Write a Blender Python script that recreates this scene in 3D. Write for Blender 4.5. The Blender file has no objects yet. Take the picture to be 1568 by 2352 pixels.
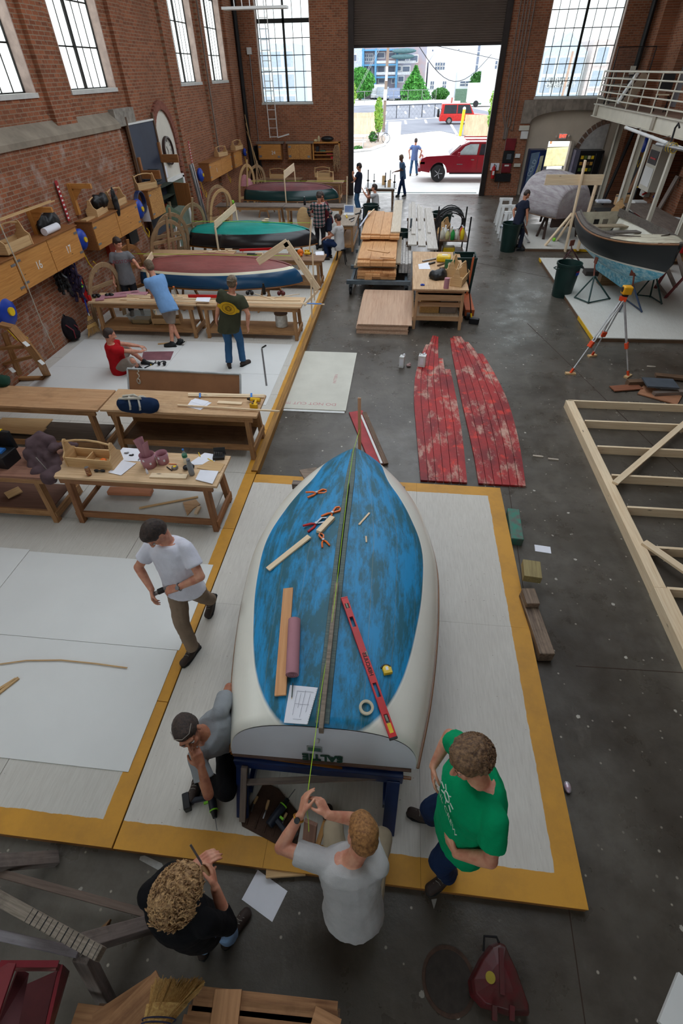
import bpy,bmesh,math,random
from mathutils import Vector as V,Matrix as MX,noise
R_=random.Random(7)
PI=math.pi
col=bpy.context.scene.collection
# ---------- camera (measured from the photograph: 17 mm lens, 4.66 m above the concrete) ----------
YAW,PIT,ROL,FPX,HC=-0.11950855,0.740801567,-0.0186459742,1111.52652,4.66
_f=V((math.sin(YAW)*math.cos(PIT),math.cos(YAW)*math.cos(PIT),-math.sin(PIT)))
_r=V((math.cos(YAW),-math.sin(YAW),0)); _u=_r.cross(_f)
_r,_u=_r*math.cos(ROL)+_u*math.sin(ROL),_u*math.cos(ROL)-_r*math.sin(ROL)
CAM=V((0,0,HC))
def ray(x,y):return _r*((x-784)/FPX)-_u*((y-1176)/FPX)+_f
def at(x,y,z=0.0):
    d=ray(x,y); return CAM+d*((z-HC)/d.z)
def aty(x,y,Y):
    d=ray(x,y); return CAM+d*(Y/d.y)
def atx(x,y,X):
    d=ray(x,y); return CAM+d*(X/d.x)
cam=bpy.data.objects.new('camera',bpy.data.cameras.new('camera')); col.objects.link(cam)
cam.data.sensor_fit='VERTICAL'; cam.data.sensor_height=36; cam.data.lens=FPX/2352*36
cam.data.clip_end=500
cam.matrix_world=MX.Translation(CAM) @ MX((_r,_u,-_f)).transposed().to_4x4()
bpy.context.scene.camera=cam
# ---------- materials ----------
MATS={}
def lin(c):
    return tuple((v/12.92 if v <= .04045 else ((v+.055)/1.055)**2.4) for v in (q/255 for q in c))
class NT:
    def __init__(s,name):
        s.m=bpy.data.materials.new(name); s.m.use_nodes=True; s.t=s.m.node_tree; s.b=s.t.nodes['Principled BSDF']
        MATS[name]=s.m
    def n(s,t,**k):
        o=s.t.nodes.new(t)
        for a,v in k.items():
            if a.startswith('i_'):
                key=a[2:]; key=int(key) if key.isdigit() else key.replace('_',' ')
                if isinstance(v,bpy.types.NodeSocket):s.t.links.new(v,o.inputs[key])
                else:o.inputs[key].default_value=v
            else:setattr(o,a,v)
        return o
    def lk(s,a,b):s.t.links.new(a,b)
    def math(s,op,a,b=None,c=None):
        o=s.n('ShaderNodeMath',operation=op)
        for i,v in enumerate((a,b,c)):
            if v is None:continue
            if isinstance(v,(int,float)):o.inputs[i].default_value=v
            else:s.lk(v,o.inputs[i])
        return o.outputs[0]
    def mix(s,f,a,b,mode='MIX'):
        o=s.n('ShaderNodeMix',data_type='RGBA',blend_type=mode)
        for i,v in ((0,f),(6,a),(7,b)):
            if isinstance(v,(int,float)):o.inputs[i].default_value=v
            elif isinstance(v,tuple):o.inputs[i].default_value=v if len(v) == 4 else v+(1,)
            else:s.lk(v,o.inputs[i])
        return o.outputs[2]
    def noise(s,vec,scale,detail=4,rough=.6,st=None):
        if st:vec=s.n('ShaderNodeVectorMath',operation='MULTIPLY',i_0=vec,i_1=st).outputs[0]
        return s.n('ShaderNodeTexNoise',i_Vector=vec,i_Scale=scale,i_Detail=detail,i_Roughness=rough).outputs['Fac']
    def step(s,v,a,b,lo=0.,hi=1.):
        return s.n('ShaderNodeMapRange',i_0=v,i_1=a,i_2=b,i_3=lo,i_4=hi).outputs[0]
    def lc(s):return s.n('ShaderNodeAttribute',attribute_name='lc').outputs['Vector']
    def wp(s):return s.n('ShaderNodeNewGeometry').outputs['Position']
    def ob(s):return s.n('ShaderNodeTexCoord').outputs['Object']
    def bump(s,h,st=.3,d=.01):
        o=s.n('ShaderNodeBump',i_Strength=st,i_Distance=d,i_Height=h); s.lk(o.outputs[0],s.b.inputs['Normal'])
def mk(name,c,rough=.6,metal=0.,var=.25,vs=5.,bump=0.,bs=60.,c2=None,spec=.4,coat=0.):
    if name in MATS:return MATS[name]
    t=NT(name); b=t.b; c=lin(c)
    b.inputs['Roughness'].default_value=rough; b.inputs['Metallic'].default_value=metal
    b.inputs['Specular IOR Level'].default_value=spec; b.inputs['Coat Weight'].default_value=coat
    c2=lin(c2) if c2 else tuple(v*(1-var) for v in c)
    p=t.lc()
    f=t.step(t.noise(p,vs),.35,.65)
    t.lk(t.mix(f,c,c2),b.inputs['Base Color'])
    if bump:t.bump(t.noise(p,bs,3),bump)
    return t.m
def wood(name,c,c2=None,rough=.6,knots=False,grime=0.,gs=1.,bump=.15):
    if name in MATS:return MATS[name]
    t=NT(name); p=t.lc(); c=lin(c); c2=lin(c2) if c2 else tuple(v*.62 for v in c)
    g=t.noise(p,3*gs,6,.65,(.7,14,14))
    big=t.noise(p,1.3,3,.5,(.5,3,3))
    o=t.mix(t.step(g,.35,.68),c,c2)
    o=t.mix(t.step(big,.4,.7,0,.5),o,tuple(v*.75 for v in c))
    if grime:
        o=t.mix(t.step(t.noise(p,4,6,.7),.5,.75,0,grime),o,tuple(v*.35 for v in c2))
    if knots:
        vo=t.n('ShaderNodeTexVoronoi',i_Vector=t.n('ShaderNodeVectorMath',operation='MULTIPLY',i_0=p,i_1=(1.6,5,5)).outputs[0],i_Scale=1.6)
        o=t.mix(t.step(vo.outputs['Distance'],.05,.11,.85,0),o,tuple(v*.25 for v in c2))
    t.lk(o,t.b.inputs['Base Color']); t.b.inputs['Roughness'].default_value=rough
    t.b.inputs['Specular IOR Level'].default_value=.35
    t.bump(g,bump,.004)
    return t.m
# ---------- mesh builder ----------
class MB:
    def __init__(s):s.v=[]; s.f=[]; s.l=[]; s.mi=[]; s.cur=0
    def add(s,vs,fs,ls=None):
        n=len(s.v); s.v += [V(p) for p in vs]; s.l += [V(p) for p in (ls if ls else vs)]
        s.f += [[i+n for i in f] for f in fs]; s.mi += [s.cur]*len(fs); return s
    def fr(s,o,X,Y,Z,sx,sy,sz):
        """box centred at o with axes X,Y,Z and full sizes"""
        X,Y,Z=V(X).normalized(),V(Y).normalized(),V(Z).normalized(); o=V(o)
        vs=[]; ls=[]; off=V((R_.random()*20,R_.random()*20,R_.random()*20))
        ax=sorted(((sx,0),(sy,1),(sz,2)),reverse=True)
        for k in (-1,1):
            for j in (-1,1):
                for i in (-1,1):
                    q=(i*sx/2,j*sy/2,k*sz/2); vs.append(o+X*q[0]+Y*q[1]+Z*q[2])
                    ls.append(off+V((q[ax[0][1]],q[ax[1][1]],q[ax[2][1]])))
        return s.add(vs,[(0,2,3,1),(4,5,7,6),(0,1,5,4),(2,6,7,3),(0,4,6,2),(1,3,7,5)],ls)
    def box(s,x,y,z,sx,sy,sz,rz=0.):
        c,n=math.cos(rz),math.sin(rz)
        return s.fr((x,y,z),(c,n,0),(-n,c,0),(0,0,1),sx,sy,sz)
    def b2(s,x0,x1,y0,y1,z0,z1):return s.box((x0+x1)/2,(y0+y1)/2,(z0+z1)/2,x1-x0,y1-y0,z1-z0)
    def beam(s,a,b,w,h,up=(0,0,1)):
        a,b=V(a),V(b); d=b-a; up=V(up); sd=d.cross(up)
        if sd.length < 1e-5:sd=d.cross(V((1,0,0)))
        return s.fr((a+b)/2,d,sd,sd.cross(d),d.length,w,h)
    def prism(s,pts,z0,z1,M=None):
        n=len(pts); M=M or MX(); off=V((R_.random()*9,R_.random()*9,0))
        A=sum(pts[i][0]*pts[(i+1) % n][1]-pts[(i+1) % n][0]*pts[i][1] for i in range(n))
        if A < 0:pts=pts[::-1]
        vs=[V((p[0],p[1],z)) for z in (z0,z1) for p in pts]
        fs=[list(range(n))[::-1],list(range(n,2*n))]+[(i,(i+1) % n,n+(i+1) % n,n+i) for i in range(n)]
        return s.add([M @ q for q in vs],fs,[q+off for q in vs])
    def tube(s,pts,r,n=8,closed=False,flat=1.):
        pts=[V(p) for p in pts]; N=len(pts); rr=r if isinstance(r,(list,tuple)) else [r]*N
        vs=[]; ls=[]; off=R_.random()*9; L=0; nrm=None
        for i in range(N):
            if closed:t=pts[(i+1) % N]-pts[i-1]
            else:t=pts[min(i+1,N-1)]-pts[max(i-1,0)]
            t.normalize()
            if nrm is None:nrm=t.orthogonal().normalized() if abs(t.z) > .95 else t.cross(V((0,0,1))).normalized()
            nrm=(nrm-t*nrm.dot(t)).normalized(); bn=t.cross(nrm)
            if i:L += (pts[i]-pts[i-1]).length
            for k in range(n):
                a=2*PI*k/n; vs.append(pts[i]+nrm*(rr[i]*math.cos(a))+bn*(rr[i]*flat*math.sin(a))); ls.append((off+L,rr[i]*math.cos(a),rr[i]*math.sin(a)))
        fs=[]
        for i in range(N if closed else N-1):
            for k in range(n):
                a,b=i*n+k,i*n+(k+1) % n; j=((i+1) % N)*n
                fs.append((a,b,j+(k+1) % n,j+k))
        if not closed:fs += [list(range(n))[::-1],[(N-1)*n+k for k in range(n)]]
        return s.add(vs,fs,ls)
    def cone(s,a,b,r0,r1=None,n=16):return s.tube([a,b],[r0,r0 if r1 is None else r1],n)
    def lathe(s,prof,c=(0,0,0),n=24,M=None):
        c=V(c); vs=[]; m=len(prof)
        for r,z in prof:
            for k in range(n):vs.append(V((max(r,1e-4)*math.cos(2*PI*k/n),max(r,1e-4)*math.sin(2*PI*k/n),z)))
        ls=list(vs); M=M or MX()
        fs=[(i*n+k,i*n+(k+1) % n,(i+1)*n+(k+1) % n,(i+1)*n+k) for i in range(m-1) for k in range(n)]
        fs += [list(range(n))[::-1],[(m-1)*n+k for k in range(n)]]
        return s.add([c+M @ v for v in vs],fs,ls)
    def ell(s,c,r,M=None,nu=14,nv=8):
        c=V(c); M=M or MX(); r=(r,r,r) if isinstance(r,(int,float)) else r; vs=[]
        for i in range(1,nv):
            a=PI*i/nv
            for k in range(nu):b=2*PI*k/nu; vs.append(V((r[0]*math.sin(a)*math.cos(b),r[1]*math.sin(a)*math.sin(b),r[2]*math.cos(a))))
        t=len(vs); vs += [V((0,0,r[2])),V((0,0,-r[2]))]
        fs=[((i+1)*nu+k,(i+1)*nu+(k+1) % nu,i*nu+(k+1) % nu,i*nu+k) for i in range(nv-2) for k in range(nu)]
        fs += [(k,(k+1) % nu,t) for k in range(nu)]+[((nv-2)*nu+(k+1) % nu,(nv-2)*nu+k,t+1) for k in range(nu)]
        return s.add([c+M @ v for v in vs],fs,list(vs))
    def grid(s,P,cu=False,cap=False):
        """P: rows of points"""
        m,n=len(P),len(P[0]); fs=[(i*n+k,i*n+k+1,(i+1)*n+k+1,(i+1)*n+k) for i in range(m-1) for k in range(n-1)]
        if cu:fs += [(i*n+n-1,i*n,(i+1)*n,(i+1)*n+n-1) for i in range(m-1)]
        if cap:fs += [list(range(n))[::-1],[(m-1)*n+k for k in range(n)]]
        return s.add([q for r in P for q in r],fs)
    def cap(s,a,ra,b,rb,n=12):
        """rounded tapered limb, closed"""
        a,b=V(a),V(b); d=b-a; L=d.length
        if L < 1e-6:return s.ell(a,ra,nu=n)
        d /= L; pts=[]; rr=[]
        for i in range(1,5):t=PI/2*i/4; pts.append(a-d*(ra*math.cos(t))); rr.append(ra*math.sin(t))
        for i in range(4,0,-1):t=PI/2*i/4; pts.append(b+d*(rb*math.cos(t))); rr.append(rb*math.sin(t))
        return s.tube([a-d*ra*.999]+pts+[b+d*rb*.999],[ra*.05]+rr+[rb*.05],n)
    def mesh(s,name,mats,inv=None,smooth=False):
        me=bpy.data.meshes.new(name); vs=[inv @ v for v in s.v] if inv else s.v
        me.from_pydata(vs,[],s.f); mats=mats if isinstance(mats,(list,tuple)) else [mats]
        for m in mats:me.materials.append(m)
        if len(mats) > 1:me.polygons.foreach_set('material_index',s.mi)
        a=me.attributes.new('lc','FLOAT_VECTOR','POINT'); a.data.foreach_set('vector',[c for l in s.l for c in l])
        if smooth:
            me.polygons.foreach_set('use_smooth',[True]*len(me.polygons)); 
            try:me.set_sharp_from_angle(angle=math.radians(40 if smooth is True else smooth))
            except Exception:pass
        me.update(); return me
def wm(o):
    M=MX.LocRotScale(o.location,o.rotation_euler,o.scale)
    return wm(o.parent) @ M if o.parent else M
def obj(name,mb,mat,parent=None,world=True,bevel=0.,smooth=False,solid=0.):
    """one mesh object; world=True means the builder holds world coordinates"""
    inv=wm(parent).inverted() if (parent and world) else None
    o=bpy.data.objects.new(name,mb.mesh(name,mat,inv,smooth)); col.objects.link(o)
    if parent:o.parent=parent
    if solid:m=o.modifiers.new('s','SOLIDIFY'); m.thickness=solid; m.offset=0
    if bevel:m=o.modifiers.new('b','BEVEL'); m.width=bevel; m.segments=2; m.limit_method='ANGLE'; m.angle_limit=.7
    return o
def thing(name,label,cat,loc=(0,0,0),rz=0.,group=None,rx=0.,ry=0.):
    o=bpy.data.objects.new(name,None); col.objects.link(o); o.location=loc; o.rotation_euler=(rx,ry,rz)
    o.empty_display_size=.1; o['label']=label; o['category']=cat
    if group:o['group']=group
    return o
def tag(o,label,cat,group=None):
    o['label']=label; o['category']=cat
    if group:o['group']=group
    return o
def struct(name,mb,mat,parent=None,**k):
    o=obj(name,mb,mat,parent,**k)
    if not parent:o['kind']='structure'
    return o
def solo(name,mb,mat,label,cat,group=None,**k):
    """a thing that is a single mesh; its origin goes to the middle of its base"""
    xs=[v.x for v in mb.v]; ys=[v.y for v in mb.v]; zs=[v.z for v in mb.v]
    c=V(((min(xs)+max(xs))/2,(min(ys)+max(ys))/2,min(zs)))
    mb.v=[v-c for v in mb.v]
    o=obj(name,mb,mat,None,**k); o.location=c
    return tag(o,label,cat,group)
def dup(root,loc,rz=0.,label=None,group=None,scale=None,rot=None):
    r=root.copy(); col.objects.link(r); r.location=loc; r.rotation_euler=rot or (0,0,rz)
    if scale:r.scale=scale if isinstance(scale,tuple) else (scale,)*3
    if label:r['label']=label
    if group:r['group']=group
    for ch in list(root.children):
        c=ch.copy(); col.objects.link(c); c.parent=r
        for g in list(ch.children):
            d=g.copy(); col.objects.link(d); d.parent=c
    return r
def text(s,size,mat,M,ext=.001,parent=None,name='lettering',bold=0.):
    cu=bpy.data.curves.new(name,'FONT'); cu.body=s; cu.size=size; cu.extrude=ext; cu.align_x='CENTER'; cu.align_y='CENTER'; cu.offset=bold
    o=bpy.data.objects.new(name,cu); col.objects.link(o)
    dg=bpy.context.evaluated_depsgraph_get(); me=bpy.data.meshes.new_from_object(o.evaluated_get(dg))
    bpy.data.objects.remove(o); me.materials.clear(); me.materials.append(mat)
    inv=wm(parent).inverted() if parent else MX()
    me.transform(inv @ M)
    o=bpy.data.objects.new(name,me); col.objects.link(o)
    if parent:o.parent=parent
    return o
def frame(o,X,Y,Z=None):
    X=V(X).normalized(); Y=V(Y); Z=X.cross(Y).normalized(); Y=Z.cross(X)
    return MX.Translation(V(o)) @ MX((X,Y,Z)).transposed().to_4x4()
# common materials
def bx(*a):return MB().box(*a)
PINE=wood('pine',(238,216,184),(220,190,152),knots=True)
PLY=wood('plywood',(208,172,134),(176,136,96),grime=.35)
BENCHW=wood('bench_wood',(180,136,92),(130,90,54),grime=.4)
DARKW=wood('dark_wood',(120,92,70),(76,54,38),grime=.6)
GREYW=wood('grey_wood',(140,126,116),(96,82,74),grime=.5)
WHITEP=mk('white_paint',(222,222,220),.55,vs=2,var=.08)
BLACK=mk('black_plastic',(24,24,27),.45)
STEEL=mk('steel',(150,150,152),.35,metal=.9)
PAPER=mk('paper',(232,232,240),.8,var=.05)
BLUEP=mk('blue_plastic',(20,62,170),.4)
REDP=mk('red_plastic',(190,24,26),.4)
YEL=mk('yellow_plastic',(235,195,30),.4)
CREAM=mk('cream_paint',(205,200,186),.6,vs=2,var=.12)
GREENBIN=mk('green_bin',(20,48,44),.45,var=.2)
# ---------- setting: brick hall ----------
def brick(name,plane,dark=1.,pale=0.):
    t=NT(name); p=t.wp(); s=t.n('ShaderNodeSeparateXYZ',i_0=p)
    v=t.n('ShaderNodeCombineXYZ',i_0=s.outputs[plane],i_1=s.outputs[2]).outputs[0]
    b=t.n('ShaderNodeTexBrick',i_Vector=v,i_Scale=1.,i_Mortar_Size=.009,i_Brick_Width=.215,i_Row_Height=.072,i_Bias=0.,i_Mortar_Smooth=.2)
    b.inputs['Color1'].default_value=lin((164,100,70))+(1,); b.inputs['Color2'].default_value=lin((126,74,52))+(1,)
    b.inputs['Mortar'].default_value=lin((152,132,112))+(1,)
    c=t.mix(t.step(t.noise(p,.7,5,.6),.35,.7,0,.55),b.outputs['Color'],lin((114,78,58)),'MIX')
    c=t.mix(t.step(t.noise(p,9,3,.6),.55,.75,0,.45),c,lin((176,118,92)))
    c=t.mix(t.step(t.noise(p,14,2,.5),.62,.75,0,.6),c,lin((62,44,42)))
    if pale:c=t.mix(t.step(t.noise(p,3.5,6,.7),.52,.68,0,pale),c,lin((188,176,168)))
    t.lk(c,t.b.inputs['Base Color']); t.b.inputs['Roughness'].default_value=.85; t.b.inputs['Specular IOR Level'].default_value=.2
    t.bump(t.math('ADD',b.outputs['Fac'],t.noise(p,60,2)),-.35,.01)
    return t.m
BRX,BRY=brick('brick_end',0),brick('brick_side',1)
BRYP=brick('brick_side_patched',1,pale=.45)
# concrete floor
t=NT('concrete_floor'); p=t.wp()
n1=t.noise(p,.55,6,.62); n2=t.noise(p,5,6,.7)
c=t.mix(t.step(n1,.35,.66),lin((64,57,49)),lin((98,92,84)))
c=t.mix(t.step(n2,.45,.75,0,.5),c,lin((50,42,35)))
c=t.mix(t.step(t.noise(p,2.1,7,.7,(1,.35,1)),.58,.7,0,.35),c,lin((122,116,106)))
vo=t.n('ShaderNodeTexVoronoi',i_Vector=p,i_Scale=4.2); vr=t.n('ShaderNodeTexNoise',i_Vector=vo.outputs['Position'],i_Scale=31.).outputs['Fac']
spk=t.math('MULTIPLY',t.step(t.math('SUBTRACT',vo.outputs['Distance'],t.math('MULTIPLY',t.noise(p,30,2),.14)),.0,.015,1,0),t.step(vr,.42,.5))
c=t.mix(t.math('MULTIPLY',spk,.75),c,lin((196,190,178)))
vo=t.n('ShaderNodeTexVoronoi',i_Vector=p,i_Scale=13.); vr=t.n('ShaderNodeTexNoise',i_Vector=vo.outputs['Position'],i_Scale=17.).outputs['Fac']
spk=t.math('MULTIPLY',t.step(vo.outputs['Distance'],.1,.16,1,0),t.step(vr,.54,.6)); c=t.mix(t.math('MULTIPLY',spk,.6),c,lin((190,180,165)))
t.lk(c,t.b.inputs['Base Color']); t.lk(t.step(t.noise(p,1.7,5,.7),.3,.7,.2,.48),t.b.inputs['Roughness']); t.b.inputs['Specular IOR Level'].default_value=.5
t.bump(t.noise(p,3.5,6,.7),.25,.02); FLOOR=t.m
def painted(name,edges,wide=.2,base=(206,200,191)):
    """white-painted plywood with an ochre border along given edges, in object space: (axis, position, sign)"""
    t=NT(name); p=t.ob(); s=t.n('ShaderNodeSeparateXYZ',i_0=p); d=None
    for ax,pos,w in edges:
        q=t.math('DIVIDE',t.math('ABSOLUTE',t.math('SUBTRACT',s.outputs[ax],pos)),w)
        d=q if d is None else t.math('MINIMUM',d,q)
    g=t.noise(p,9,5,.65,(7,.6,1)); c=t.mix(t.step(g,.4,.7,0,.3),lin(base),lin((158,150,140)))
    c=t.mix(t.step(t.noise(p,1.2,5,.65),.45,.75,0,.4),c,lin((186,178,168)))
    c=t.mix(t.step(t.noise(p,38,2,.5),.74,.77,0,.7),c,lin((90,74,62)))
    if d is not None:
        y=t.mix(t.step(t.noise(p,3,6,.7),.4,.75,0,.5),lin((205,146,44)),lin((148,104,44)))
        dd=t.math('ADD',d,t.math('MULTIPLY',t.math('SUBTRACT',t.noise(p,6,3),.5),.16))
        c=t.mix(t.step(dd,.99,1.01,1,0),c,y)
    t.lk(c,t.b.inputs['Base Color']); t.b.inputs['Roughness'].default_value=.55
    t.bump(g,.3,.003); return t.m
struct('floor',MB().b2(-7.9,12.5,-7,28.9,-.2,0),FLOOR)
# brick walls with openings: build as boxes around holes
def wall_boxes(mb,u0,u1,z0,z1,holes,f):
    """holes sorted by u: (a, b, lo, hi)"""
    cur=u0
    for a,b,lo,hi in holes:
        if a > cur:f(mb,cur,a,z0,z1)
        if lo > z0:f(mb,a,b,z0,lo)
        if hi < z1:f(mb,a,b,hi,z1)
        cur=b
    if cur < u1:f(mb,cur,u1,z0,z1)
    return mb
ZT=9.4
WL=[(-4.8,-2.5),(-1.2,1.1),(2.4,4.7),(6.1,8.4),(10.2,12.5),(13.9,16.2),(21.05,23.25),(24.5,26.75)]
mb=wall_boxes(MB(),-7,28.6,0,ZT,[(a,b,4.36,8.4) for a,b in WL],lambda m,a,b,z0,z1:m.b2(-8.15,-7.7,a,b,z0,z1))
LW=struct('wall_left',mb,BRY)
mb=MB()   # pilasters and string courses
for a,b in ((-7,-4.98),(-2.3,-1.4),(1.3,2.2),(4.9,5.9),(8.6,10.0),(12.75,13.6),(16.62,17.3),(20.0,20.3),(23.55,24.15),(27.0,28.6)):
    mb.b2(-7.75,-7.6,a,b,3.6 if b < 15 else 0,ZT)
struct('trim_1',mb,BRY,LW)
LEDGE=mk('sloped_concrete',(150,138,122),.8,var=.3,vs=3,bump=.3)
struct('trim_2',MB().b2(-7.8,-7.5,-7,15.4,0,3.62),BRYP,LW)
struct('trim_3',MB().prism([(-7.75,3.6),(-7.46,3.6),(-7.46,3.7),(-7.72,3.95),(-7.75,3.95)],-15.4,7,MX(((1,0,0,0),(0,0,-1,0),(0,1,0,0),(0,0,0,1)))),LEDGE,LW)
struct('trim_4',MB().b2(-7.78,-7.55,15.4,16.6,3.62,3.98),mk('rough_stone',(158,150,140),.9,var=.4,vs=9,bump=.8),LW)
# end wall
HE=[(-6.75,-4.4,3.55,8.5),(-2.75,3.87,0,8.6),(5.0,9.4,0,3.2),]
fe=lambda m,a,b,z0,z1:m.b2(a,b,28.6,29.0,z0,z1)
mb=wall_boxes(MB(),-8.15,5.0,0,ZT,HE[:2],fe)
wall_boxes(mb,5.0,9.9,3.55,ZT,[(5.4,8.3,3.62,8.5)],fe)
EW=struct('wall_end',mb,BRX)
# concrete spandrel with the shallow arch
def archcut(x0,x1,xa,xb,zs,za,zt,n=20):
    pts=[(x0,zs-2.9),(x0,zt),(x1,zt),(x1,zs-2.9)]
    cx=(xa+xb)/2; arc=[(xb,0.02)]+[(cx+(xb-xa)/2*math.cos(PI*k/n),zs+(za-zs)*math.sin(PI*k/n)) for k in range(n+1)]+[(xa,0.02)]
    return [(x0,0.02),(x0,zt),(x1,zt),(x1,0.02)]+arc
XZ=MX(((1,0,0,0),(0,0,-1,0),(0,1,0,0),(0,0,0,1)))  # (x,z,depth) -> x, -depth, z
def spandrel(m,xa,xb,zs,za,zt,y0,y1,n=20):
    cx=(xa+xb)/2; A=[(cx-(xb-xa)/2*math.cos(PI*k/n),zs+(za-zs)*math.sin(PI*k/n)**.8) for k in range(n+1)]
    for k in range(n):m.prism([(A[k][0],A[k][1]),(A[k+1][0],A[k+1][1]),(A[k+1][0],zt),(A[k][0],zt)],-y1,-y0,XZ)
CONC=mk('stained_concrete',(150,138,126),.85,var=.45,vs=2.5,bump=.3)
m=MB(); spandrel(m,5.43,9.3,2.75,3.2,3.56,28.55,29.0)
m.b2(5.0,5.43,28.55,29.0,2.75,3.56); m.b2(9.3,9.9,28.58,29.0,0,3.56)
struct('trim_5',m,CONC,EW)
struct('trim_6',MB().b2(5.0,5.43,28.6,29.0,0,2.75),BRX,EW)
TAN=mk('tan_plaster',(196,182,164),.8,var=.08,vs=2)
m=MB(); m.b2(5.43,6.48,28.85,28.95,0,3.25).b2(6.48,7.44,28.85,28.95,2.08,3.25).b2(7.44,9.3,28.85,28.95,0,3.25)
struct('trim_7',m,TAN,EW)
m=MB()
for k in range(9):
    a=.25+k*.15; m.fr((9.0-1.35*math.cos(a)*.95,28.82,1.35+1.45*math.sin(a)),(math.cos(a),0,-math.sin(a)),(0,1,0),(math.sin(a),0,math.cos(a)),.18,.1,.17)
struct('trim_8',m,mk('arch_brick',(128,100,84),.85,var=.5,vs=14,bump=.4),EW)
m=MB(); m.prism([(8.95-1.22*math.cos(PI/2*k/10),1.8+.95*math.sin(PI/2*k/10)) for k in range(11)]+[(8.95,1.8)],-28.84,-28.78,XZ)
struct('trim_9',m,mk('grey_plaster',(178,174,170),.8),EW)
# rolling shutter and its steel frame
SHUT=mk('shutter_metal',(112,98,90),.55,metal=.2,var=.15,vs=1)
m=MB()
P=[]
for k in range(45*4+1):
    z=5.38+k*.018; P.append([V((-2.6,28.72+.018*math.sin(k*PI/2),z)),V((3.75,28.72+.018*math.sin(k*PI/2),z))])
m.grid(P)
dr=thing('rolling_shutter','grey corrugated roll-up shutter drawn up above the wide doorway','roller shutter',(.6,28.7,5.38))
obj('curtain',m,SHUT,dr,solid=.006); DKST=mk('dark_steel',(52,44,42),.5,metal=.5)
obj('bottom_bar',MB().b2(-2.6,3.75,28.68,28.76,5.32,5.4),DKST,dr)
for x in (-2.76,3.87):
    s=1 if x < 0 else-1
    obj('guide_rail',MB().b2(min(x,x+s*.24),max(x,x+s*.24),28.46,28.62,0,8.6).b2(min(x,x+s*.1),max(x,x+s*.1),28.62,29,0,8.6),DKST,dr,bevel=.01)
# glazing
GL=NT('window_glass'); GL.t.nodes.remove(GL.b)
def glassmat(t,tint,frost,gl=.08):
    tr=t.n('ShaderNodeBsdfTransparent',i_Color=tint+(1,)); g=t.n('ShaderNodeBsdfGlossy',i_Roughness=.05)
    x=t.n('ShaderNodeMixShader',i_0=gl,i_1=tr.outputs[0],i_2=g.outputs[0])
    if frost:
        d=t.n('ShaderNodeBsdfTranslucent',i_Color=(.92,.95,.93,1)); y=t.n('ShaderNodeMixShader',i_0=frost,i_1=x.outputs[0],i_2=d.outputs[0]); x=y
    t.lk(x.outputs[0],t.t.nodes['Material Output'].inputs['Surface'])
glassmat(GL,(.9,.95,.95),.12); GLASS=GL.m
GF=NT('frosted_glass'); GF.t.nodes.remove(GF.b); glassmat(GF,(.95,.98,.95),.8,.04); FROST=GF.m
CLEAR=NT('clear_plastic'); CLEAR.t.nodes.remove(CLEAR.b); glassmat(CLEAR,(.88,.92,.93),.1,.12); CLEAR=CLEAR.m
MUL=mk('window_steel',(40,38,36),.6,metal=.3)
SILL=mk('sill_paint',(205,204,200),.7,var=.15)
wn=[0]
def window(axis,u0,u1,z0,z1,pos,cols,rows,glass,jamb,par,heavy=None,depth=.25,sill=True):
    wn[0] += 1; root=bpy.data.objects.new('window_%d' % wn[0],None); col.objects.link(root)
    root.location=(pos,(u0+u1)/2,z0) if axis == 'x' else ((u0+u1)/2,pos,z0); root['kind']='structure'
    def B(m,a,b,c,d,th,off=0):
        if axis == 'x':m.b2(pos+off-th/2,pos+off+th/2,a,b,c,d)
        else:m.b2(a,b,pos+off-th/2,pos+off+th/2,c,d)
    m=MB(); B(m,u0,u1,z0,z1,.006); obj('pane',m,glass,root)
    m=MB(); cm=(u0+u1)/2
    B(m,u0,u0+.05,z0,z1,.07); B(m,u1-.05,u1,z0,z1,.07); B(m,u0,u1,z0,z0+.05,.07); B(m,cm-.045,cm+.045,z0,z1,.09)
    if heavy:B(m,u0,u1,heavy-.07,heavy+.07,.09)
    obj('frame',m,MUL,root)
    m=MB()
    for k in range(1,cols):
        if k*2 == cols:continue
        u=u0+(u1-u0)*k/cols; B(m,u-.011,u+.011,z0,z1,.03)
    for z in rows:B(m,u0,u1,z-.013,z+.013,.035)
    obj('muntins',m,MUL,root)
    if sill:
        m=MB(); s=1 if axis == 'x' else-1
        B(m,u0-.02,u1+.02,z0-.05,z0+.03,depth+.05,s*depth/2)
        obj('sill',m,SILL,root)
        m=MB(); B(m,u0-.0,u0+.03,z0,z1,depth,s*depth/2); B(m,u1-.03,u1,z0,z1,depth,s*depth/2); obj('jamb',m,jamb,root)
    return root
JAM=mk('jamb_plaster',(190,168,158),.8,var=.3,vs=4)
for i,(a,b) in enumerate(WL):
    window('x',a,b,4.36,8.4,-7.95,6,[4.36+.78*k for k in range(1,6)],FROST,JAM,LW)
window('y',-6.75,-4.4,3.55,8.5,28.85,6,[3.55+.535*k for k in range(1,5)]+[6.9,7.5],GLASS,JAM,EW,heavy=6.22)
window('y',5.4,8.3,3.62,8.5,28.85,8,[3.62+.54*k for k in range(1,9)],GLASS,JAM,EW)
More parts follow.
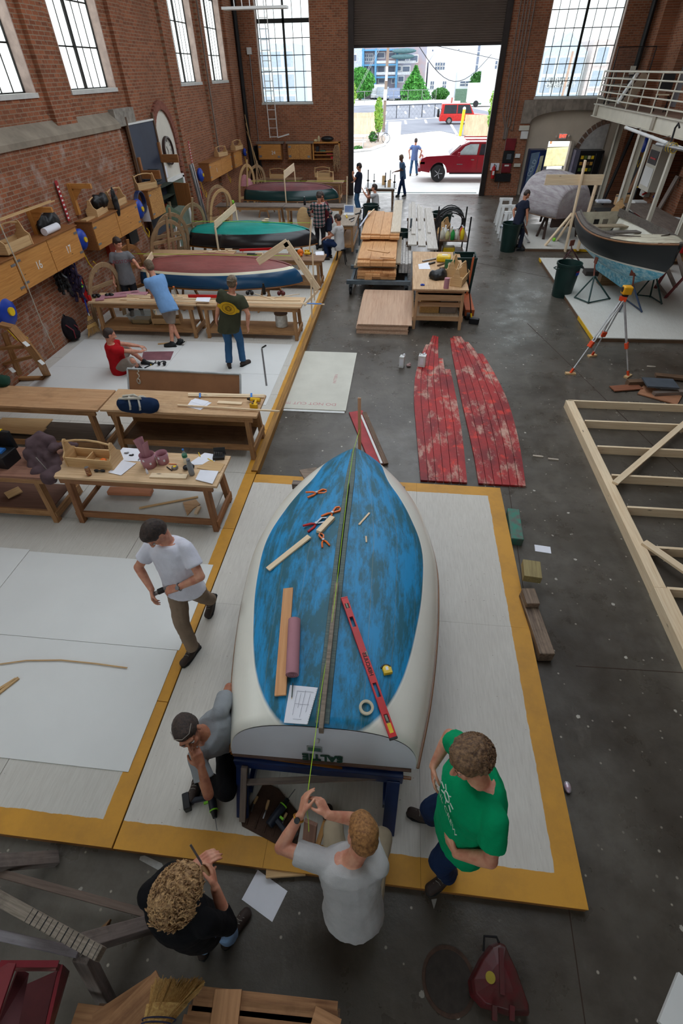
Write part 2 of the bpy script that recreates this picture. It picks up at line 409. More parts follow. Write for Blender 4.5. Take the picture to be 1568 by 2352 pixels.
# right side wall behind the mezzanine: piers, arches
m=MB(); XR=9.9
wall_boxes(m,-7,28.6,0,ZT,[(13.2,15.4,4.2,8.2),(18.3,20.4,4.2,7.6),(24.0,26.2,3.4,6.0)],lambda q,a,b,z0,z1:q.b2(XR,XR+.5,a,b,z0,z1))
RW=struct('wall_right',m,BRY)
m=MB()
for a,b in ((27.6,28.6),(22.7,23.6),(20.6,21.3),(16.2,17.1),(11.5,12.4),(6.5,7.4)):m.b2(XR-.5,XR,a,b,0,ZT)
struct('trim_10',m,BRY,RW)
struct('trim_11',MB().b2(XR-.06,XR+.05,23.7,26.5,6.0,6.5),CONC,RW)
window('x',18.3,20.4,4.2,7.6,XR+.3,6,[4.9,5.6,6.3,7.0],FROST,JAM,RW,sill=False)
window('x',13.2,15.4,4.2,8.2,XR+.3,6,[4.9,5.6,6.3,7.0],FROST,JAM,RW,sill=False)
struct('door_2',MB().b2(XR+.3,XR+.36,24.0,26.2,3.4,6.0),mk('grey_door',(120,116,120),.6),None)
# back wall behind the viewpoint; unseen roof, long gap shaped to admit daylight
WBK=[(-6.6,-3.0,2.6,8.6),(-1.8,1.8,2.6,8.6)]  # unseen rear windows, added for light from behind the camera
WB_=struct('wall_back',wall_boxes(MB(),-8.15,10.4,0,ZT,WBK,lambda m,a,b,z0,z1:m.b2(a,b,-7.4,-7,z0,z1)),BRX)
for a,b,z0,z1 in WBK:window('y',a,b,z0,z1,-7.2,8,[z0+.75*k for k in range(1,8)],GLASS,JAM,WB_,sill=False)
m=MB(); m.b2(-8.15,-3.6,-7.4,29,ZT,ZT+.25).b2(3.6,10.4,-7.4,29,ZT,ZT+.25).b2(-3.6,3.6,-7.4,3.5,ZT,ZT+.25).b2(-3.6,3.6,24,29,ZT,ZT+.25)
struct('ceiling',m,mk('roof_boards',(150,140,128),.8))
m=MB()
for y in range(1,24,4):m.b2(-3.4,3.4,y-.1,y+.1,ZT-.3,ZT)
struct('trim_12',m,MUL)
# arch recess with clock on the left wall
m=MB(); cy=18.68; n=24
pts=[(17.9,2.05)]+[(cy-.8*math.cos(PI*k/n),2.85+1.0*math.sin(PI*k/n)) for k in range(n+1)]+[(19.46,2.05)]
YZ=MX(((0,0,1,0),(1,0,0,0),(0,1,0,0),(0,0,0,1)))   # (y,z,depth)->x
struct('trim_13',MB().prism(pts,-7.72,-7.685,YZ),mk('arch_panel',(214,208,196),.7,var=.05),LW)
m=MB()
for k in range(-6,n+7):
    if k < 0 or k > n:a=0 if k < 0 else PI; z=2.85-.16*(-k if k < 0 else k-n)
    else:a=PI*k/n; z=2.85+1.08*math.sin(a)
    ya=cy-.9*math.cos(a); m.fr((-7.66,ya,z),(0,math.cos(a),-math.sin(a)),(1,0,0),(0,math.sin(a),math.cos(a)),.22,.08,.115)
struct('trim_14',m,mk('arch_brick_red',(140,84,68),.85,var=.35,vs=12,bump=.3),LW)
dg_=struct('door_1',MB().b2(-7.7,-7.64,17.95,19.4,0,2.0),mk('sage_door',(104,118,104),.6))
struct('door_frame',MB().b2(-7.72,-7.6,17.85,17.97,0,2.05).b2(-7.72,-7.6,19.38,19.5,0,2.05).b2(-7.72,-7.6,17.85,19.5,2.0,2.1),WHITEP,dg_)
# platforms
t0=at(262,1950,.09); PX0,PX1,PY0,PY1=-2.0,1.67,.83,5.70
pm=painted('platform_paint',[(0,1.835,.2),(1,-2.435,.2),(1,2.435,.2)])
pl=thing('painted_platform','low white plywood platform with ochre border under the upturned blue sailboat','platform',((PX0+PX1)/2,(PY0+PY1)/2,0))
m=MB()
for i in range(3):
    for j in range(2):
        xa=PX0+.01+(PX1-PX0-.01)*i/3; ya=PY0+(PY1-PY0)*j/2
        m.b2(xa+.001,xa+(PX1-PX0-.01)/3-.001,ya+.001,ya+(PY1-PY0)/2-.001,.072,.09)
obj('deck',m,pm,pl); obj('joists',MB().b2(PX0+.012,PX1-.002,PY0+.004,PY1-.004,0,.072),wood('joist',(150,98,50)),pl)
LY1=24.5; LX0=-7.49
pm2=painted('left_platform_paint',[(0,2.75,.17),(1,-(LY1-PY0)/2,.19)],base=(202,198,190))
lp=thing('painted_platform','long white plywood platform with ochre edge carrying the workbenches along the left wall','platform',((LX0+PX0)/2,(PY0+LY1)/2,0))
m=MB(); k=0; y=PY0
while y < LY1-.1:
    yn=min(y+1.22,LY1)
    for xa,xb in ((-7.49,-6.9),(-6.9,-4.45),(-4.45,-2.0)) if k % 2 else ((-7.49,-5.68),(-5.68,-3.24),(-3.24,-2.0)):m.b2(xa+.003,xb-.003,y+.003,yn-.003,.075,.09)
    y=yn; k += 1
obj('deck',m,pm2,lp); obj('joists',MB().b2(LX0,PX0-.004,PY0+.004,LY1,0,.075),MATS['joist'],lp)
obj('edge_beam',MB().beam((-2.03,5.75,.06),(-2.03,LY1,.06),.1,.12),wood('ochre_beam',(176,128,60),(120,84,44)),lp)
sh=mk('white_sheet',(222,222,220),.5,var=.04,vs=1.5)
G='loose white sheets laid on the long platform'
for x0,x1,y0,y1,L in ((-4.55,-2.09,2.615,3.83,'white sheet on the left platform beneath the walking man in the white tee'),(-4.5,-2.11,1.39,2.61,'front white sheet on the left platform with screw heads along its edge'),
        (-6.99,-4.56,2.615,3.86,'white sheet at left edge of the platform, in the row under the workbenches'),(-6.95,-4.51,1.395,2.61,'white sheet at the left edge of the platform holding the cut strips')):
    m=MB().b2(x0,x1,y0,y1,.0905,.099); o=solo('plywood_sheet',m,sh,L,'sheet',G,bevel=.002)
for x0,x1,y0,y1,L in ((-4.75,-2.3,7.74,8.95,'white sheet on platform behind the brown-backed board'),(-4.75,-2.3,8.955,10.42,'white sheet on platform under the feet of the man in the olive tee'),(-7.2,-4.755,8.955,10.35,'white sheet on platform under the seated man in red'),(-7.2,-4.755,7.74,8.95,'white sheet on platform left of the brown-backed board')):
    solo('plywood_sheet',MB().b2(x0,x1,y0,y1,.0905,.097),sh,L,'sheet',G,bevel=.002)
m=MB().b2(0,4.9,0,2.6,0,.1)
def plat(name,pts,z,label,mat):
    r=thing(name,label,'platform',(sum(p[0] for p in pts)/len(pts),sum(p[1] for p in pts)/len(pts),0))
    obj('deck',MB().prism(pts,z-.02,z),mat,r); obj('joists',MB().prism([(p[0]*.998+r.location.x*.002,p[1]*.998+r.location.y*.002) for p in pts],0,z-.02),MATS['dark_wood'],r); return r
pr=painted('right_platform_paint',[],base=(205,203,196))
p3=plat('painted_platform',[(4.46,11.3),(8.9,11.4),(8.9,17.6),(4.46,17.6)],.1,'low grey-white platform under the black sailboat on jack stands',pr)
[obj('yellow_stripe',MB().b2(4.445,4.462,y0,y1,.02,.098),mk('yellow_paint',(226,176,30)),p3) for y0,y1 in ((11.3,12.6),(17.3,17.6))]
p4=plat('painted_platform',[(4.2,18.7),(8.9,18.7),(8.9,22.2),(4.2,22.2)],.1,'low grey-white platform under the bare grey hull',pr)
obj('yellow_stripe',MB().b2(5.75,6.6,18.685,18.7,.02,.09),MATS['yellow_paint'],p4)
m=MB()
for a,b in (((2.0,8.9),(1.4,-2)),((-7,.2),(2.2,-1.5))):m.beam((a[0],a[1],.001),(b[0],b[1],.001),.008,.001)
m.beam((5.0,15.5,.001),(2.2,17.5,.001),.02,.002).beam((2.1,2.9,.001),(9,3.1,.001),.008,.001).beam((3.2,12.3,.001),(4.6,6.0,.001),.012,.002)
struct('trim_15',m,mk('joint_line',(60,44,34),.9))
m=MB().prism([(.62+.17*math.cos(2*PI*k/32),-.02+.17*math.sin(2*PI*k/32)) for k in range(32)],.0005,.004)
c=at(1030,2252); m=MB().lathe([(.185,0),(.185,.006),(.165,.006),(.16,.003)],c,40)
ms=thing('floor_drain_cover','round rusty metal cover set flush in the concrete floor','drain cover',c)
obj('rim',m,mk('rust_metal',(84,62,50),.7,metal=.3,var=.4,vs=20),ms)
obj('lid',MB().lathe([(.16,.0),(.16,.004),(.02,.005)],c,40),mk('drain_lid',(58,50,44),.6,metal=.3,var=.4,vs=15),ms)
w=bpy.data.worlds.new('sky'); bpy.context.scene.world=w; w.use_nodes=True; nt=w.node_tree
bg=nt.nodes['Background']; tc=nt.nodes.new('ShaderNodeTexCoord'); sp=nt.nodes.new('ShaderNodeSeparateXYZ'); rp=nt.nodes.new('ShaderNodeValToRGB')
nt.links.new(tc.outputs['Generated'],sp.inputs[0]); nt.links.new(sp.outputs[2],rp.inputs[0]); nt.links.new(rp.outputs[0],bg.inputs[0])
rp.color_ramp.elements[0].color=(.98,.985,1,1); rp.color_ramp.elements[1].color=(.84,.92,1,1); rp.color_ramp.elements[1].position=.7
bg.inputs[1].default_value=1.7
sc=bpy.context.scene
sc.view_settings.view_transform='Standard'; sc.view_settings.look='None'; sc.view_settings.exposure=.85; sc.view_settings.gamma=1; sc.view_settings.use_curve_mapping=False
try:sc.cycles.max_bounces=8; sc.cycles.transparent_max_bounces=24; sc.cycles.sample_clamp_indirect=6
except Exception:pass
# ---------- boats ----------
def crom(P,t):
    """interpolate station table on its first column"""
    n=len(P)
    for i in range(n-1):
        if t <= P[i+1][0] or i == n-2:
            a,b,c,d=P[max(i-1,0)],P[i],P[i+1],P[min(i+2,n-1)]; h=c[0]-b[0]; u=(t-b[0])/h; u=min(max(u,0),1); r=[]
            for k in range(1,len(b)):
                m0=(c[k]-a[k])/max(c[0]-a[0],1e-6)*h; m1=(d[k]-b[k])/max(d[0]-b[0],1e-6)*h
                r.append((2*u**3-3*u*u+1)*b[k]+(u**3-2*u*u+u)*m0+(3*u*u-2*u**3)*c[k]+(u**3-u*u)*m1)
            return r
def hull(mb,S,ny=48,nx=15,inv=True,rake=0.):
    """S: (y, halfbeam, z sheer, z keel, exponent); returns girth rows port->starboard"""
    y0,y1=S[0][0],S[-1][0]; rows=[]; ls=[]
    for i in range(ny+1):
        u=i/ny; y=y0+(y1-y0)*(1-(1-u)**1.35); b,zg,zk,n=crom(S,y); b=max(b,.004); n=max(n,1.05); row=[]; g=0; prev=None
        for k in range(-nx,nx+1):
            a=PI/2*(1-abs(k)/nx); x=b*max(math.cos(a),0)**(2/n)*(1 if k > 0 else-1); s=math.sin(a)**(2/n)
            if k == 0:x=0
            q=V((x,y+rake*s*(1-u)**6,zg+(zk-zg)*s)); row.append(q); ls.append((y,k/nx*6,0))
        rows.append(row)
    mb.add([q for r in rows for q in r],[(i*(2*nx+1)+k,(i+1)*(2*nx+1)+k,(i+1)*(2*nx+1)+k+1,i*(2*nx+1)+k+1) for i in range(ny) for k in range(2*nx)],ls)
    return rows
def boatmat(name,bottom,top,zb,stripe=None,sw=.05,zslope=0.,worn=None,rough=.3,planks=6,curve=0.,ends=False):
    t=NT(name); p=t.ob(); s=t.n('ShaderNodeSeparateXYZ',i_0=p); l=t.n('ShaderNodeSeparateXYZ',i_0=t.lc())
    z=t.math('SUBTRACT',s.outputs[2],t.math('MULTIPLY',s.outputs[1],zslope))
    if curve:z=t.math('SUBTRACT',z,t.math('MULTIPLY',t.math('MULTIPLY',s.outputs[1],s.outputs[1]),curve))
    if ends:
        y=s.outputs[1]; a=t.math('MULTIPLY',t.math('POWER',t.math('MAXIMUM',t.math('SUBTRACT',1.5,y),0),2),.0085); b=t.math('MULTIPLY',t.math('POWER',t.math('MAXIMUM',t.math('SUBTRACT',y,2.9),0),2),.35); z=t.math('ADD',t.math('SUBTRACT',z,a),b)
    bc=lin(bottom); c=bc
    wv=t.n('ShaderNodeVectorMath',operation='MULTIPLY',i_0=t.lc(),i_1=(1.,.9,1)).outputs[0]
    if worn:
        w=t.noise(wv,1.5,8,.75); c=t.mix(t.step(w,.44,.56),bc,lin(worn[0])); w2=t.noise(wv,7,5,.7,(.5,2,1))
        c=t.mix(t.step(w2,.54,.7,0,.6),c,lin(worn[1]))
        w3=t.noise(wv,16,3,.6,(.3,3,1)); c=t.mix(t.step(w3,.68,.74,0,.5),c,lin(worn[2]))
    seam=t.math('PINGPONG',t.math('ADD',l.outputs[1],t.math('MULTIPLY',t.math('SUBTRACT',t.noise(wv,3,2),.5),.03)),.5)
    if planks:c=t.mix(t.step(seam,0,.012,.65,0),c,lin(worn[2]) if worn else tuple(v*.5 for v in bc))
    tc=t.mix(t.step(t.noise(p,3,5,.65),.5,.75,0,.3),lin(top),tuple(v*.8 for v in lin(top)))
    if stripe:
        tc=t.mix(t.step(z,zb-sw-.002,zb-sw+.002),tc,lin(stripe))
    t.lk(t.mix(t.step(z,zb-.003,zb+.003),tc,c),t.b.inputs['Base Color'])
    t.lk(t.step(z,zb-.01,zb+.01,rough*.6,rough+.15),t.b.inputs['Roughness']); t.b.inputs['Specular IOR Level'].default_value=.5
    t.bump(t.noise(wv,8,5,.7),.12,.01); return t.m
S1=[(0,.715,.70,1.11,2.9),(.45,.82,.73,1.165,2.7),(.95,.90,.75,1.21,2.5),(1.45,.95,.76,1.245,2.4),(1.95,.965,.76,1.25,2.35),(2.45,.905,.745,1.215,2.2),(2.85,.815,.72,1.18,2.05),
      (3.25,.66,.69,1.14,1.85),(3.55,.49,.66,1.085,1.65),(3.75,.35,.635,1.01,1.5),(3.9,.22,.615,.89,1.4),(4.0,.1,.60,.76,1.3),(4.06,.005,.59,.64,1.2)]
BZ=math.radians(1.2)
bt=thing('sailboat','white sailboat lying upside down with worn blue bottom and SALTIE on its transom','boat',(-.355,1.44,0),BZ)
m=MB(); rows=hull(m,S1,60,18,rake=.08)
SALT=boatmat('saltie_paint',(0,134,190),(228,225,214),1.09,ends=True,worn=((18,92,112),(34,98,104),(126,132,108)),rough=.38)
hl=obj('hull',m,SALT,bt,world=False,smooth=60,solid=.015)
tr=rows[0]; m=MB(); base=[V((q.x,q.y-.006,q.z)) for q in tr]; m.add(base+[q+V((0,.03,0)) for q in base],[list(range(len(base))),list(range(2*len(base)-1,len(base)-1,-1))])
TRW=mk('transom_white',(212,214,222),.35,vs=2,var=.06)
to=obj('transom',m,TRW,bt,world=False)
M_=bt_M=wm(bt)
def on(x,y,z):return M_ @ V((x,y,z))
ti=(0,.08/.41*1,1)
tx=text('SALTIE',.105,mk('dark_green_letters',(22,74,60),.5),M_ @ frame((-.0,.0,.765),(-1,0,0),(0,-.19,-1)),.002,to,'name_lettering',bold=.004)
tx.location=(0,-.004,0)
for i in range(0):pass
obj('outboard_notch',MB().fr(on(-.06,.02,.86),(1,0,0),(0,.19,1),(0,1,-.19),.10,.045,.012),mk('notch_green',(70,104,92),.6),to,bevel=.01)
m=MB().fr(on(-.06,.02,.86),(1,0,0),(0,.19,1),(0,1,-.19),.12,.065,.008); obj('notch_rim',m,mk('rim_grey',(150,156,158),.5),to,bevel=.01)
obj('drain_plug',MB().cone(on(-.03,.045,.98),on(-.03,.02,.975),.012,.012,6),mk('plug',(190,190,186),.4),to)
# keel batten, slot and skeg follow the keel line
def keelz(y):return crom(S1,y)[2]
kp=lambda y,dz=0,dx=0:V((dx,y+(.08*(1-y/4.06)**6),keelz(y)+dz))
KW=wood('keel_wood',(104,118,112),(70,84,84),grime=.7,gs=2)
for sd,nm in ((-1,'keel_batten'),(1,'keel_batten')):
    P=[]
    for i in range(41):
        y=.02+3.72*i/40; w=.05*min(1,.35+.65*(3.74-y)/.8); P.append([kp(y,.028 if j else .0,sd*(w if j in (0,1) else (.011 if 1.3 < y < 2.75 else 0)))-V((0,0,.008 if not j else 0)) for j in range(4)])
        P[-1]=[V((sd*(w+.012),P[-1][0].y,keelz(y)-.03)),V((sd*w,P[-1][0].y,keelz(y)+.022)),V((sd*(.012 if 1.35 < y < 2.8 else 0),P[-1][0].y,keelz(y)+.022)),V((sd*(.012 if 1.35 < y < 2.8 else 0),P[-1][0].y,keelz(y)-.03))]
    obj(nm,MB().grid(P),KW,bt,world=False)
P=[[V((s*.012,y,keelz(y)+.012)) for s in (-1,1)] for y in [1.35+1.45*i/20 for i in range(21)]]
obj('centreboard_slot',MB().grid(P),mk('slot_black',(12,14,14),.9),bt,world=False)
P=[]
for i in range(25):
    y=.04+1.25*i/24; h=.05-.012*i/24; P.append([V((sx*.017,y,keelz(y)+z_)) for sx,z_ in ((-1,-.02),(-1,.02+h),(1,.02+h),(1,-.02))])
obj('skeg',MB().grid(P,cu=True,cap=True),wood('skeg_wood',(150,134,118),(104,92,80),grime=.7),bt,world=False,bevel=.003)
VARN=wood('varnish',(150,92,34),(96,56,20),rough=.25)
for sd in (-1,1):
    pts=[]
    for i in range(50):
        y=4.05*(1-(1-i/49)**1.4); b,zg,zk,n=crom(S1,y); pts.append(V((sd*(b+.012),y,zg+.012)))
    obj('rub_rail',MB().tube(pts,.014,6),VARN,bt,world=False)
obj('loose_rail',MB().beam(at(530,1729,.68),at(944,1788,.64),.022,.02),VARN,bt,bevel=.003)
obj('rail_edge',MB().beam(at(535,1733,.695),at(944,1770,.70),.02,.02),wood('sheer_wood',(120,96,84),(90,60,50),grime=.6),bt)
# generic upturned dinghies on the far benches: x along, made in own frame (y local = length)
S2=[(0,.46,.0,.36,3.0),(.3,.56,.0,.42,2.8),(.9,.70,.0,.48,2.6),(1.6,.78,.0,.51,2.5),(2.3,.75,.0,.50,2.4),(3.0,.58,.0,.46,2.2),(3.4,.42,.0,.40,2.0),(3.65,.26,.0,.32,1.8),(3.8,.13,0,.22,1.6),(3.88,.01,-.0,.08,1.4)]
def dinghy(label,pa,pb,z0,wid,hgt,mat,railc,slope=.0):
    a,b=V(pa),V(pb); L=(b-a).length; rz=math.atan2(b.y-a.y,b.x-a.x)-PI/2
    r=thing('wooden_dinghy',label,'boat',(a.x,a.y,z0),rz)
    S=[(q[0]*L/3.88,q[1]*wid,q[2]*hgt,q[3]*hgt,q[4]) for q in S2]
    m=MB(); rows=hull(m,S,40,14,rake=.05); obj('hull',m,mat,r,world=False,smooth=60,solid=.014)
    tr=[q+V((0,-.004,0)) for q in rows[0]]; obj('transom',MB().add(tr+[q+V((0,.025,0)) for q in tr],[list(range(len(tr))),list(range(2*len(tr)-1,len(tr)-1,-1))]),mat,r,world=False)
    for sd in (-1,1):
        pts=[V((sd*(crom(S,L*i/30)[0]+.008),L*i/30,crom(S,L*i/30)[1]+.008)) for i in range(31)]
        obj('rub_rail',MB().tube(pts,.016,6),railc,r,world=False)
    pts=[V((0,L*(.03+.9*i/20)+.04,crom(S,L*(.03+.9*i/20))[2]+.012)) for i in range(21)]
    obj('keel_strip',MB().tube(pts,.02,4),mat,r,world=False)
    return r
TEAL=boatmat('teal_black_paint',(6,138,128),(34,32,34),.36,worn=((10,150,140),(30,120,112),(60,110,104)),rough=.3,zslope=.012)
REDBL=boatmat('red_blue_paint',(142,74,70),(20,68,104),.34,stripe=(226,218,190),sw=.05,worn=((128,66,62),(160,104,96),(150,110,104)),rough=.35,zslope=.012)
MARG=boatmat('maroon_green_paint',(124,66,70),(18,52,52),.36,worn=((104,56,60),(150,100,104),(140,120,120)),rough=.4)
d1=dinghy('upturned dinghy with faded red bottom, cream stripe and blue topsides on the bench row',(-6.5,12.85),(-2.42,12.8),.69,1.0,1.12,REDBL,VARN)
d2=dinghy('upturned dinghy with bright teal bottom and black topsides',(-6.5,16.5),(-2.58,16.5),.68,1.02,1.12,TEAL,VARN)
d3=dinghy('upturned dinghy with dull maroon bottom and dark green topsides near the end wall',(-6.6,23.5),(-2.7,23.5),.70,1.02,1.08,MARG,VARN)
m=MB()
HO=None
def horse(x,y,w,h,mat,label,group=None,rz=0.,spread=.22,name='sawhorse',z0=.09):
    r=thing(name,label,'sawhorse',(x,y,z0),rz,group)
    obj('top_beam',MB().box(0,0,h-.045,w,.09,.09),mat,r,world=False,bevel=.004)
    for sx in (-1,1):
        for sy in (-1,1):obj('leg',MB().beam((sx*(w/2-.08),sy*.05,h-.03),(sx*(w/2-.0),sy*spread,0),.085,.04,(0,1,0)),mat,r,world=False,bevel=.003)
        obj('brace',MB().beam((sx*(w/2-.045),-spread*.6,h*.42),(sx*(w/2-.045),spread*.6,h*.42),.03,.08),mat,r,world=False)
    return r
for dd,L in ((d1,'red and blue'),(d2,'teal and black'),(d3,'maroon and green')):
    for k,e in ((-1,'left'),(1,'right')):
        horse(dd.location.x+2+k*1.2,dd.location.y,1.1,.60,BENCHW,'rough timber sawhorse under the %s end of the %s dinghy' % (e,L),rz=PI/2)
# blue sawhorses beneath the sailboat
NAVY=mk('navy_paint',(20,44,92),.35,vs=4,var=.35)
r=thing('sawhorse','dark blue sawhorse with a grey strut under the sailboat stern','sawhorse',(-.42,1.25,.09))
L0=at(560,1735,.62); R0=at(885,1775,.62)
a,b=V((-1.06,1.43,.60)),V((.27,1.44,.60))
obj('top_beam',MB().beam(a,b,.1,.13),NAVY,r,bevel=.005)
for sx,X in ((-1,-1.0),(1,.20)):
    obj('leg',MB().beam((X,1.40,.58),(X-.05*0-.01,1.16,.09),.10,.04,(0,1,0)),NAVY,r,bevel=.004)
    obj('leg',MB().beam((X,1.46,.58),(X-.01,1.72,.09),.10,.04,(0,1,0)),NAVY,r,bevel=.004)
    obj('foot',MB().beam((X-.01,1.12,.105),(X-.01,1.76,.105),.04,.03),NAVY,r,bevel=.004)
    obj('brace',MB().beam((X+.055*(1 if sx < 0 else-1),1.28,.34),(X+.055*(1 if sx < 0 else-1),1.58,.34),.03,.07),NAVY,r)
obj('strut',MB().beam((-1.0,1.12,.12),(-.97,1.36,.62),.05,.03,(0,1,0)),GREYW,r,bevel=.003)
obj('strut',MB().beam((-.98,1.3,.46),(.15,1.42,.58),.045,.03),GREYW,r,bevel=.003)
horse(-.43,4.15,1.7,.55,NAVY,'dark blue sawhorse under the bow half of the sailboat')
m=MB().beam(at(688,1090,.09)+V((0,0,.02)),at(735,1130,.5),.22,.03)
solo('plank',MB().prism([(-1.0,4.9),(-.72,5.25),(-1.0,5.38),(-1.22,5.3)],.5,.53),wood('old_ply',(150,130,114),(110,92,78),grime=.5),'weathered plywood gusset sticking out left of the sailboat bow','plank')
horse(-.5,4.95,1.5,.5,GREYW,'grey weathered sawhorse under the pointed bow of the sailboat')
# black sailboat on stands, right way up
ST=V((5.45,16.35,0)); BW=V((6.02,12.35,0)); Lb=(BW-ST).length; rz=math.atan2(BW.y-ST.y,BW.x-ST.x)-PI/2
S3=[(0,.64,1.62,.95,2.2),(.5,.76,1.58,.82,2.1),(1.1,.87,1.54,.74,2.0),(1.8,.93,1.53,.68,1.9),(2.4,.88,1.55,.68,1.75),(3.0,.70,1.60,.74,1.6),(3.5,.42,1.67,.88,1.45),(3.8,.2,1.73,1.05,1.35),(Lb,.02,1.78,1.35,1.2)]
sb=thing('sailboat','black-hulled open sailboat with peeling sky-blue bottom standing on jack stands','boat',ST,rz)
t=NT('black_hull_paint'); p=t.ob(); s=t.n('ShaderNodeSeparateXYZ',i_0=p); zw=.0
z=t.math('SUBTRACT',s.outputs[2],t.math('MULTIPLY',s.outputs[1],.035)); bl=t.mix(t.step(t.noise(p,6,6,.7,(1,1,2)),.42,.62),lin((70,160,190)),lin((170,208,214)))
bl=t.mix(t.step(t.noise(p,11,5,.7),.55,.68),bl,lin((40,104,136)))
c=t.mix(t.step(z,.985,.99),bl,lin((214,210,200))); c=t.mix(t.step(z,1.02,1.025),c,lin((32,36,38)))
c=t.mix(t.step(s.outputs[2],1.535,1.54,0,0),c,lin((140,90,50)))
t.lk(c,t.b.inputs['Base Color']); t.b.inputs['Roughness'].default_value=.45; BHP=t.m
m=MB(); rows=hull(m,S3,50,16); o=obj('hull',m,BHP,sb,world=False,smooth=60,solid=.02)
OLDC=mk('old_cream',(206,200,178),.7,vs=3,var=.25,c2=(170,158,138)); OLDW=wood('old_grey_trim',(112,104,98),(78,70,64),grime=.7)
P=[V((x,-.01,z)) for x,z in [(q.x,q.z) for q in rows[0]]]; m=MB().add(P+[q+V((0,.03,0)) for q in P],[list(range(33)),list(range(65,32,-1))])
obj('transom',m,OLDC,sb,world=False)
for x,nm,mt_ in ((-.25,'transom_patch',mk('patch',(120,112,100),.7)),(.0,'transom_hole',BLACK)):
    obj(nm,MB().b2(x-.07,x+.07,.012,.035,1.28,1.44),mt_,sb,world=False)
def deckz(y):return crom(S3,y)[1]
def hb(y):return crom(S3,y)[0]
P=[]
for i in range(17):
    y=2.55+(Lb-.03-2.55)*i/16; b=hb(y)-.01; P.append([V((b*k/6,y,deckz(y)+.012+.05*(1-(k/6)**2)*min(1,b*2))) for k in range(-6,7)])
obj('foredeck',MB().grid(P),OLDC,sb,world=False,solid=.012,smooth=True)
for sd in (-1,1):
    ys=[.0+2.6*i/20 for i in range(21)]
    inn=lambda y:min(hb(y)-.1,.78*math.sqrt(max(0,1-max(0,(y-1.9)/1.0)**2.2)))
    P=[[V((sd*hb(y),y,deckz(y)+.01)),V((sd*inn(y),y,deckz(y)+.03))] for y in ys]
    obj('side_deck',MB().grid(P),OLDW,sb,world=False,solid=.015)
    ys=[.05+2.8*i/28 for i in range(29)]
    P=[[V((sd*inn(y),y,deckz(y)-.1)),V((sd*(inn(y)+.015),y,deckz(y)+.08)),V((sd*(inn(y)-.015),y,deckz(y)+.08)),V((sd*(inn(y)-.02),y,deckz(y)-.1))] for y in ys]
    obj('coaming',MB().grid(P,cu=True),OLDW,sb,world=False)
    obj('rub_rail',MB().tube([V((sd*(hb(Lb*i/30)+.012),Lb*i/30,deckz(Lb*i/30)-.02)) for i in range(31)],.022,6),wood('old_rail',(150,104,66),(104,70,46),grime=.5),sb,world=False)
    P=[[V((sd*(hb(y)*.93),y,deckz(y)-.03)),V((sd*(hb(y)*.72),y,1.08))] for y in [.1+2.4*i/10 for i in range(11)]]
    obj('inner_planking',MB().grid(P),mk('inner_white',(214,210,196),.7,vs=4,var=.2),sb,world=False,solid=.01)
obj('cockpit_floor',MB().prism([(s_*hb(y)*.75,y) for s_,y in ((-1,.1),(-1,1),(-1,1.9),(-1,2.5),(1,2.5),(1,1.9),(1,1),(1,.1))],1.05,1.08),OLDC,sb,world=False)
obj('floor_hatch',MB().box(-.05,1.55,1.085,.5,.3,.012),BLACK,sb,world=False)
obj('thwart',MB().box(0,1.05,1.34,1.55,.24,.03),OLDW,sb,world=False); obj('thwart',MB().box(0,.45,1.36,1.4,.3,.03),wood('old_seat',(176,160,134),(120,104,84),grime=.6),sb,world=False)
obj('centre_case',MB().box(.3,1.9,1.16,.55,.22,.16),wood('old_case',(120,100,78),grime=.7),sb,world=False)
m=MB(); prof=[(.35,.8),(.9,.36),(2.4,.36),(2.9,.62),(3.55,.95),(3.3,1.1),(.4,1.1)]
m.prism(prof,-.05,.05,MX(((0,0,1,0),(1,0,0,0),(0,1,0,0),(0,0,0,1)))); obj('keel',m,BHP,sb,world=False,bevel=.03)
obj('stem',MB().beam((0,Lb+.01,1.80),(0,3.5,.9),.05,.07,(1,0,0)),OLDW,sb,world=False)
# grey bare hull upside down
gh=NT('bare_grey_hull'); p=gh.lc(); cc=gh.mix(gh.step(gh.noise(p,2,7,.7,(1,1,1)),.4,.65),lin((176,170,172)),lin((140,130,134)))
l=gh.n('ShaderNodeSeparateXYZ',i_0=p); cc=gh.mix(gh.step(gh.math('PINGPONG',l.outputs[1],.5),0,.03,.6,0),cc,lin((96,70,76))); cc=gh.mix(gh.step(gh.noise(p,9,4,.7),.58,.7,0,.5),cc,lin((150,96,96)))
gh.lk(cc,gh.b.inputs['Base Color']); gh.b.inputs['Roughness'].default_value=.8
a,b=V((5.75,19.75)),V((4.75,22.6))
g=dinghy('bare weathered grey wooden hull turned upside down behind the pine frame',a,b,.80,1.3,2.25,gh.m,DARKW)
gz=g.rotation_euler.z
for k,y in enumerate((.6,2.6)):
    c=wm(g) @ V((0,y,0)); horse(c.x,c.y,1.3,.72,wood('horse_dark',(88,70,64),(56,44,42)),'dark timber trestle under the %s of the grey hull' % ('near end' if not k else 'far end'),rz=gz,z0=.1)
c=wm(g) @ V((0,.35,0)); solo('timber_block',MB().box(c.x,c.y,.62,1.0,.1,.3,gz),MATS['horse_dark'],'heavy dark crosswise timber under the near end of the grey hull','timber')
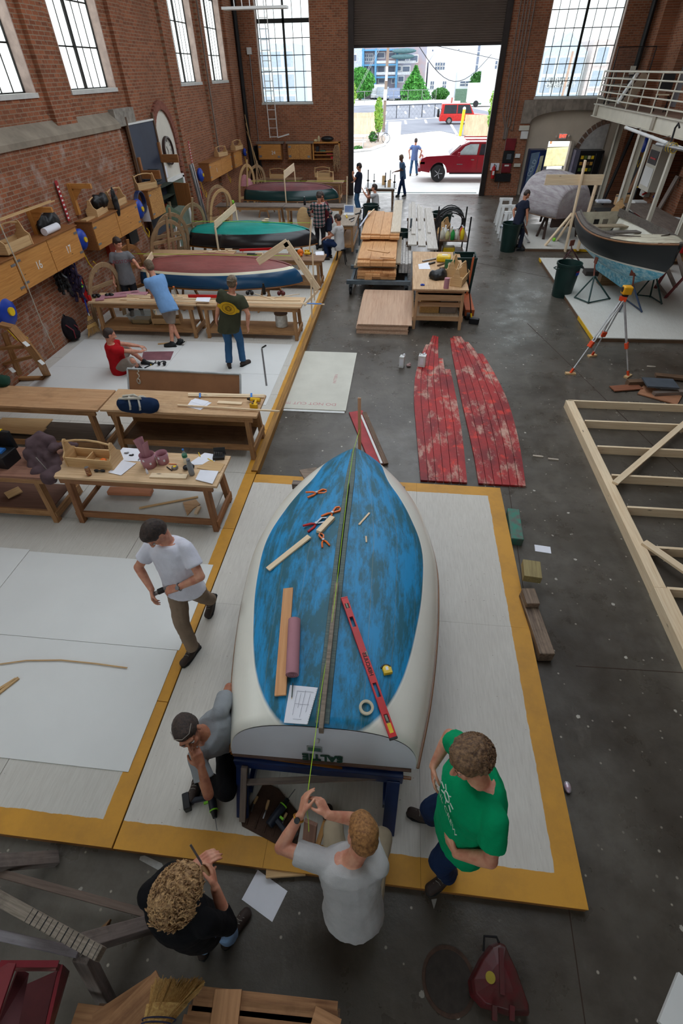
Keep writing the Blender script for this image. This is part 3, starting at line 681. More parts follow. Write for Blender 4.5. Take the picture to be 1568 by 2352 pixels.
# jack stands
TUBE=mk('stand_green',(28,60,56),.45,var=.35,vs=12); TUBR=mk('stand_maroon',(78,44,46),.5,var=.4,vs=12); TUBB=mk('stand_blue',(56,74,104),.5,var=.4,vs=12)
PADM=mk('stand_pad',(120,62,46),.7,var=.3)
def stand(feet,top,mat,label,pad=(.0,0,0)):
    c=sum((V(f) for f in feet),V())/3; r=thing('boat_jack_stand',label,'boat stand',(c.x,c.y,.1),group=None); tp=V(top)
    for f in feet:obj('leg',MB().tube([V(f)+V((0,0,.01)),V((c.x,c.y,0)).lerp(V((tp.x,tp.y,0)),.5)*1+V((0,0,tp.z-.3))],.02,8),mat,r)
    obj('base_bar',MB().tube([V(feet[0])+V((0,0,.03)),V(feet[1])+V((0,0,.03))],.016,6),mat,r); obj('base_bar',MB().tube([V(feet[1])+V((0,0,.03)),V(feet[2])+V((0,0,.03))],.016,6),mat,r)
    mid=V((c.x,c.y,0)).lerp(V((tp.x,tp.y,0)),.5)+V((0,0,tp.z-.34))
    obj('screw',MB().tube([mid,tp],.02,8),PADM,r); d=(V((5.7,14.3,1.3))-tp); d.z=.3; d.normalize()
    obj('pad',MB().fr(tp+d*.02,d.cross(V((0,0,1))),V((0,0,1)),d,.17,.15,.03),PADM,r,bevel=.01); return r
z=.1
stand([at(1280,618,z),at(1300,585,z),at(1343,623,z)],(4.75,15.7,.98),TUBR,'maroon steel tripod jack stand at the far left of the black sailboat')
stand([at(1318,685,z),at(1350,698,z),at(1400,688,z)],(5.02,14.25,.92),TUBE,'green steel tripod jack stand propping the near left side of the black sailboat')
stand([at(1420,717,z),at(1435,690,z),at(1473,718,z)],(5.62,13.15,.95),TUBB,'blue-grey steel jack stand under the stem behind the orange tripod')
stand([at(1460,680,z),at(1492,683,z),at(1519,700,z)],(6.35,13.9,1.05),TUBE,'green steel jack stand on the far right side of the black sailboat')
solo('timber_block',MB().fr(at(1400,655,.1)+V((0,.1,.13)),(1,.05,0),(0,1,0),(0,0,1),.62,.28,.26),wood('block_brown',(128,98,66),(90,66,42),grime=.5),'brown timber block carrying the keel of the black sailboat','timber',bevel=.008)
solo('timber_block',MB().fr(at(1360,630,.1)+V((0,0,.06)),(1,0,0),(0,1,0),(0,0,1),.5,.35,.12),mk('dark_block',(70,62,60),.8),'flat charcoal block on the platform left of the keel block','timber',bevel=.01)
# ---------- benches ----------
def bench(x0,x1,yf,yb,zt,label,top=PLY,shelf=BENCHW,sz=.28,leg=BENCHW,z0=.09,back=None,legw=.09,apron=True,ins=.18,group=None):
    cx,cy=(x0+x1)/2,(yf+yb)/2; r=thing('workbench',label,'workbench',(cx,cy,z0),0,group)
    obj('benchtop',MB().b2(x0,x1,yf,yb,zt-.035,zt),top,r,bevel=.003)
    for X,s in ((x0+ins,-1),(x1-ins,1)):
        for Y,q in ((yf+.08,-1),(yb-.08,1)):obj('leg',MB().beam((X,Y,zt-.04),(X+s*.03,Y+q*.06,z0),legw,.07,(1,0,0)),leg,r,bevel=.004)
        obj('stretcher',MB().beam((X+s*.06,yf+.0,sz-.06),(X+s*.06,yb,sz-.06),.04,.1),leg,r,bevel=.003)
    if apron:
        for Y in (yf+.05,yb-.05):obj('apron',MB().b2(x0+.08,x1-.08,Y-.02,Y+.02,zt-.13,zt-.036),leg,r,bevel=.003)
    if shelf:obj('shelf',MB().b2(x0+ins+.02,x1-ins-.02,yf+.04,yb-.04,sz-.02,sz),shelf,r,bevel=.002); obj('shelf_rail',MB().b2(x0+ins,x1-ins,yf+.02,yf+.05,sz-.1,sz+.0),leg,r,bevel=.002)
    if back:obj('back_panel',MB().b2(x0+ins,x1-ins,yb-.1,yb-.08,sz,zt-.04),back,r)
    return r
LITE=wood('fresh_top',(220,188,150),(192,154,114),grime=.2)
LW_=mk('white_shelf',(205,204,200),.6,var=.15,vs=3)
B1=bench(-4.28,-2.08,4.43,5.07,.88,'plywood workbench nearest the camera holding toolbox, papers and pink paper cones',LITE,LW_,.27,wood('bench_red',(160,112,74),(116,72,44),grime=.35))
B0=bench(-6.85,-4.34,4.40,5.03,.87,'reddish-topped workbench cut by the left edge beside the front bench',wood('red_top',(156,112,92),(122,80,66),grime=.4),wood('shelf_red',(120,86,72)),.27)
B2=bench(-4.42,-1.97,6.07,6.72,.88,'sturdy workbench with plywood back and shelf under the navy duffel bag',PLY,DARKW,.34,BENCHW,back=wood('ply_back',(160,118,76),(126,86,50)))
B2L=bench(-7.3,-4.45,6.05,6.68,.88,'worn empty-topped plywood workbench left of the navy duffel bag bench',wood('worn_top',(198,156,116),(166,120,82),grime=.4),wood('dark_shelf',(92,80,70),(66,56,48)),.24)
B3L=bench(-6.98,-4.45,10.62,11.25,.85,'workbench by the wall with pink pads and a clear plastic tub beneath',LITE,BENCHW,.3)
B3R=bench(-4.44,-2.08,10.64,11.25,.85,'workbench in front of the man in the olive tee, white pail on its shelf',LITE,BENCHW,.3)
B4L=bench(-7.25,-4.7,14.3,14.95,.85,'plywood workbench between red-and-blue and teal dinghies, left half with wood offcuts',PLY,BENCHW,.3)
B4R=bench(-4.68,-2.05,14.1,14.75,.85,'workbench between the dinghies, right half with red level and yellow drill',wood('top4',(150,118,92),(116,84,60),grime=.4),BENCHW,.3)
B5L=bench(-7.2,-4.55,21.0,21.7,.85,'grey-brown workbench with a yellow ball before the maroon dinghy',GREYW,None,.3)
B5R=bench(-4.53,-2.2,20.95,21.65,.85,'grey-brown workbench behind the man in the plaid shirt',GREYW,None,.3)
B6=bench(-7.0,-5.0,27.7,28.3,.78,'pale narrow workbench against the end wall below the 24 cupboard',wood('pale_top',(184,150,122),(150,116,88)),None,leg=wood('pale_leg',(170,138,112)),z0=0)
B7=bench(-4.6,-2.85,26.6,27.3,.8,'bench with a pale tool tray beside the left door jamb',wood('pale_top',(0,0,0)),None,z0=0)
BR=bench(-2.15,-1.55,18.0,20.7,.88,'long narrow tool-strewn bench at the edge of the aisle by the seated man in grey',wood('aisle_top',(176,160,142),(140,122,104),grime=.3),BENCHW,.3,ins=.1)
# near bench details: crate-like plywood table beside lumber
tb=bench(.33,1.6,11.75,14.85,.92,'square plywood-topped table with drawer and tool trays right of the lumber cart',PLY,wood('tshelf',(176,150,122)),.3,wood('table_leg',(190,150,112),(150,112,76)),z0=0,ins=.12)
obj('drawer',MB().b2(.45,1.48,11.78,12.3,.66,.84),MATS['table_leg'],tb,bevel=.004)
obj('arched_rail',MB().b2(.44,1.5,11.84,11.88,.5,.6),MATS['table_leg'],tb,bevel=.004)
solo('wooden_box',MB().b2(.55,1.0,12.0,12.5,.3,.55),wood('box_y',(206,160,96)),'yellowish wooden box on the shelf under the plywood table','box',bevel=.003)
solo('cardboard_box',MB().b2(1.02,1.4,12.0,12.5,.3,.6),mk('greige_card',(150,136,126),.8),'grey-brown carton on the shelf under the plywood table','box',bevel=.003)
# plywood stack
for i in range(7):
    w=.0; z=i*.034; dx=[0,.0,.01,-.012,.0,.01,.03][i]
    solo('plywood_sheet',MB().b2(-.93+dx,.29+dx+(.05 if i == 6 else 0),11.38+.01*(i % 3),13.8,z,z+.033 if i < 6 else z+.024),wood('birch_ply',(206,172,146),(180,142,116),gs=.6,bump=.03),
         'tan plywood sheet in the stack before the lumber cart, %s' % ['lowest','second from bottom','third from bottom','the middle one','third from top','second from top','topmost, overhanging'][i],'plywood','plywood sheets stacked before the lumber cart')
# lumber cart
ct=thing('lumber_cart','grey steel four-wheel cart carrying the big stack of boards','cart',(-.55,16,0)); GST=mk('cart_grey',(92,104,112),.5,metal=.3,var=.3)
for y in (13.95,15.3,17.0,18.2):obj('cross_beam',MB().b2(-1.42,.32,y-.05,y+.05,.32,.42),GST,ct,bevel=.004)
for x in (-1.3,.2):obj('side_rail',MB().b2(x-.04,x+.04,13.95,18.2,.24,.33),GST,ct,bevel=.004)
for x in (-1.32,.22):
    for y in (14.1,18.0):
        w_=obj('caster',MB().cone((x-.03,y,.11),(x+.03,y,.11),.11,n=20),BLACK,ct); obj('fork',MB().b2(x-.05,x+.05,y-.03,y+.03,.11,.25),GST,w_)
for x in (-1.38,.28):obj('upright',MB().b2(x-.03,x+.03,17.9,18.0,.3,1.1),GST,ct)
CED=wood('cedar_boards',(220,168,116),(186,128,78),gs=1.2); CEDG=wood('grey_boards',(164,146,120),(130,112,90)); PINEW=wood('pale_plank',(214,200,180),(188,168,140),knots=True)
def stack(x0,z0,n,w,t,y0,y1,mat,layer):
    for i in range(n):
        a=x0+i*(w+.006); j=R_.uniform(-.12,.12)
        solo('board',MB().b2(a,a+w,y0+j*.4,y1+j,z0,z0+t-.002),mat,'%s board, %s in the %s of the cart stack' % ('grey-brown' if mat is CEDG else 'orange-tan',['leftmost','second from left','third from left','fourth from left','fifth from left'][i] if i < 5 else 'rightmost',layer),'board','boards stacked on the lumber cart',bevel=.002)
z=.425
stack(-1.14,z,5,.205,.075,14.0,18.3,CED,'bottom row'); z += .077
stack(-1.13,z,5,.205,.07,14.0,18.2,CED,'second row from the bottom'); z += .073
stack(-1.13,z,3,.34,.045,14.0,18.4,CED,'wide third row'); z += .05
stack(-1.25,z,4,.29,.06,14.3,18.2,CEDG,'grey middle row'); z += .064
stack(-1.2,z,4,.3,.04,14.4,18.3,CEDG,'thin grey row'); z += .045
stack(-1.14,z,3,.34,.10,14.1,18.4,CED,'thick row above the grey'); z += .104
stack(-1.15,z,3,.34,.04,14.25,18.4,CED,'thin row over the thick'); z += .045
stack(-1.12,z,4,.26,.05,16.3,19.0,CED,'third row from the top'); z += .054
stack(-1.2,z,4,.28,.06,16.0,19.1,CED,'second row from the top'); z += .063
stack(-1.2,z,4,.28,.04,16.2,19.3,CED,'top row'); z += .045
solo('board',MB().b2(-.33,-.04,16.3,21.0,z,z+.035),PINEW,'long pale plank with knots lying on top of the lumber stack','board',bevel=.003)
solo('caulk_tube',MB().cone(at(826,524,z)+V((0,0,.04)),at(848,492,z)+V((0,0,.04)),.03,n=14),mk('foil_tube',(170,180,200),.4),'silvery-blue wrapped tube lying on the lumber stack','tube',smooth=True)
solo('wood_stick',MB().beam(at(845,500,z)+V((0,0,.07)),at(859,486,z)+V((0,0,.07)),.03,.03),PINE,'short stick lying on the tube atop the lumber stack','stick')
for i,(a,b) in enumerate((((840,555),(893,588)),((868,572),(905,600)))):solo('offcut',MB().beam(at(a[0]+6,a[1]+18,1.06),at(b[0],b[1]-8,1.06),.12,.02),CED,['thin offcut on the front ledge of the lumber stack','second offcut across the lumber stack ledge'][i],'offcut')
# bundle of white-painted planks right of the stack, and long pale planks
for i in range(4):solo('plank',MB().b2(-.02+i*.085,.055+i*.085,14.6-.0*i,17.2+.1*i,.43,.66+.02*(i % 2)),mk('chalky_plank',(196,190,184),.8,var=.4,vs=12),'chalk-white narrow plank, %s of the bundle beside the lumber' % ['leftmost','second','third','rightmost'][i],'plank','white planks beside the lumber')
rk=thing('plank_rack','low dark trestle rack holding the long whitish planks','rack',(.7,19,0))
for y in (16.4,19.5):obj('cross_bar',MB().b2(.15,1.25,y-.05,y+.05,.72,.8),DARKW,rk); [obj('leg',MB().b2(x-.04,x+.04,y-.04,y+.04,0,.72),DARKW,rk) for x in (.22,1.18)]
for i,(xa,xb,ya,yb,zz) in enumerate(((.2,.46,15.9,21.8,.8),(.5,.72,15.8,21.2,.8),(.76,1.06,15.5,21.0,.8),(.30,.42,17.0,21.9,.842),(.52,.6,17.6,21.4,.842),(.8,.9,17.2,20.8,.842))):
    solo('plank',MB().b2(xa,xb,ya,yb,zz,zz+.04),wood('white_plank',(206,200,192),(170,160,150),knots=True),'whitish plank on the low rack, %s' % ['left one of the lower three','middle one of the lower three','right one of the lower three','narrow left one on top','narrow middle one on top','narrow right one on top'][i],'plank','long whitish planks on the rack',bevel=.003)
# bins
def bin_(x,y,r,h,label,square=False):
    t_=thing('trash_can',label,'trash can',(x,y,0)); n=28
    if square:
        m=MB()
        for a,b in ((1,0),(0,1),(-1,0),(0,-1)):m.fr((a*r*.93,b*r*.93,h/2),(-b,a,0),(a*1.,b*1.,-.1),(a*.06,b*.06,1),r*1.8,.02,h)
        m.b2(-r*.85,r*.85,-r*.85,r*.85,0,.03); obj('body',m,GREENBIN,t_,world=False); m=MB()
        for a,b in ((1,0),(0,1),(-1,0),(0,-1)):m.box(a*r,b*r,h,.04 if a else 2.1*r,.04 if b else 2.1*r,.05)
        obj('rim',m,GREENBIN,t_,world=False,bevel=.01); return t_
    prof=[(r*.78,0),(r*.8,.02),(r*.88,h*.5),(r*.97,h*.93),(r*1.04,h*.935),(r*1.05,h),(r*.97,h),(r*.95,h*.95),(r*.8,.06),(.01,.05)]
    obj('body',MB().lathe(prof,n=n),GREENBIN,t_,world=False,smooth=50)
    for s_ in (-1,1):obj('handle',MB().tube([(s_*r*.97,-.09,h*.86),(s_*(r+.06),-.07,h*.84),(s_*(r+.06),.07,h*.84),(s_*r*.97,.09,h*.86)],.014,6),GREENBIN,t_,world=False)
    return t_
b1=bin_(4.44,14.35,.31,.84,'dark green round trash can with a small blue and red sticker'); b1.rotation_euler.z=.2
obj('sticker',MB().fr((.14,-.272,.64),(.9,.42,0),(0,0,1),(-.42,.9,0),.11,.1,.006),BLUEP,b1,world=False); obj('sticker_band',MB().fr((.14,-.274,.675),(.9,.42,0),(0,0,1),(-.42,.9,0),.11,.025,.006),REDP,b1,world=False)
bin_(3.62,18.75,.31,.84,'dark green round trash can standing left of the navy-shirted man')
bin_(-.02,17.6,.3,.84,'dark green round trash can half hidden behind the lumber stack')
bin_(1.4,20.3,.36,.84,'dark green round trash can behind the long whitish planks')
bin_(1.72,14.4,.28,.95,'tall square dark green bin beside the plywood table',True)
bin_(-1.25,21.8,.3,.8,'dark green bin just past the end of the tool-strewn aisle bench')
bin_(6.9,16.9,.36,.95,'black round tub behind the black sailboat'); 
# framed pine deck frame at right
FR=thing('floor_framing','unfinished pale pine floor frame of joists lying on the concrete at right','framing',(4.7,5.5,0))
x0,x1=3.33,5.08; H_=.14
def fb(a,b,nm='joist',w=.04,z0=0,z1=H_):obj(nm,MB().beam(V(a)+V((0,0,(z0+z1)/2)),V(b)+V((0,0,(z0+z1)/2)),w,z1-z0),PINE,FR,bevel=.003)
ps=[at(1308,914,H_),at(1550,922,H_)]
A=V((3.22,8.3,0)); Bc=V((5.62,8.3,0))
fb(A,Bc,'end_plate'); fb((3.24,8.3,0),(3.26,3.95,0),'edge_plate',.14); fb((5.63,8.3,0),(5.63,3.0,0),'edge_plate',.1)
for y in (7.62,6.85,6.1,5.38,4.62,3.95,3.36,2.85):fb((3.34 if y > 3.9 else 3.36,y,0),(5.58,y,0),'joist')
fb((3.27,3.945,0),(3.27,1.98,0),'edge_plate',.17,0,H_+.004)
obj('diagonal_brace',MB().beam(at(1412,1110,.16),at(1580,965,.16),.09,.035),PINE,FR,bevel=.003)
obj('diagonal_brace',MB().beam(at(1478,1245,.16),at(1600,1330,.16),.1,.035),PINE,FR,bevel=.003)
# red bottom planking panels
RPL=NT('red_planks'); p=RPL.lc(); q=RPL.wp()
c=RPL.mix(RPL.step(RPL.noise(q,1.6,6,.7,(1,.6,1)),.42,.6),lin((164,34,34)),lin((120,24,30))); c=RPL.mix(RPL.step(RPL.noise(q,2.2,7,.75,(1.5,.6,1)),.52,.64,0,.85),c,lin((196,160,142)))
c=RPL.mix(RPL.step(RPL.noise(q,3.3,5,.6),.58,.66,0,.8),c,lin((214,52,36))); c=RPL.mix(RPL.step(RPL.noise(p,14,4,.7,(1,3,3)),.6,.72,0,.6),c,lin((96,60,52)))
RPL.lk(c,RPL.b.inputs['Base Color']); RPL.b.inputs['Roughness'].default_value=.6; RPL.bump(RPL.noise(p,20,4),.3,.005)
def panel(L,Rr,label,n,ybot,cut=None):
    """L,R: outline (y, x) left and right edges; planks follow the taper"""
    r=thing('hull_planking',label,'planking panel',((L[0][1]+Rr[0][1])/2,L[0][0],0))
    def X(T,y):return crom(T,y)[0]
    y0,y1=L[0][0],L[-1][0]
    for i in range(n):
        ye=y1-(cut[i] if cut else 0); P=[]
        for k in range(25):
            y=y0+(ye-y0)*k/24; a,b=X(L,y),X(Rr,y); u0,u1=a+(b-a)*(i/n),a+(b-a)*((i+1)/n)-.008; P.append([V((u0,y,.002)),V((u0,y,.035)),V((u1,y,.035)),V((u1,y,.002))])
        obj('plank',MB().grid(P,cu=True,cap=True),RPL.m,r)
    return r
def W(pts):return [(q.y,q.x) for q in (at(x,y,.03) for x,y in pts)]
La=W([(966,1106),(953,950),(951,880),(965,820),(985,780),(993,757)]); Ra=W([(1074,1112),(1068,1050),(1055,950),(1035,850),(1020,790),(1014,760)])
f_=lambda T,ys:[(y,crom(T,y)[0]) for y in ys]
ys=[5.85,6.6,7.4,8.4,9.4,10.4,11.3]
panel(f_(La,ys),f_(Ra,ys),'left panel of weathered red hull planks on the concrete, patchy with bare wood',6,0,[.5,.0,.0,.05,1.2,1.7])
Lb_=W([(1100,1115),(1085,1030),(1062,930),(1042,830),(1033,780),(1035,757)]); Rb=W([(1208,1117),(1195,1030),(1170,930),(1120,830),(1085,785),(1052,757)])
panel(f_(Lb_,ys),f_(Rb,ys),'right panel of weathered red hull planks with a curved outer edge',6,0,[.1,0,0,0,.3,.9])
rb=thing('rudder_blade','small red board with a white batten lying by the sailboat bow','board',at(850,1000,0))
pp=[at(801,950,0),at(832,945,0),at(887,1068,0),at(850,1068,0)]
obj('blade',MB().prism([(q.x,q.y) for q in pp],.001,.03),mk('blade_red',(176,58,62),.6,var=.3),rb,bevel=.003)
obj('batten',MB().beam(at(829,955,.03)+V((0,0,.01)),at(876,1066,.03)+V((0,0,.01)),.035,.02),WHITEP,rb); obj('edge_strip',MB().beam(at(836,948,.03),at(886,1066,.03),.08,.03),DARKW,rb)
solo('stake',MB().beam(at(826,1085,0),aty(825,914,at(826,1085,0).y+.15),.045,.02,(0,1,0)),wood('stake',(210,160,124),(186,132,96)),'thin upright reddish stake beyond the sailboat bow','stake')
# white sheet on floor
sw=thing('plywood_sheet','big whitewashed sheet leaning flat on the concrete with faint red DO NOT CUT writing','sheet',(-1.4,9,0))
obj('panel',MB().b2(-2.0,-.82,7.78,10.25,.0,.03),mk('offwhite_sheet',(205,202,190),.6,var=.1,vs=2),sw,bevel=.003); obj('lower_panel',MB().b2(-2.0,-.84,7.72,10.2,-.0,.012),WHITEP,sw)
text('DO NOT CUT !!!',.13,mk('faint_red',(200,140,140),.7),MX.Translation((-1.5,7.98,.0305)) @ MX.Rotation(PI,4,'Z'),.0003,sw,'handwriting')
text('PATTERN',.09,MATS['faint_red'],MX.Translation((-1.15,9.0,.0305)) @ MX.Rotation(PI/2,4,'Z'),.0003,sw,'handwriting')
# timber blocks right of the platform
solo('timber_block',MB().beam(at(1178,1170,.1)+V((0,0,-.05)),at(1188,1240,.1)+V((0,0,-.05)),.16,.14),mk('teal_flecked',(104,96,92),.8,c2=(66,130,112),vs=11),'grey timber with teal paint flecks on the floor right of the platform','timber',bevel=.012)
kb=thing('keel_stand','notched timber stand with a greenish square block on top right of the platform','timber stand',at(1225,1380,0))
OLDT=wood('oily_timber',(150,128,108),(84,68,58),grime=.7)
obj('block',MB().fr(at(1220,1312,.28),(1,-.1,0),(.1,1,0),(0,0,1),.2,.26,.1),wood('greenish',(158,142,96),(124,108,70)),kb,bevel=.006)
obj('base',MB().beam((1.70,3.72,.08),(1.78,2.92,.08),.16,.14),OLDT,kb,bevel=.012); obj('riser',MB().beam((1.70,3.72,.19),(1.72,3.5,.19),.15,.08),OLDT,kb,bevel=.01)
# ---------- people ----------
UP=V((0,0,1))
def skinm(name,c,c2):
    t=NT(name); p=t.ob(); t.lk(t.mix(t.step(t.noise(p,14,3),.4,.65),lin(c),lin(c2)),t.b.inputs['Base Color']); t.b.inputs['Roughness'].default_value=.5
    t.b.inputs['Subsurface Weight'].default_value=.08; t.b.inputs['Subsurface Radius'].default_value=(.01,.004,.002); t.bump(t.noise(p,220,2),.06,.002); return t.m
SK1=skinm('skin',(208,150,122),(190,122,98)); SK2=skinm('skin_tan',(182,122,92),(158,98,74)); SK3=skinm('skin_dark',(120,78,58),(96,62,46))
def cloth(name,c,var=.12,rough=.9,vs=6,c2=None):
    t=NT(name); p=t.ob(); c=lin(c); c2=lin(c2) if c2 else tuple(v*(1-var) for v in c)
    t.lk(t.mix(t.step(t.noise(p,vs,4),.35,.65),c,c2),t.b.inputs['Base Color']); t.b.inputs['Roughness'].default_value=rough; t.b.inputs['Specular IOR Level'].default_value=.15
    t.bump(t.math('ADD',t.noise(p,11,3,.5),t.math('MULTIPLY',t.noise(p,240,2),.25)),.45,.02); return t.m
def hairm(name,c,c2):
    t=NT(name); p=t.ob(); t.lk(t.mix(t.step(t.noise(p,60,4,.7,(1,1,.5)),.38,.62),lin(c),lin(c2)),t.b.inputs['Base Color'])
    t.b.inputs['Roughness'].default_value=.55; t.bump(t.noise(p,130,4,.7),.9,.006); return t.m
CL={k:cloth('fabric_'+k,c) for k,c in dict(white=(226,226,238),green=(0,152,98),black=(17,17,20),grey=(148,152,156),ltgrey=(186,184,184),red=(176,24,32),olive=(68,70,54),sky=(126,168,218),heather=(120,120,124),
    khaki=(142,122,104),stone=(172,156,132),navy=(34,38,54),shorts=(140,128,118),jeans=(58,96,134),dkjeans=(28,44,76),pale=(128,158,196),maroon=(96,36,44),charcoal=(40,40,44),teeblue=(66,92,122),outblue=(104,128,178),dkgreen=(18,60,44)).items()}
t=NT('plaid'); p=t.ob(); s=t.n('ShaderNodeSeparateXYZ',i_0=p)
def band(sc,off,w,u):return t.step(t.math('PINGPONG',t.math('ADD',t.math('MULTIPLY',u,sc),off),.5),w,w+.04,1,0)
c=t.mix(t.math('MAXIMUM',band(9,0,.22,s.outputs[0]),band(9,0,.22,s.outputs[2])),lin((200,200,198)),lin((34,78,78)))
c=t.mix(t.math('MULTIPLY',band(9,0,.2,s.outputs[0]),band(9,0,.2,s.outputs[2])),c,lin((22,30,36))); c=t.mix(t.math('MAXIMUM',band(9,.5,.05,s.outputs[0]),band(9,.5,.05,s.outputs[2])),c,lin((140,60,66)))
t.lk(c,t.b.inputs['Base Color']); t.b.inputs['Roughness'].default_value=.9; CL['plaid']=t.m
SHOE=mk('shoe_brown',(62,48,42),.7,var=.4,vs=20); SHOEB=mk('shoe_black',(30,34,36),.6); SOLE=mk('rubber_sole',(28,28,28),.7); LACE=mk('lace',(150,146,136),.8)
EYEW=mk('eye_white',(215,210,205),.3); EYED=mk('eye_dark',(40,28,22),.2); LIP=mk('lip',(160,88,80),.5)
BROWN_H=hairm('hair_brown',(64,46,38),(36,26,22)); DK_H=hairm('hair_dark',(72,54,46),(34,26,24)); BLOND_H=hairm('hair_blond',(176,124,70),(120,78,40)); CURL_H=hairm('hair_curly_blond',(206,166,116),(120,86,54)); CURL2_H=hairm('hair_curly_brown',(144,110,78),(82,58,42)); SANDY=hairm('hair_sandy',(122,100,76),(78,62,46))
TXC=bpy.data.textures.new('folds','CLOUDS'); TXC.noise_scale=.13; TXC.noise_depth=2
TXH=bpy.data.textures.new('hairlumps','CLOUDS'); TXH.noise_scale=.035; TXH.noise_depth=2
def ik(a,c,l1,l2,pole):
    d=c-a; L=min(d.length,(l1+l2)*.999); d=d.normalized(); c=a+d*L
    x=(l1*l1-l2*l2+L*L)/(2*L); h=math.sqrt(max(l1*l1-x*x,0)); q=V(pole)-d*V(pole).dot(d); q.normalize(); return a+d*x+q*h,c
def remesh(o,vox,disp=0.,tex=None,sm=3):
    m=o.modifiers.new('r','REMESH'); m.mode='VOXEL'; m.voxel_size=vox; m.use_smooth_shade=True
    m=o.modifiers.new('s','SMOOTH'); m.factor=.5; m.iterations=sm
    if disp:m=o.modifiers.new('d','DISPLACE'); m.texture=tex or TXC; m.strength=disp; m.mid_level=.5; m.texture_coords='LOCAL'
def rings(mb,cs,n=20):
    """closed loft of elliptical rings (centre, right vec*rx, forward vec*ry)"""
    P=[[c+a*math.cos(2*PI*k/n)+b*math.sin(2*PI*k/n) for k in range(n)] for c,a,b in cs]
    vs=[q for r in P for q in r]; m=len(P)
    fs=[(i*n+k,i*n+(k+1) % n,(i+1)*n+(k+1) % n,(i+1)*n+k) for i in range(m-1) for k in range(n)]+[list(range(n))[::-1],[(m-1)*n+k for k in range(n)]]
    mb.add(vs,fs)
def hand(mb,w,d,n,s,curl,hs=1.,spread=.0):
    """w wrist, d finger direction, n palm normal (towards palm), s thumb side sign"""
    d=V(d).normalized(); n=V(n); n=(n-d*n.dot(d)).normalized(); x=d.cross(n)*s
    for i,t_ in enumerate((.034,.012,-.010,-.031)):
        t_ *= hs; kn=w+d*(.092-.004*abs(i-1))*hs+x*t_; mb.cap(w+x*t_*.6,.017*hs,kn,.0125*hs,8)
        L=(.072,.08,.074,.058)[i]*hs; a=curl*(1+.12*i); p=kn; dd=d+x*(t_*spread*8); dd.normalize(); r=.0098*hs
        for k,f in enumerate((.45,.3,.25)):
            an=a*(.6 if k == 0 else 1); dd=dd*math.cos(an)+n*math.sin(an)-dd*0; dd.normalize(); nn=n; q=p+dd*L*f; mb.cap(p,r,q,r*.9,8); p=q; r *= .9; n_=n-dd*n.dot(dd)
    b=w+x*.022*hs+d*.018*hs; k1=b+(x*.75+d*.75+n*.25).normalized()*.042*hs; k2=k1+(x*.3+d+n*.35+n*curl*.5).normalized()*.034*hs; k3=k2+(d-x*.15+n*(.3+curl*.6)).normalized()*.027*hs
    mb.cap(b,.017*hs,k1,.0135*hs,8); mb.cap(k1,.0125*hs,k2,.0105*hs,8); mb.cap(k2,.0105*hs,k3,.009*hs,8)
PLIST=[]
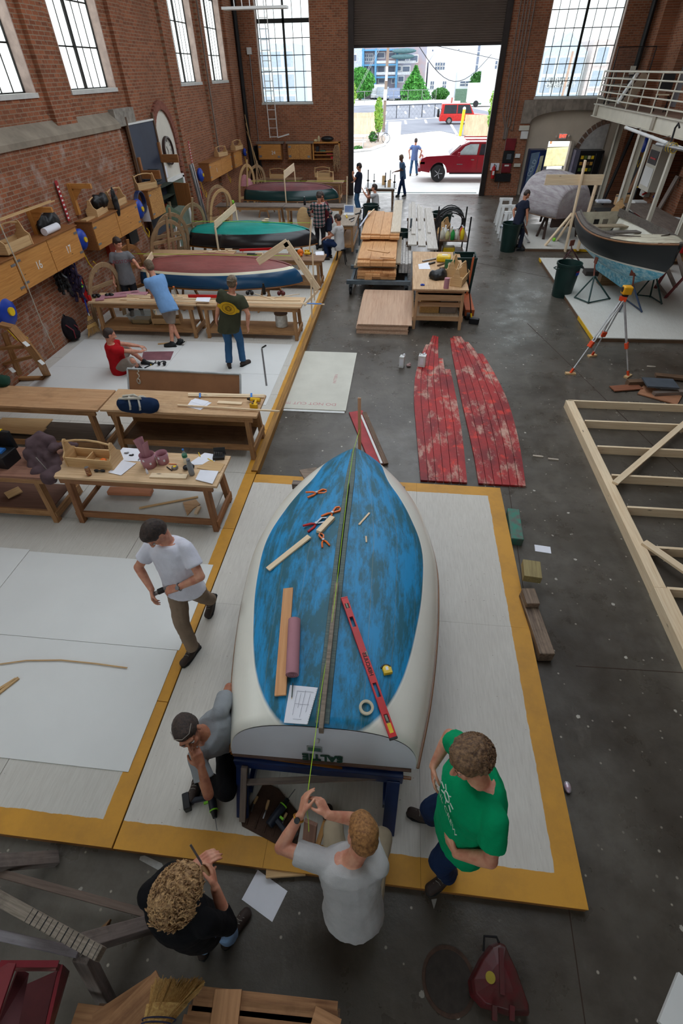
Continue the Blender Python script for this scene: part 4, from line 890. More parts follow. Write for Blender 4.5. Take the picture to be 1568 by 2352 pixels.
def person(label,pel,neck,hd,head=None,yaw=90,pyaw=None,hands=(),feet=(),shirt='white',sleeve='short',pants='khaki',shorts=False,shoe=SHOE,skin=SK1,hair=BROWN_H,hstyle='short',g=1.,sc=1.,near=False,name='person',hem=.06,cap_=None,z0=.09,glasses=False,beard=None,shg=1.):
    pel,neck=V(pel),V(neck); t=(neck-pel).normalized(); a=math.radians(yaw); fs=V((math.cos(a),math.sin(a),0)); fs=(fs-t*fs.dot(t)).normalized(); rt=fs.cross(t).normalized()
    pa=math.radians(yaw if pyaw is None else pyaw); fp=V((math.cos(pa),math.sin(pa),0)); rp=fp.cross(UP)
    vox=.0062 if near else .0115
    r=thing(name,label,'person',(pel.x,pel.y,z0)); B=MB(); S=MB(); T=MB(); tl=(neck-pel).length
    sh={s:neck-t*.055*sc+rt*(.178*sc*s*shg)+fs*.005 for s in (-1,1)}   # +1 right
    hip={s:pel+rp*(.092*sc*s) for s in (-1,1)}
    # torso
    def tor(mb,e,lo,hi,lw=1.):
        lv=[(-.16,.165,.125),(-.04,.168,.13),(.1,.152,.122),(.24,.150,.118),(.36,.165,.122),(.46,.172,.112),(.5,.15,.09),(.53,.09,.075)]
        cs=[]
        for h,rx,ry in lv:
            if h*sc < lo:continue
            hh=h*tl/.53; k=min(max((h+.04)/.3,0),1); R=(rp*(1-k)+rt*k).normalized(); F=t.cross(R).normalized()*-1; F=R.cross(t)*-1
            gg=g if h < .4 else (g+1)/2
            cs.append((pel+t*hh+fs*(.012*(g-1)*8 if .0 < h < .4 else 0),R*(rx*sc*gg*shg**.5+e),t.cross(R)*(ry*sc*gg+e)))
        rings(mb,cs)
    tor(B,0,-.05,1); tor(S,.03,-.12-hem,1)
    for s in (-1,1):
        B.cap(neck-t*.07+rt*s*.04,.06*sc,sh[s],.056*sc*g); S.cap(neck-t*.075*sc+rt*s*.05,.066*sc,sh[s],.072*sc*g**.7)
    # head
    hd=V(hd).normalized(); hc=V(head) if head else neck+(t*.6+UP*.4).normalized()*.19*sc+hd*.03
    hu=(hc-neck).normalized(); hu=(hu*.4+UP*.6+hd*0); hu=(hu-hd*hu.dot(hd)).normalized(); hr=hd.cross(hu).normalized()
    HM=MX((hr,hd,hu)).transposed(); hs=1.11*sc*(1.04 if hstyle == 'curly' else 1)
    def L(x,y,z):return hc+HM @ V((x,y,z))*hs
    def E(mb,c,rr):mb.ell(L(*c),tuple(q*hs for q in rr),HM,16,10)
    B.cap(neck-t*.05,.062*sc*g**.5,L(0,-.025,-.055),.054*sc*g**.5); E(B,(0,-.012,.032),(.074,.093,.079)); E(B,(0,.018,-.03),(.060,.070,.078)); E(B,(0,.060,-.086),(.026,.02,.022))
    B.cap(L(0,.086,.018),.0075*hs,L(0,.108,-.022),.0125*hs); B.cap(L(-.036,.074,.032),.013*hs,L(.036,.074,.032),.013*hs)
    for s in (-1,1):
        E(B,(s*.036,.058,-.022),(.024,.022,.024)); E(B,(s*.077,-.004,-.004),(.009,.02,.031)); E(B,(s*.011,.098,-.026),(.009,.009,.008)); B.cap(L(s*.05,-.0,-.06),.018*hs,L(s*.02,.055,-.09),.018*hs)
    B.cap(L(-.02,.078,-.052),.008*hs,L(.02,.078,-.052),.008*hs); B.cap(L(-.015,.078,-.062),.008*hs,L(.015,.078,-.062),.008*hs)
    if near or glasses:
        for s in (-1,1):
            e_=obj('eye',MB().ell(L(s*.031,.0755,.008),.0115*hs),EYEW,r,smooth=True); obj('iris',MB().ell(L(s*.031,.0842,.006),.0052*hs),EYED,e_,smooth=True)
            obj('eyebrow',MB().tube([L(s*.014,.089,.026),L(s*.032,.088,.031),L(s*.048,.076,.027)],.0035*hs,6,flat=.7),hair,r,smooth=True)
        obj('lips',MB().tube([L(-.022,.079,-.056),L(0,.0875,-.055),L(.022,.079,-.056)],.0042*hs,8),LIP,r,smooth=True)
    # arms
    W_={}
    for s,H in zip((-1,1),hands):
        tgt,pole=V(H[0]),H[1]; el,w=ik(sh[s],tgt,.285*sc,.255*sc,pole); W_[s]=(el,w); q=sh[s].lerp(el,.5)
        B.cap(sh[s],.052*sc*g**.6,el,.04*sc*g**.4); B.cap(el,.042*sc*g**.5,el.lerp(w,.35),.041*sc*g**.5); B.cap(el.lerp(w,.3),.041*sc*g**.5,w,.028*sc)
        hdv=V(H[2]) if len(H) > 2 else (w-el); hn=V(H[3]) if len(H) > 3 else V((0,0,-1)); cu=H[4] if len(H) > 4 else .5
        hand(B,w,hdv,hn,H[5] if len(H) > 5 else s,cu,1.02*sc)
        f={'short':.62,'long':2,'threeq':1.45}[sleeve]
        if f <= 1:e=sh[s].lerp(el,f); S.tube([sh[s],sh[s].lerp(e,.5),e],[.072*sc*g**.6,.074*sc*g**.6,.078*sc*g**.6],14)
        else:
            e=el.lerp(w,min(f-1,.93)); S.cap(sh[s],.07*sc,el,.055*sc); S.tube([el,e],[.055*sc,.042*sc],14)
    # legs
    for s,F in zip((-1,1),feet):
        an,tyaw,pole=V(F[0]),math.radians(F[1]),F[2]; kn,an=ik(hip[s],an,.43*sc,.42*sc,pole)
        B.cap(hip[s],.085*sc,kn,.053*sc); B.cap(kn,.054*sc,kn.lerp(an,.35)-V(pole).normalized()*.012,.053*sc); B.cap(kn.lerp(an,.3),.05*sc,an,.037*sc)
        if shorts:T.tube([hip[s]+UP*.02,hip[s].lerp(kn,.5),hip[s].lerp(kn,.98)],[.105*sc*g,.102*sc*g,.1*sc],18); T.ell(hip[s],.105*sc*g)
        else:T.cap(hip[s],.1*sc*g,kn,.078*sc); T.tube([kn,kn.lerp(an,.5),kn.lerp(an,.97)],[.076*sc,.073*sc,.068*sc],16); T.ell(kn,.077*sc)
        ft=V((math.cos(tyaw),math.sin(tyaw),F[3] if len(F) > 3 else 0)).normalized(); fu=(UP-ft*ft.dot(UP)).normalized(); fr_=ft.cross(fu); heel=an-fu*.04-ft*.045
        K=MB(); K.cap(heel+fu*.012,.04*sc,an-fu*.02+ft*.045,.046*sc); K.cap(an-fu*.018+ft*.03,.043*sc,an-fu*.046+ft*.17*sc,.034*sc); K.cap(an-fu*.052+ft*.05,.042*sc,an-fu*.052+ft*.165*sc+fr_*.012,.038*sc); K.cap(an-fu*.01,.046*sc,an+fu*.02,.046*sc); K.ell(an-fu*.054+ft*.08,(.1,.045,.026),MX((ft,fr_,fu)).transposed())
        o=obj('shoe',K,shoe,r); remesh(o,vox)
        FM=MX.Translation(an-fu*.088) @ MX((ft,fr_,fu)).transposed().to_4x4()
        out=[(-.088,-.02),(-.075,-.036),(0,-.036),(.09,-.046),(.15,-.046),(.195,-.028),(.208,0),(.195,.03),(.15,.044),(.06,.038),(-.06,.036),(-.088,.02)]
        obj('sole',MB().prism([(x*sc,y*sc) for x,y in out],.0,.022,FM),SOLE,o,bevel=.006)
        if near:
            m=MB()
            for k in range(4):c=an+ft*(.055+.022*k)+fu*(.028-.012*k); m.tube([c-fr_*.022,c+fu*.003,c+fr_*.022+ft*.01],.0022,5)
            obj('lace',m,LACE,o)
        if not shorts:pass
    P_=pel+UP*0; rings(T,[(pel-UP*.1,rp*.13*sc*g,fp*.11*sc*g),(pel-UP*.02,rp*.168*sc*g,fp*.125*sc*g),(pel+t*.04,rp*.158*sc*g,fp*.118*sc*g),(pel+t*.07,rp*.14*sc*g,fp*.105*sc*g)])
    o=obj('body',B,skin,r); remesh(o,vox,sm=2)
    so=obj('shirt',S,CL[shirt],r); remesh(so,vox*1.5,.022,sm=4)
    to=obj('shorts' if shorts else 'trousers',T,CL[pants],r); remesh(to,vox*1.5,.024,sm=3)
    # hair
    H=MB(); cu=hstyle.startswith('curly'); e=.022 if cu else .006; 
    if hstyle == 'buzz':e=.002
    E(H,(0,-.022,.042+e*.3),(.077+e,.092+e,.078+e)); E(H,(0,-.045,.0),(.073+e,.068+e,.07+e))
    if hstyle != 'buzz':E(H,(0,.022,.075),(.06+e,.055+e*.6,.04+e))
    if hstyle == 'long':E(H,(0,-.06,-.03),(.06,.05,.07))
    if cu:
        for k in range(170 if near else 40):
            z=R_.uniform(-.35,1); an=R_.uniform(0,2*PI); q=math.sqrt(1-z*z); dx,dy=q*math.cos(an),q*math.sin(an)
            if z < .35 and dy > .15-.3*abs(dx):continue
            rr=R_.uniform(.016,.026) if hstyle == 'curly' else R_.uniform(.012,.018); H.ell(L(dx*(.095),-.024+dy*(.108),.03+z*.098),rr*hs,None,8,6)
    ho=obj('hair',H,hair,r); remesh(ho,vox*.9,.022 if cu else .008,TXH,sm=1)
    if cu and near:
        H=MB(); big=hstyle == 'curly'
        for k in range(620 if big else 560):
            z=R_.uniform(-.5 if big else-.3,1); an=R_.uniform(0,2*PI); q=math.sqrt(1-z*z); d=V((q*math.cos(an),q*math.sin(an),z))
            if z < .35 and d.y > .1-.3*abs(d.x):continue
            c=V((d.x*.098,-.024+d.y*.112,.03+z*.1))*(1.1 if big else 1.03); tw=R_.uniform(.008,.015) if big else R_.uniform(.005,.009); ax=d.orthogonal().normalized(); bx_=d.cross(ax); ph=R_.uniform(0,6); ln=R_.uniform(.02,.05) if big else .018; tan=(ax*math.cos(ph)+bx_*math.sin(ph)-V((0,0,.8 if big else .2))).normalized()
            pts=[]
            for i in range(9):
                u=i/8; aa=ph+u*(7 if big else 8); pts.append(L(*(c+d*(.004+.004*math.sin(aa*1.3))+tan*ln*(u-.3)+(ax*math.cos(aa)+bx_*math.sin(aa))*tw)))
            H.tube(pts,.0034 if big else .003,4)
        obj('curls',H,hair,ho,smooth=True)
    if beard:K=MB(); E(K,(0,.03,-.06),(.058,.058,.045)); o=obj('beard',K,beard,r); remesh(o,vox,.004,TXH)
    if cap_:
        K=MB(); E(K,(0,-.012,.055),(.084,.1,.07)); o=obj('cap',K,cap_,r); remesh(o,vox,sm=2)
        obj('visor',MB().prism([(-.06,.0),(-.06,.06),(-.03,.09),(.03,.09),(.06,.06),(.06,0)],-.004,.004,MX.Translation(L(0,(.06 if hstyle != 'back' else-.06),.05)) @ HM.to_4x4() @ (MX.Rotation(-.25,4,'X') if hstyle != 'back' else MX.Rotation(PI,4,'Z'))),cap_,o)
    if glasses:obj('glasses',MB().tube([L(-.07,-.0,.10),L(-.05,.06,.1),L(0,.08,.1),(L(.05,.06,.1)),L(.07,0,.1)],.003,6),mk('glasses_grey',(150,140,130),.3),r)
    PLIST.append((r,so,pel,t,fs,rt,hc,W_)); return PLIST[-1]
def ontee(P,s,size,m,h,side,tilt=0.,x=0.):
    """printed lettering on a shirt front (side=1) or back (-1)"""
    r,so,pel,t,fs,rt,hc,W_=P; f=fs*side; R=-rt if side > 0 else rt
    R=t.cross(f)  # reading direction as seen by an onlooker
    M=frame(pel+t*h+f*.2+R*x,R*math.cos(tilt)+t*math.sin(tilt),t*math.cos(tilt)-R*math.sin(tilt))
    o=text(s,size,m,M,0,so,'print') if isinstance(s,str) else obj('print',s(M),m,so)
    k=o.modifiers.new('w','SHRINKWRAP'); k.target=so; k.wrap_method='PROJECT'; k.use_project_z=False; k.use_negative_direction=True
    k.wrap_method='NEAREST_SURFACEPOINT'; k.wrap_mode='OUTSIDE'; k.offset=.004; return o
P1=person('person in white tee and khaki trousers striding over the platforms, eyes on a tool',(-1.88,2.79,.99),(-1.93,2.86,1.53),(-.25,-.55,-.62),head=(-1.98,2.80,1.69),yaw=262,pyaw=262,near=True,shirt='white',pants='khaki',
    hands=((at(408,1350,1.17),(1,-.25,-.3),(-.9,-.2,-.2),(0,.2,-1),.7),(at(348,1354,1.13),(-.8,.2,-.2),(.2,-.6,-.8),(.8,0,-.3),.6)),
    feet=((at(484,1378,.24),265,(.1,-1,0),-.5),(at(443,1488,.18),250,(0,-1,0))),hair=BROWN_H,hstyle='short',g=1.05,hem=.0)
P3=person('person with tight curly hair in a green TRAIL CREW tee and jeans, hands on hips',(.66,1.07,.98),(.67,1.13,1.53),(-.82,-.5,-.22),head=(.57,1.155,1.72),yaw=200,pyaw=190,near=True,shirt='green',pants='dkjeans',g=1.22,shg=1.12,
    hands=((at(1047,1961,1.06),(.8,-.9,-.3),(-.5,.75,-.1),(.6,.5,0),.25),(at(994,1760,1.06),(.1,1,-.2),(.05,-.8,-.5),(.9,0,0),.3)),feet=((at(1030,2008,.18),218,(-.8,-.3,0)),(at(992,1876,.18),172,(-1,0,0))),hair=CURL2_H,hstyle='curly_tight')
P5=person('person with big curly blond hair in a black sweater examining a chisel',(-.99,.38,.90),(-.985,.37,1.38),(.25,.85,-.45),head=(-.93,.42,1.525),yaw=78,near=True,shirt='black',sleeve='threeq',pants='pale',z0=0,
    hands=((at(448,1990,1.26),(-1,-.3,-.5),(.8,.6,.1),(.1,0,-1),.5),(at(494,2040,1.26),(.35,-.8,-.8),(-.35,.8,.35),(-.8,-.3,0),.55)),feet=(((-1.08,.35,.09),85,(0,1,0)),(at(527,2148,.09),62,(.2,1,0))),hair=CURL_H,hstyle='curly',g=.9,sc=.96,skin=SK1)
P4=person('person in a light grey tee kneeling behind the stern, holding the yellow-green string',(-.045,.63,.47),(-.085,.77,.98),(-.45,.8,-.5),head=(-.015,.875,1.13),yaw=92,pyaw=95,near=True,shirt='ltgrey',pants='stone',z0=.0,
    hands=((at(692,1868,1.05),(-1,-.4,-.5),(.1,.7,.3),(.6,-.2,-.5),.5),(at(752,1872,1.05),(.8,.2,-.6),(-.5,.6,.2),(-.5,-.3,-.6),.6)),feet=((at(762,1905,.18),112,(-.2,1,.7)),((.04,.74,.14),95,(.2,1,-.2),-1.4)),hair=BLOND_H,hstyle='short',g=1.08)
P2=person('person in a grey tee crouching beside the stern with hand on chin, glasses pushed up',(-1.16,1.70,.42),(-1.27,1.47,.90),(.35,-.78,-.05),head=(-1.345,1.405,1.06),yaw=335,pyaw=300,near=True,shirt='grey',pants='black',skin=SK2,
    hands=((at(524,1655,.74),(-.2,.8,.6),(.35,-.7,-.2),(-.1,-.2,-1),.6),(V((-1.245,1.265,.84)),(.3,-.6,-.8),(-.3,.45,.85),(-.5,.6,0),.75)),feet=((V((-1.10,1.98,.17)),130,(.35,-.8,-.5),-1.0),(at(456,1783,.18),262,(.9,.35,.8))),hair=DK_H,hstyle='long',glasses=True,g=1.0)
P6=person('person in a red tee and grey shorts seated on the white sheets, back turned',(-5.62,8.82,.22),(-5.60,8.80,.70),(.8,.5,-.35),yaw=35,shirt='red',pants='shorts',shorts=True,shoe=SHOEB,
    hands=(((-5.12,9.32,.42),(-.4,.6,.2),(.8,.3,-.3)),((-5.13,9.05,.44),(.5,-.9,.1),(.2,.8,0))),feet=(((-5.25,9.2,.15),0,(-.2,.9,.8)),((-5.30,8.98,.15),330,(.5,-.4,.5))),hair=BROWN_H,hstyle='buzz',g=1.12)
P7=person('person in cap, olive tee with yellow back print and jeans, seen from behind',(-3.27,9.27,1.0),(-3.12,9.26,1.56),(.1,1,-.15),yaw=92,shirt='olive',pants='jeans',hands=(((-3.56,9.22,.93),(-.8,-.5,0),(.1,.2,-1),(1,0,0)),((-2.9,9.24,.95),(.9,-.5,0),(0,.2,-1),(-1,0,0))),
    feet=(((-3.4,9.2,.18),112,(0,1,0)),((-3.13,9.3,.18),60,(0,1,0))),hair=SANDY,hstyle='back',cap_=mk('cap_grey',(132,124,112),.9),g=1.15,shg=1.06)
P8=person('person in a sky-blue tee and grey shorts leaning on the bench with crossed legs',(-4.93,10.22,1.0),(-5.13,10.36,1.5),(-.75,.6,-.3),yaw=140,pyaw=125,shirt='sky',pants='shorts',shorts=True,shoe=SHOEB,
    hands=(((-5.40,10.66,.93),(-.2,-.3,0),(-.4,.5,-.3)),((-4.85,10.12,.92),(.6,.2,0),(0,0,-1),(-.5,.3,0))),feet=(((-4.83,10.22,.2),170,(-.4,.7,0),-.6),((-4.97,10.10,.17),185,(-.6,.6,0))),hair=SANDY,g=1.02)
P9=person('person in a grey BOSTON tee standing between wall and the red and blue dinghy',(-6.62,11.95,1.0),(-6.62,11.98,1.54),(.8,-.45,-.35),yaw=-62,shirt='heather',pants='charcoal',hands=(((-6.12,11.75,1.26),(.2,.6,-.8),(1,.1,.1)),((-6.85,11.74,.95),(-.5,.7,0),(0,-.2,-1),(1,0,0))),
    feet=(((-6.52,12.05,.18),-60,(.3,-1,0)),((-6.74,11.95,.18),-70,(.3,-1,0))),hair=BROWN_H,skin=SK1)
P10=person('person in green and white plaid shirt and dark trousers, seen from behind',(-2.74,18.12,.98),(-2.7,18.02,1.5),(-.1,.9,-.5),yaw=95,shirt='plaid',sleeve='long',pants='charcoal',shoe=SHOEB,hands=(((-3.05,18.25,1.08),(-1,-.6,0),(.3,.8,-.1)),((-2.4,18.25,1.05),(1,-.6,0),(-.3,.7,0))),
    feet=(((-2.86,18.25,.18),100,(0,1,0)),((-2.62,18.1,.18),80,(0,1,0))),hair=DK_H,g=1.05)
P12=person('person in maroon and dark shorts mostly hidden behind the plaid shirt',(-2.52,18.62,.95),(-2.66,18.55,1.42),(-.5,-.6,-.4),yaw=220,shirt='maroon',sleeve='long',pants='navy',shorts=True,hands=(((-3.2,18.35,1.12),(.2,.5,-.7),(-1,0,0)),((-3.05,18.7,1.1),(-.2,.5,-.7),(-1,-.2,0))),
    feet=(((-2.42,18.35,.18),250,(0,-1,0)),((-2.68,18.5,.18),215,(0,-1,0))),hair=DK_H,skin=SK2)
P11=person('person in pale grey tee and blue jeans seated on a stool by the aisle bench',(-1.95,17.02,.55),(-1.98,17.1,1.05),(-.8,.35,-.5),yaw=160,shirt='ltgrey',pants='dkjeans',z0=0,hands=(((-2.4,17.05,.72),(0,-.6,-.4),(-.8,0,-.3)),((-2.3,17.3,.7),(.1,.6,-.4),(-.9,0,-.3))),
    feet=(((-2.35,17.0,.18),180,(-1,0,.8)),((-2.3,17.25,.18),170,(-1,0,.8))),hair=BROWN_H)
P13=person('person in a dark cap and navy shirt standing in profile at the left door jamb',(-1.98,24.5,.92),(-1.93,24.6,1.46),(-.9,.1,-.2),yaw=175,shirt='navy',pants='jeans',z0=0,hands=(((-2.2,24.5,1.38),(-.5,-.4,-.8),(.1,.2,1)),((-2.15,24.75,1.1),(0,.5,-.8),(-1,0,0))),
    feet=(((-1.95,24.4,.09),185,(-1,0,0)),((-1.9,24.65,.09),170,(-1,0,0))),hair=DK_H,cap_=mk('cap_dark',(34,40,46),.8),skin=SK2)
P14=person('person in grey with dark green sleeves seated before the rigging table, arms raised',(-1.1,22.6,.5),(-1.15,22.7,1.0),(-.95,.1,0),yaw=178,shirt='ltgrey',pants='dkjeans',z0=0,hands=(((-1.6,22.5,1.1),(0,-.4,-.9),(-.3,0,1)),((-1.45,22.9,1.05),(0,.4,-.9),(-.3,0,1))),feet=(((-1.55,22.5,.09),180,(-1,0,.8)),((-1.5,22.8,.09),180,(-1,0,.8))),hair=DK_H)
P15=person('person in a blue tee and dark jeans standing in the doorway by the rigging table',(-.12,28.2,.87),(-.2,28.15,1.38),(-.8,-.4,-.3),yaw=200,shirt='teeblue',pants='dkjeans',z0=0,shoe=SHOEB,hands=(((-.5,27.9,1.05),(.2,.2,-1),(-.9,-.2,-.2)),((-.1,28.05,1.1),(.9,.3,-.2),(-.9,-.2,0))),feet=(((-.28,28.2,.09),230,(-.5,-1,0)),((.05,28.1,.09),220,(-.5,-1,0))),hair=SANDY,g=.92,sc=.96,skin=SK3)
P16=person('person in a pale blue tee and jeans walking away outside beyond the doorway',(.45,34.4,.91),(.47,34.4,1.44),(.1,1,-.3),yaw=80,shirt='outblue',pants='jeans',z0=0,hands=(((.18,34.3,.95),(-1,-.4,0),(0,.2,-1)),((.76,34.3,.95),(1,-.4,0),(0,.2,-1))),feet=(((.28,34.5,.09),85,(0,1,0)),((.66,34.6,.09),75,(0,1,0))),hair=BROWN_H)
P17=person('person in a navy tee and trousers stooping beside the grey hull at right',(3.84,18.95,.90),(3.93,19.1,1.40),(.8,.2,-.65),yaw=20,shirt='navy',pants='navy',z0=0,shoe=SHOEB,hands=(((3.72,19.15,.9),(-.5,.5,0),(.1,0,-1),(1,0,0)),((4.08,18.75,.88),(-.2,-1,0),(.1,0,-1),(-1,.3,0))),feet=(((3.85,19.2,.09),20,(1,0,0)),((4.0,18.75,.09),10,(1,0,0))),hair=BROWN_H,hstyle='buzz',skin=SK2)
P18=person('person in white with dark curly hair crouching behind the standing navy-clad figure',(3.6,19.5,.55),(4.02,19.62,.86),(.9,-.1,-.45),yaw=0,shirt='white',pants='dkjeans',z0=0,hands=(((4.45,19.9,.3),(0,.6,.3),(.6,0,-.8)),((4.38,19.35,.22),(0,-.6,.3),(.7,0,-.6))),feet=(((3.85,19.75,.09),10,(.8,.4,.8)),((3.88,19.3,.09),-10,(.8,-.4,.8))),hair=DK_H,hstyle='curly_t',skin=SK3)
RP=mk('print_red',(134,34,52),.8); YP=mk('print_yellow',(216,168,24),.8); WPr=mk('print_white',(216,226,216),.8)
ontee(P9,'BOSTON',.1,RP,.36,1,bold=0) if False else ontee(P9,'BOSTON',.1,RP,.37,1)
ontee(P3,'TRAIL CREW',.062,WPr,.32,1,tilt=0,x=.0)
def ring_(M):
    m=MB(); 
    for k in range(7):a=k*PI/3.5+.3; m.tube([M @ V((.045*math.cos(a)-.0,.115+.045*math.sin(a),0)),M @ V((.085*math.cos(a),.115+.075*math.sin(a),0))],.0035,4)
    m.tube([M @ V((.03*math.cos(q*PI/12),.115+.034*math.sin(q*PI/12),0)) for q in range(24)],.004,4,closed=True); return m
ontee(P3,ring_,0,WPr,.32,1)
def blob_(M):
    m=MB(); P=[(.17*math.cos(k*PI/16)*(1.0+.25*(abs(math.cos(k*PI/16)) > .93)),.115*math.sin(k*PI/16)) for k in range(32)]
    c=[]; 
    rows=[[M @ V((x*f,y*f,0)) for x,y in P] for f in (.02,.25,.5,.75,1)]; m.grid(rows,cu=True); return m
ontee(P7,blob_,0,YP,.37,-1)
def inner_(M):
    m=MB()
    for f,w in ((.9,.0035),(.45,.004)):m.tube([M @ V((.13*f*math.cos(k*PI/12),.095*f*math.sin(k*PI/12),.01)) for k in range(24)],w,4,closed=True)
    m.tube([M @ V((-.05,-.02,.01)),M @ V((0,.05,.01)),M @ V((.05,-.02,.01))],.005,4); m.tube([M @ V((-.05,.02,.01)),M @ V((.0,-.045,.01)),M @ V((.06,.02,.01))],.004,4); return m
o=ontee(P7,inner_,0,mk('print_brown',(110,76,24),.8),.37,-1); o.modifiers['w'].offset=.008
def bars_(n,w,h,dx):
    def f(M):
        m=MB(); [m.add([M @ V((dx*(k-n/2)+a,b,0)) for a,b in ((0,0),(w,0),(w,h*(1-.3*(k % 3 == 1))),(0,h))],[(0,1,2,3)]) for k in range(n)]; return m
    return f
ontee(P6,bars_(11,.014,.035,.022),0,YP,.44,-1); ontee(P6,bars_(3,.014,.03,.022),0,YP,.395,-1)
# ---------- outside the big door ----------
t=NT('pavement'); p=t.wp(); t.lk(t.mix(t.step(t.noise(p,.3,5),.4,.7),lin((214,212,208)),lin((190,188,186))),t.b.inputs['Base Color']); t.b.inputs['Roughness'].default_value=.9; PAVE=t.m
t=NT('asphalt'); p=t.wp(); t.lk(t.mix(t.step(t.noise(p,.2,5),.4,.7),lin((128,130,138)),lin((108,110,120))),t.b.inputs['Base Color']); t.b.inputs['Roughness'].default_value=.95; ASPH=t.m
gm=MB().prism([(-150,29.0),(150,29.0),(150,260),(-150,260)],-.3,-.02); struct('ground',gm,PAVE)
g_=lambda*P:[(q.x,q.y) for q in (at(x,y,0) for x,y in P)]
struct('parking_lot',MB().prism(g_((885,312),(1010,300),(1063,312),(1130,300),(1130,258),(1025,236),(803,243),(803,266),(866,262)),-.02,.01),ASPH)
struct('joint_strip',MB().b2(-2.5,3.6,29.3,29.34,-.02,.0),mk('drain_green',(96,126,120),.7))
LWH=mk('line_white',(240,240,240),.8); m=MB(); k=0
for a,b in (((915,243),(914,248)),((948,242),(949,247)),((983,240),(986,245)),((930,256),(932,262)),((972,254),(975,260)),((998,245),(1018,258)),((887,256),(884,264)),((930,277),(932,285)),((976,275),(979,283)),((955,270),(957,273)),((1002,268),(1004,271)),((885,277),(1025,270)),((1035,285),(1050,310)),((912,250),(920,250)),((886,280),(883,286))):
    A,B_=at(*a,.012),at(*b,.012); m.beam(A,B_,.25 if abs(a[0]-b[0]) < 60 else .35,.01)
struct('parking_lines',m,LWH)
def leaf(name,c1,c2):return mk(name,c1,.7,c2=c2,vs=3)
LG=leaf('leaf_green',(70,128,48),(34,84,30)); LD=leaf('leaf_dark',(84,160,60),(38,96,40)); LYY=leaf('leaf_lime',(150,180,70),(100,150,56)); BARK=mk('bark',(120,100,84),.9)
def tree(c,rx,rz,zc,mat,label,cat='tree',n=1400,lf=.28,shape='round',trunk=True,name='tree'):
    r=thing(name,label,cat,(c.x,c.y,0)); m=MB()
    for i in range(n):
        z=R_.uniform(-1,1); a=R_.uniform(0,2*PI); rr=R_.uniform(.55,1.05)**.5*math.sqrt(max(0,1-z*z)) if shape == 'round' else R_.uniform(.5,1.05)*(1-z)/2*1.3
        q=V((c.x+rx*rr*math.cos(a),c.y+rx*rr*math.sin(a)*.7,zc+rz*z)); X=V((R_.uniform(-1,1),R_.uniform(-1,1),R_.uniform(-1,1))).normalized(); Y=X.orthogonal().normalized(); s=lf*R_.uniform(.5,1.2)
        m.add([q-X*s,q-Y*s*.5,q+X*s,q+Y*s*.5],[(0,1,2,3)])
    if shape == 'round':m.ell((c.x,c.y,zc),(rx*.75,rx*.5,rz*.75))
    else:m.tube([(c.x,c.y,zc-rz),(c.x,c.y,zc+rz*.8)],[rx*.65,.05],10)
    obj('foliage',m,mat,r)
    if trunk:obj('trunk',MB().cone((c.x,c.y,0),(c.x,c.y,zc),rx*.09+.03,rx*.05+.02,8),BARK,r)
    return r
c=at(826,230,0); tree(c,2.9,2.2,2.6,LD,'rounded bright green tree outside, left of the utility pole',lf=.4)
c=at(950,229,0); tree(c,2.9,2.5,2.4,LD,'pointed green tree outside beside the white house',shape='cone',lf=.4)
c=at(868,326,0); tree(c,.36,1.15,1.75,LYY,'slim young lime-green tree at the foot of the utility pole',n=500,lf=.13)
c=at(1010,228,0); tree(c,1.7,.85,.8,LG,'low bushy green shrub against the white house','shrub',600,.3,trunk=False,name='shrub'); c=at(1092,224,0); tree(c,1.7,2.0,1.9,LG,'tall green shrub at the right end of the white house','shrub',800,.3,trunk=False,name='shrub')
c=at(1127,318,0); tree(c,.6,1.5,2.0,LYY,'slim young tree by the right fence near the door jamb',n=500,lf=.14)
c=at(798,300,0); tree(c,.9,1.2,2.9,LYY,'yellow-green tree overlapping the left door jamb',n=600,lf=.16)
c=at(856,326,0); tree(c,.35,.35,.35,LG,'small green grass tuft beside the bicycle','plant',200,.12,trunk=False,name='grass_tuft'); c=at(822,345,0); tree(c,.4,.15,.1,LG,'low green ground cover in the kerbed bed','plant',150,.1,trunk=False,name='ground_plant')
FEN=mk('fence_boards',(220,200,168),.8,vs=2)
def fence(a,b,h,label):
    A,B_=at(*a,0),at(*b,0); r=thing('wooden_fence',label,'fence',A.lerp(B_,.5)); n=int((B_-A).length/.15); m=MB()
    for i in range(n):q=A.lerp(B_,(i+.5)/n); m.fr(q+V((0,0,h/2)),B_-A,(B_-A).cross(UP),UP,.145,.02,h-R_.uniform(0,.02))
    obj('boards',m,FEN,r); obj('rail',MB().beam(A+V((0,.05,h*.8)),B_+V((0,.05,h*.8)),.04,.09),FEN,r); return r
fence((790,309),(866,308),1.62,'tan board fence outside left of the utility pole'); fence((1063,311),(1140,315),1.5,'tan board fence outside right of the yellow bollard')
A=at(880,303,0); po=thing('utility_pole','leaning weathered wooden utility pole outside the big door','utility pole',A)
obj('pole',MB().cone(A,A+V((.25,.3,9.6)),.15,.11,12),wood('pole_wood',(150,132,118),(112,96,84)),po,smooth=True); obj('band',MB().cone(A+V((.04,.0,2.4)),A+V((.07,.0,3.2)),.165,.165,12),WHITEP,po); obj('sign_plate',MB().fr(A+V((.12,-.16,4.3)),(1,0,0),(0,1,0),(0,0,1),.22,.02,1.0),WHITEP,po)
m=MB()
for o_ in (0,.25):obj('guy_wire',MB().cone(A+V((.2,.1,7.4-o_)),at(808+o_*10,245,0)+V((0,-8,0)),.022,n=5),STEEL,po)
def wire(P,r,label):solo('overhead_wire',MB().tube(P,r,5),BLACK,label,'wire')
def sag(a,b,s,n=14):return [a.lerp(b,i/n)-V((0,0,s*math.sin(PI*i/n))) for i in range(n+1)]
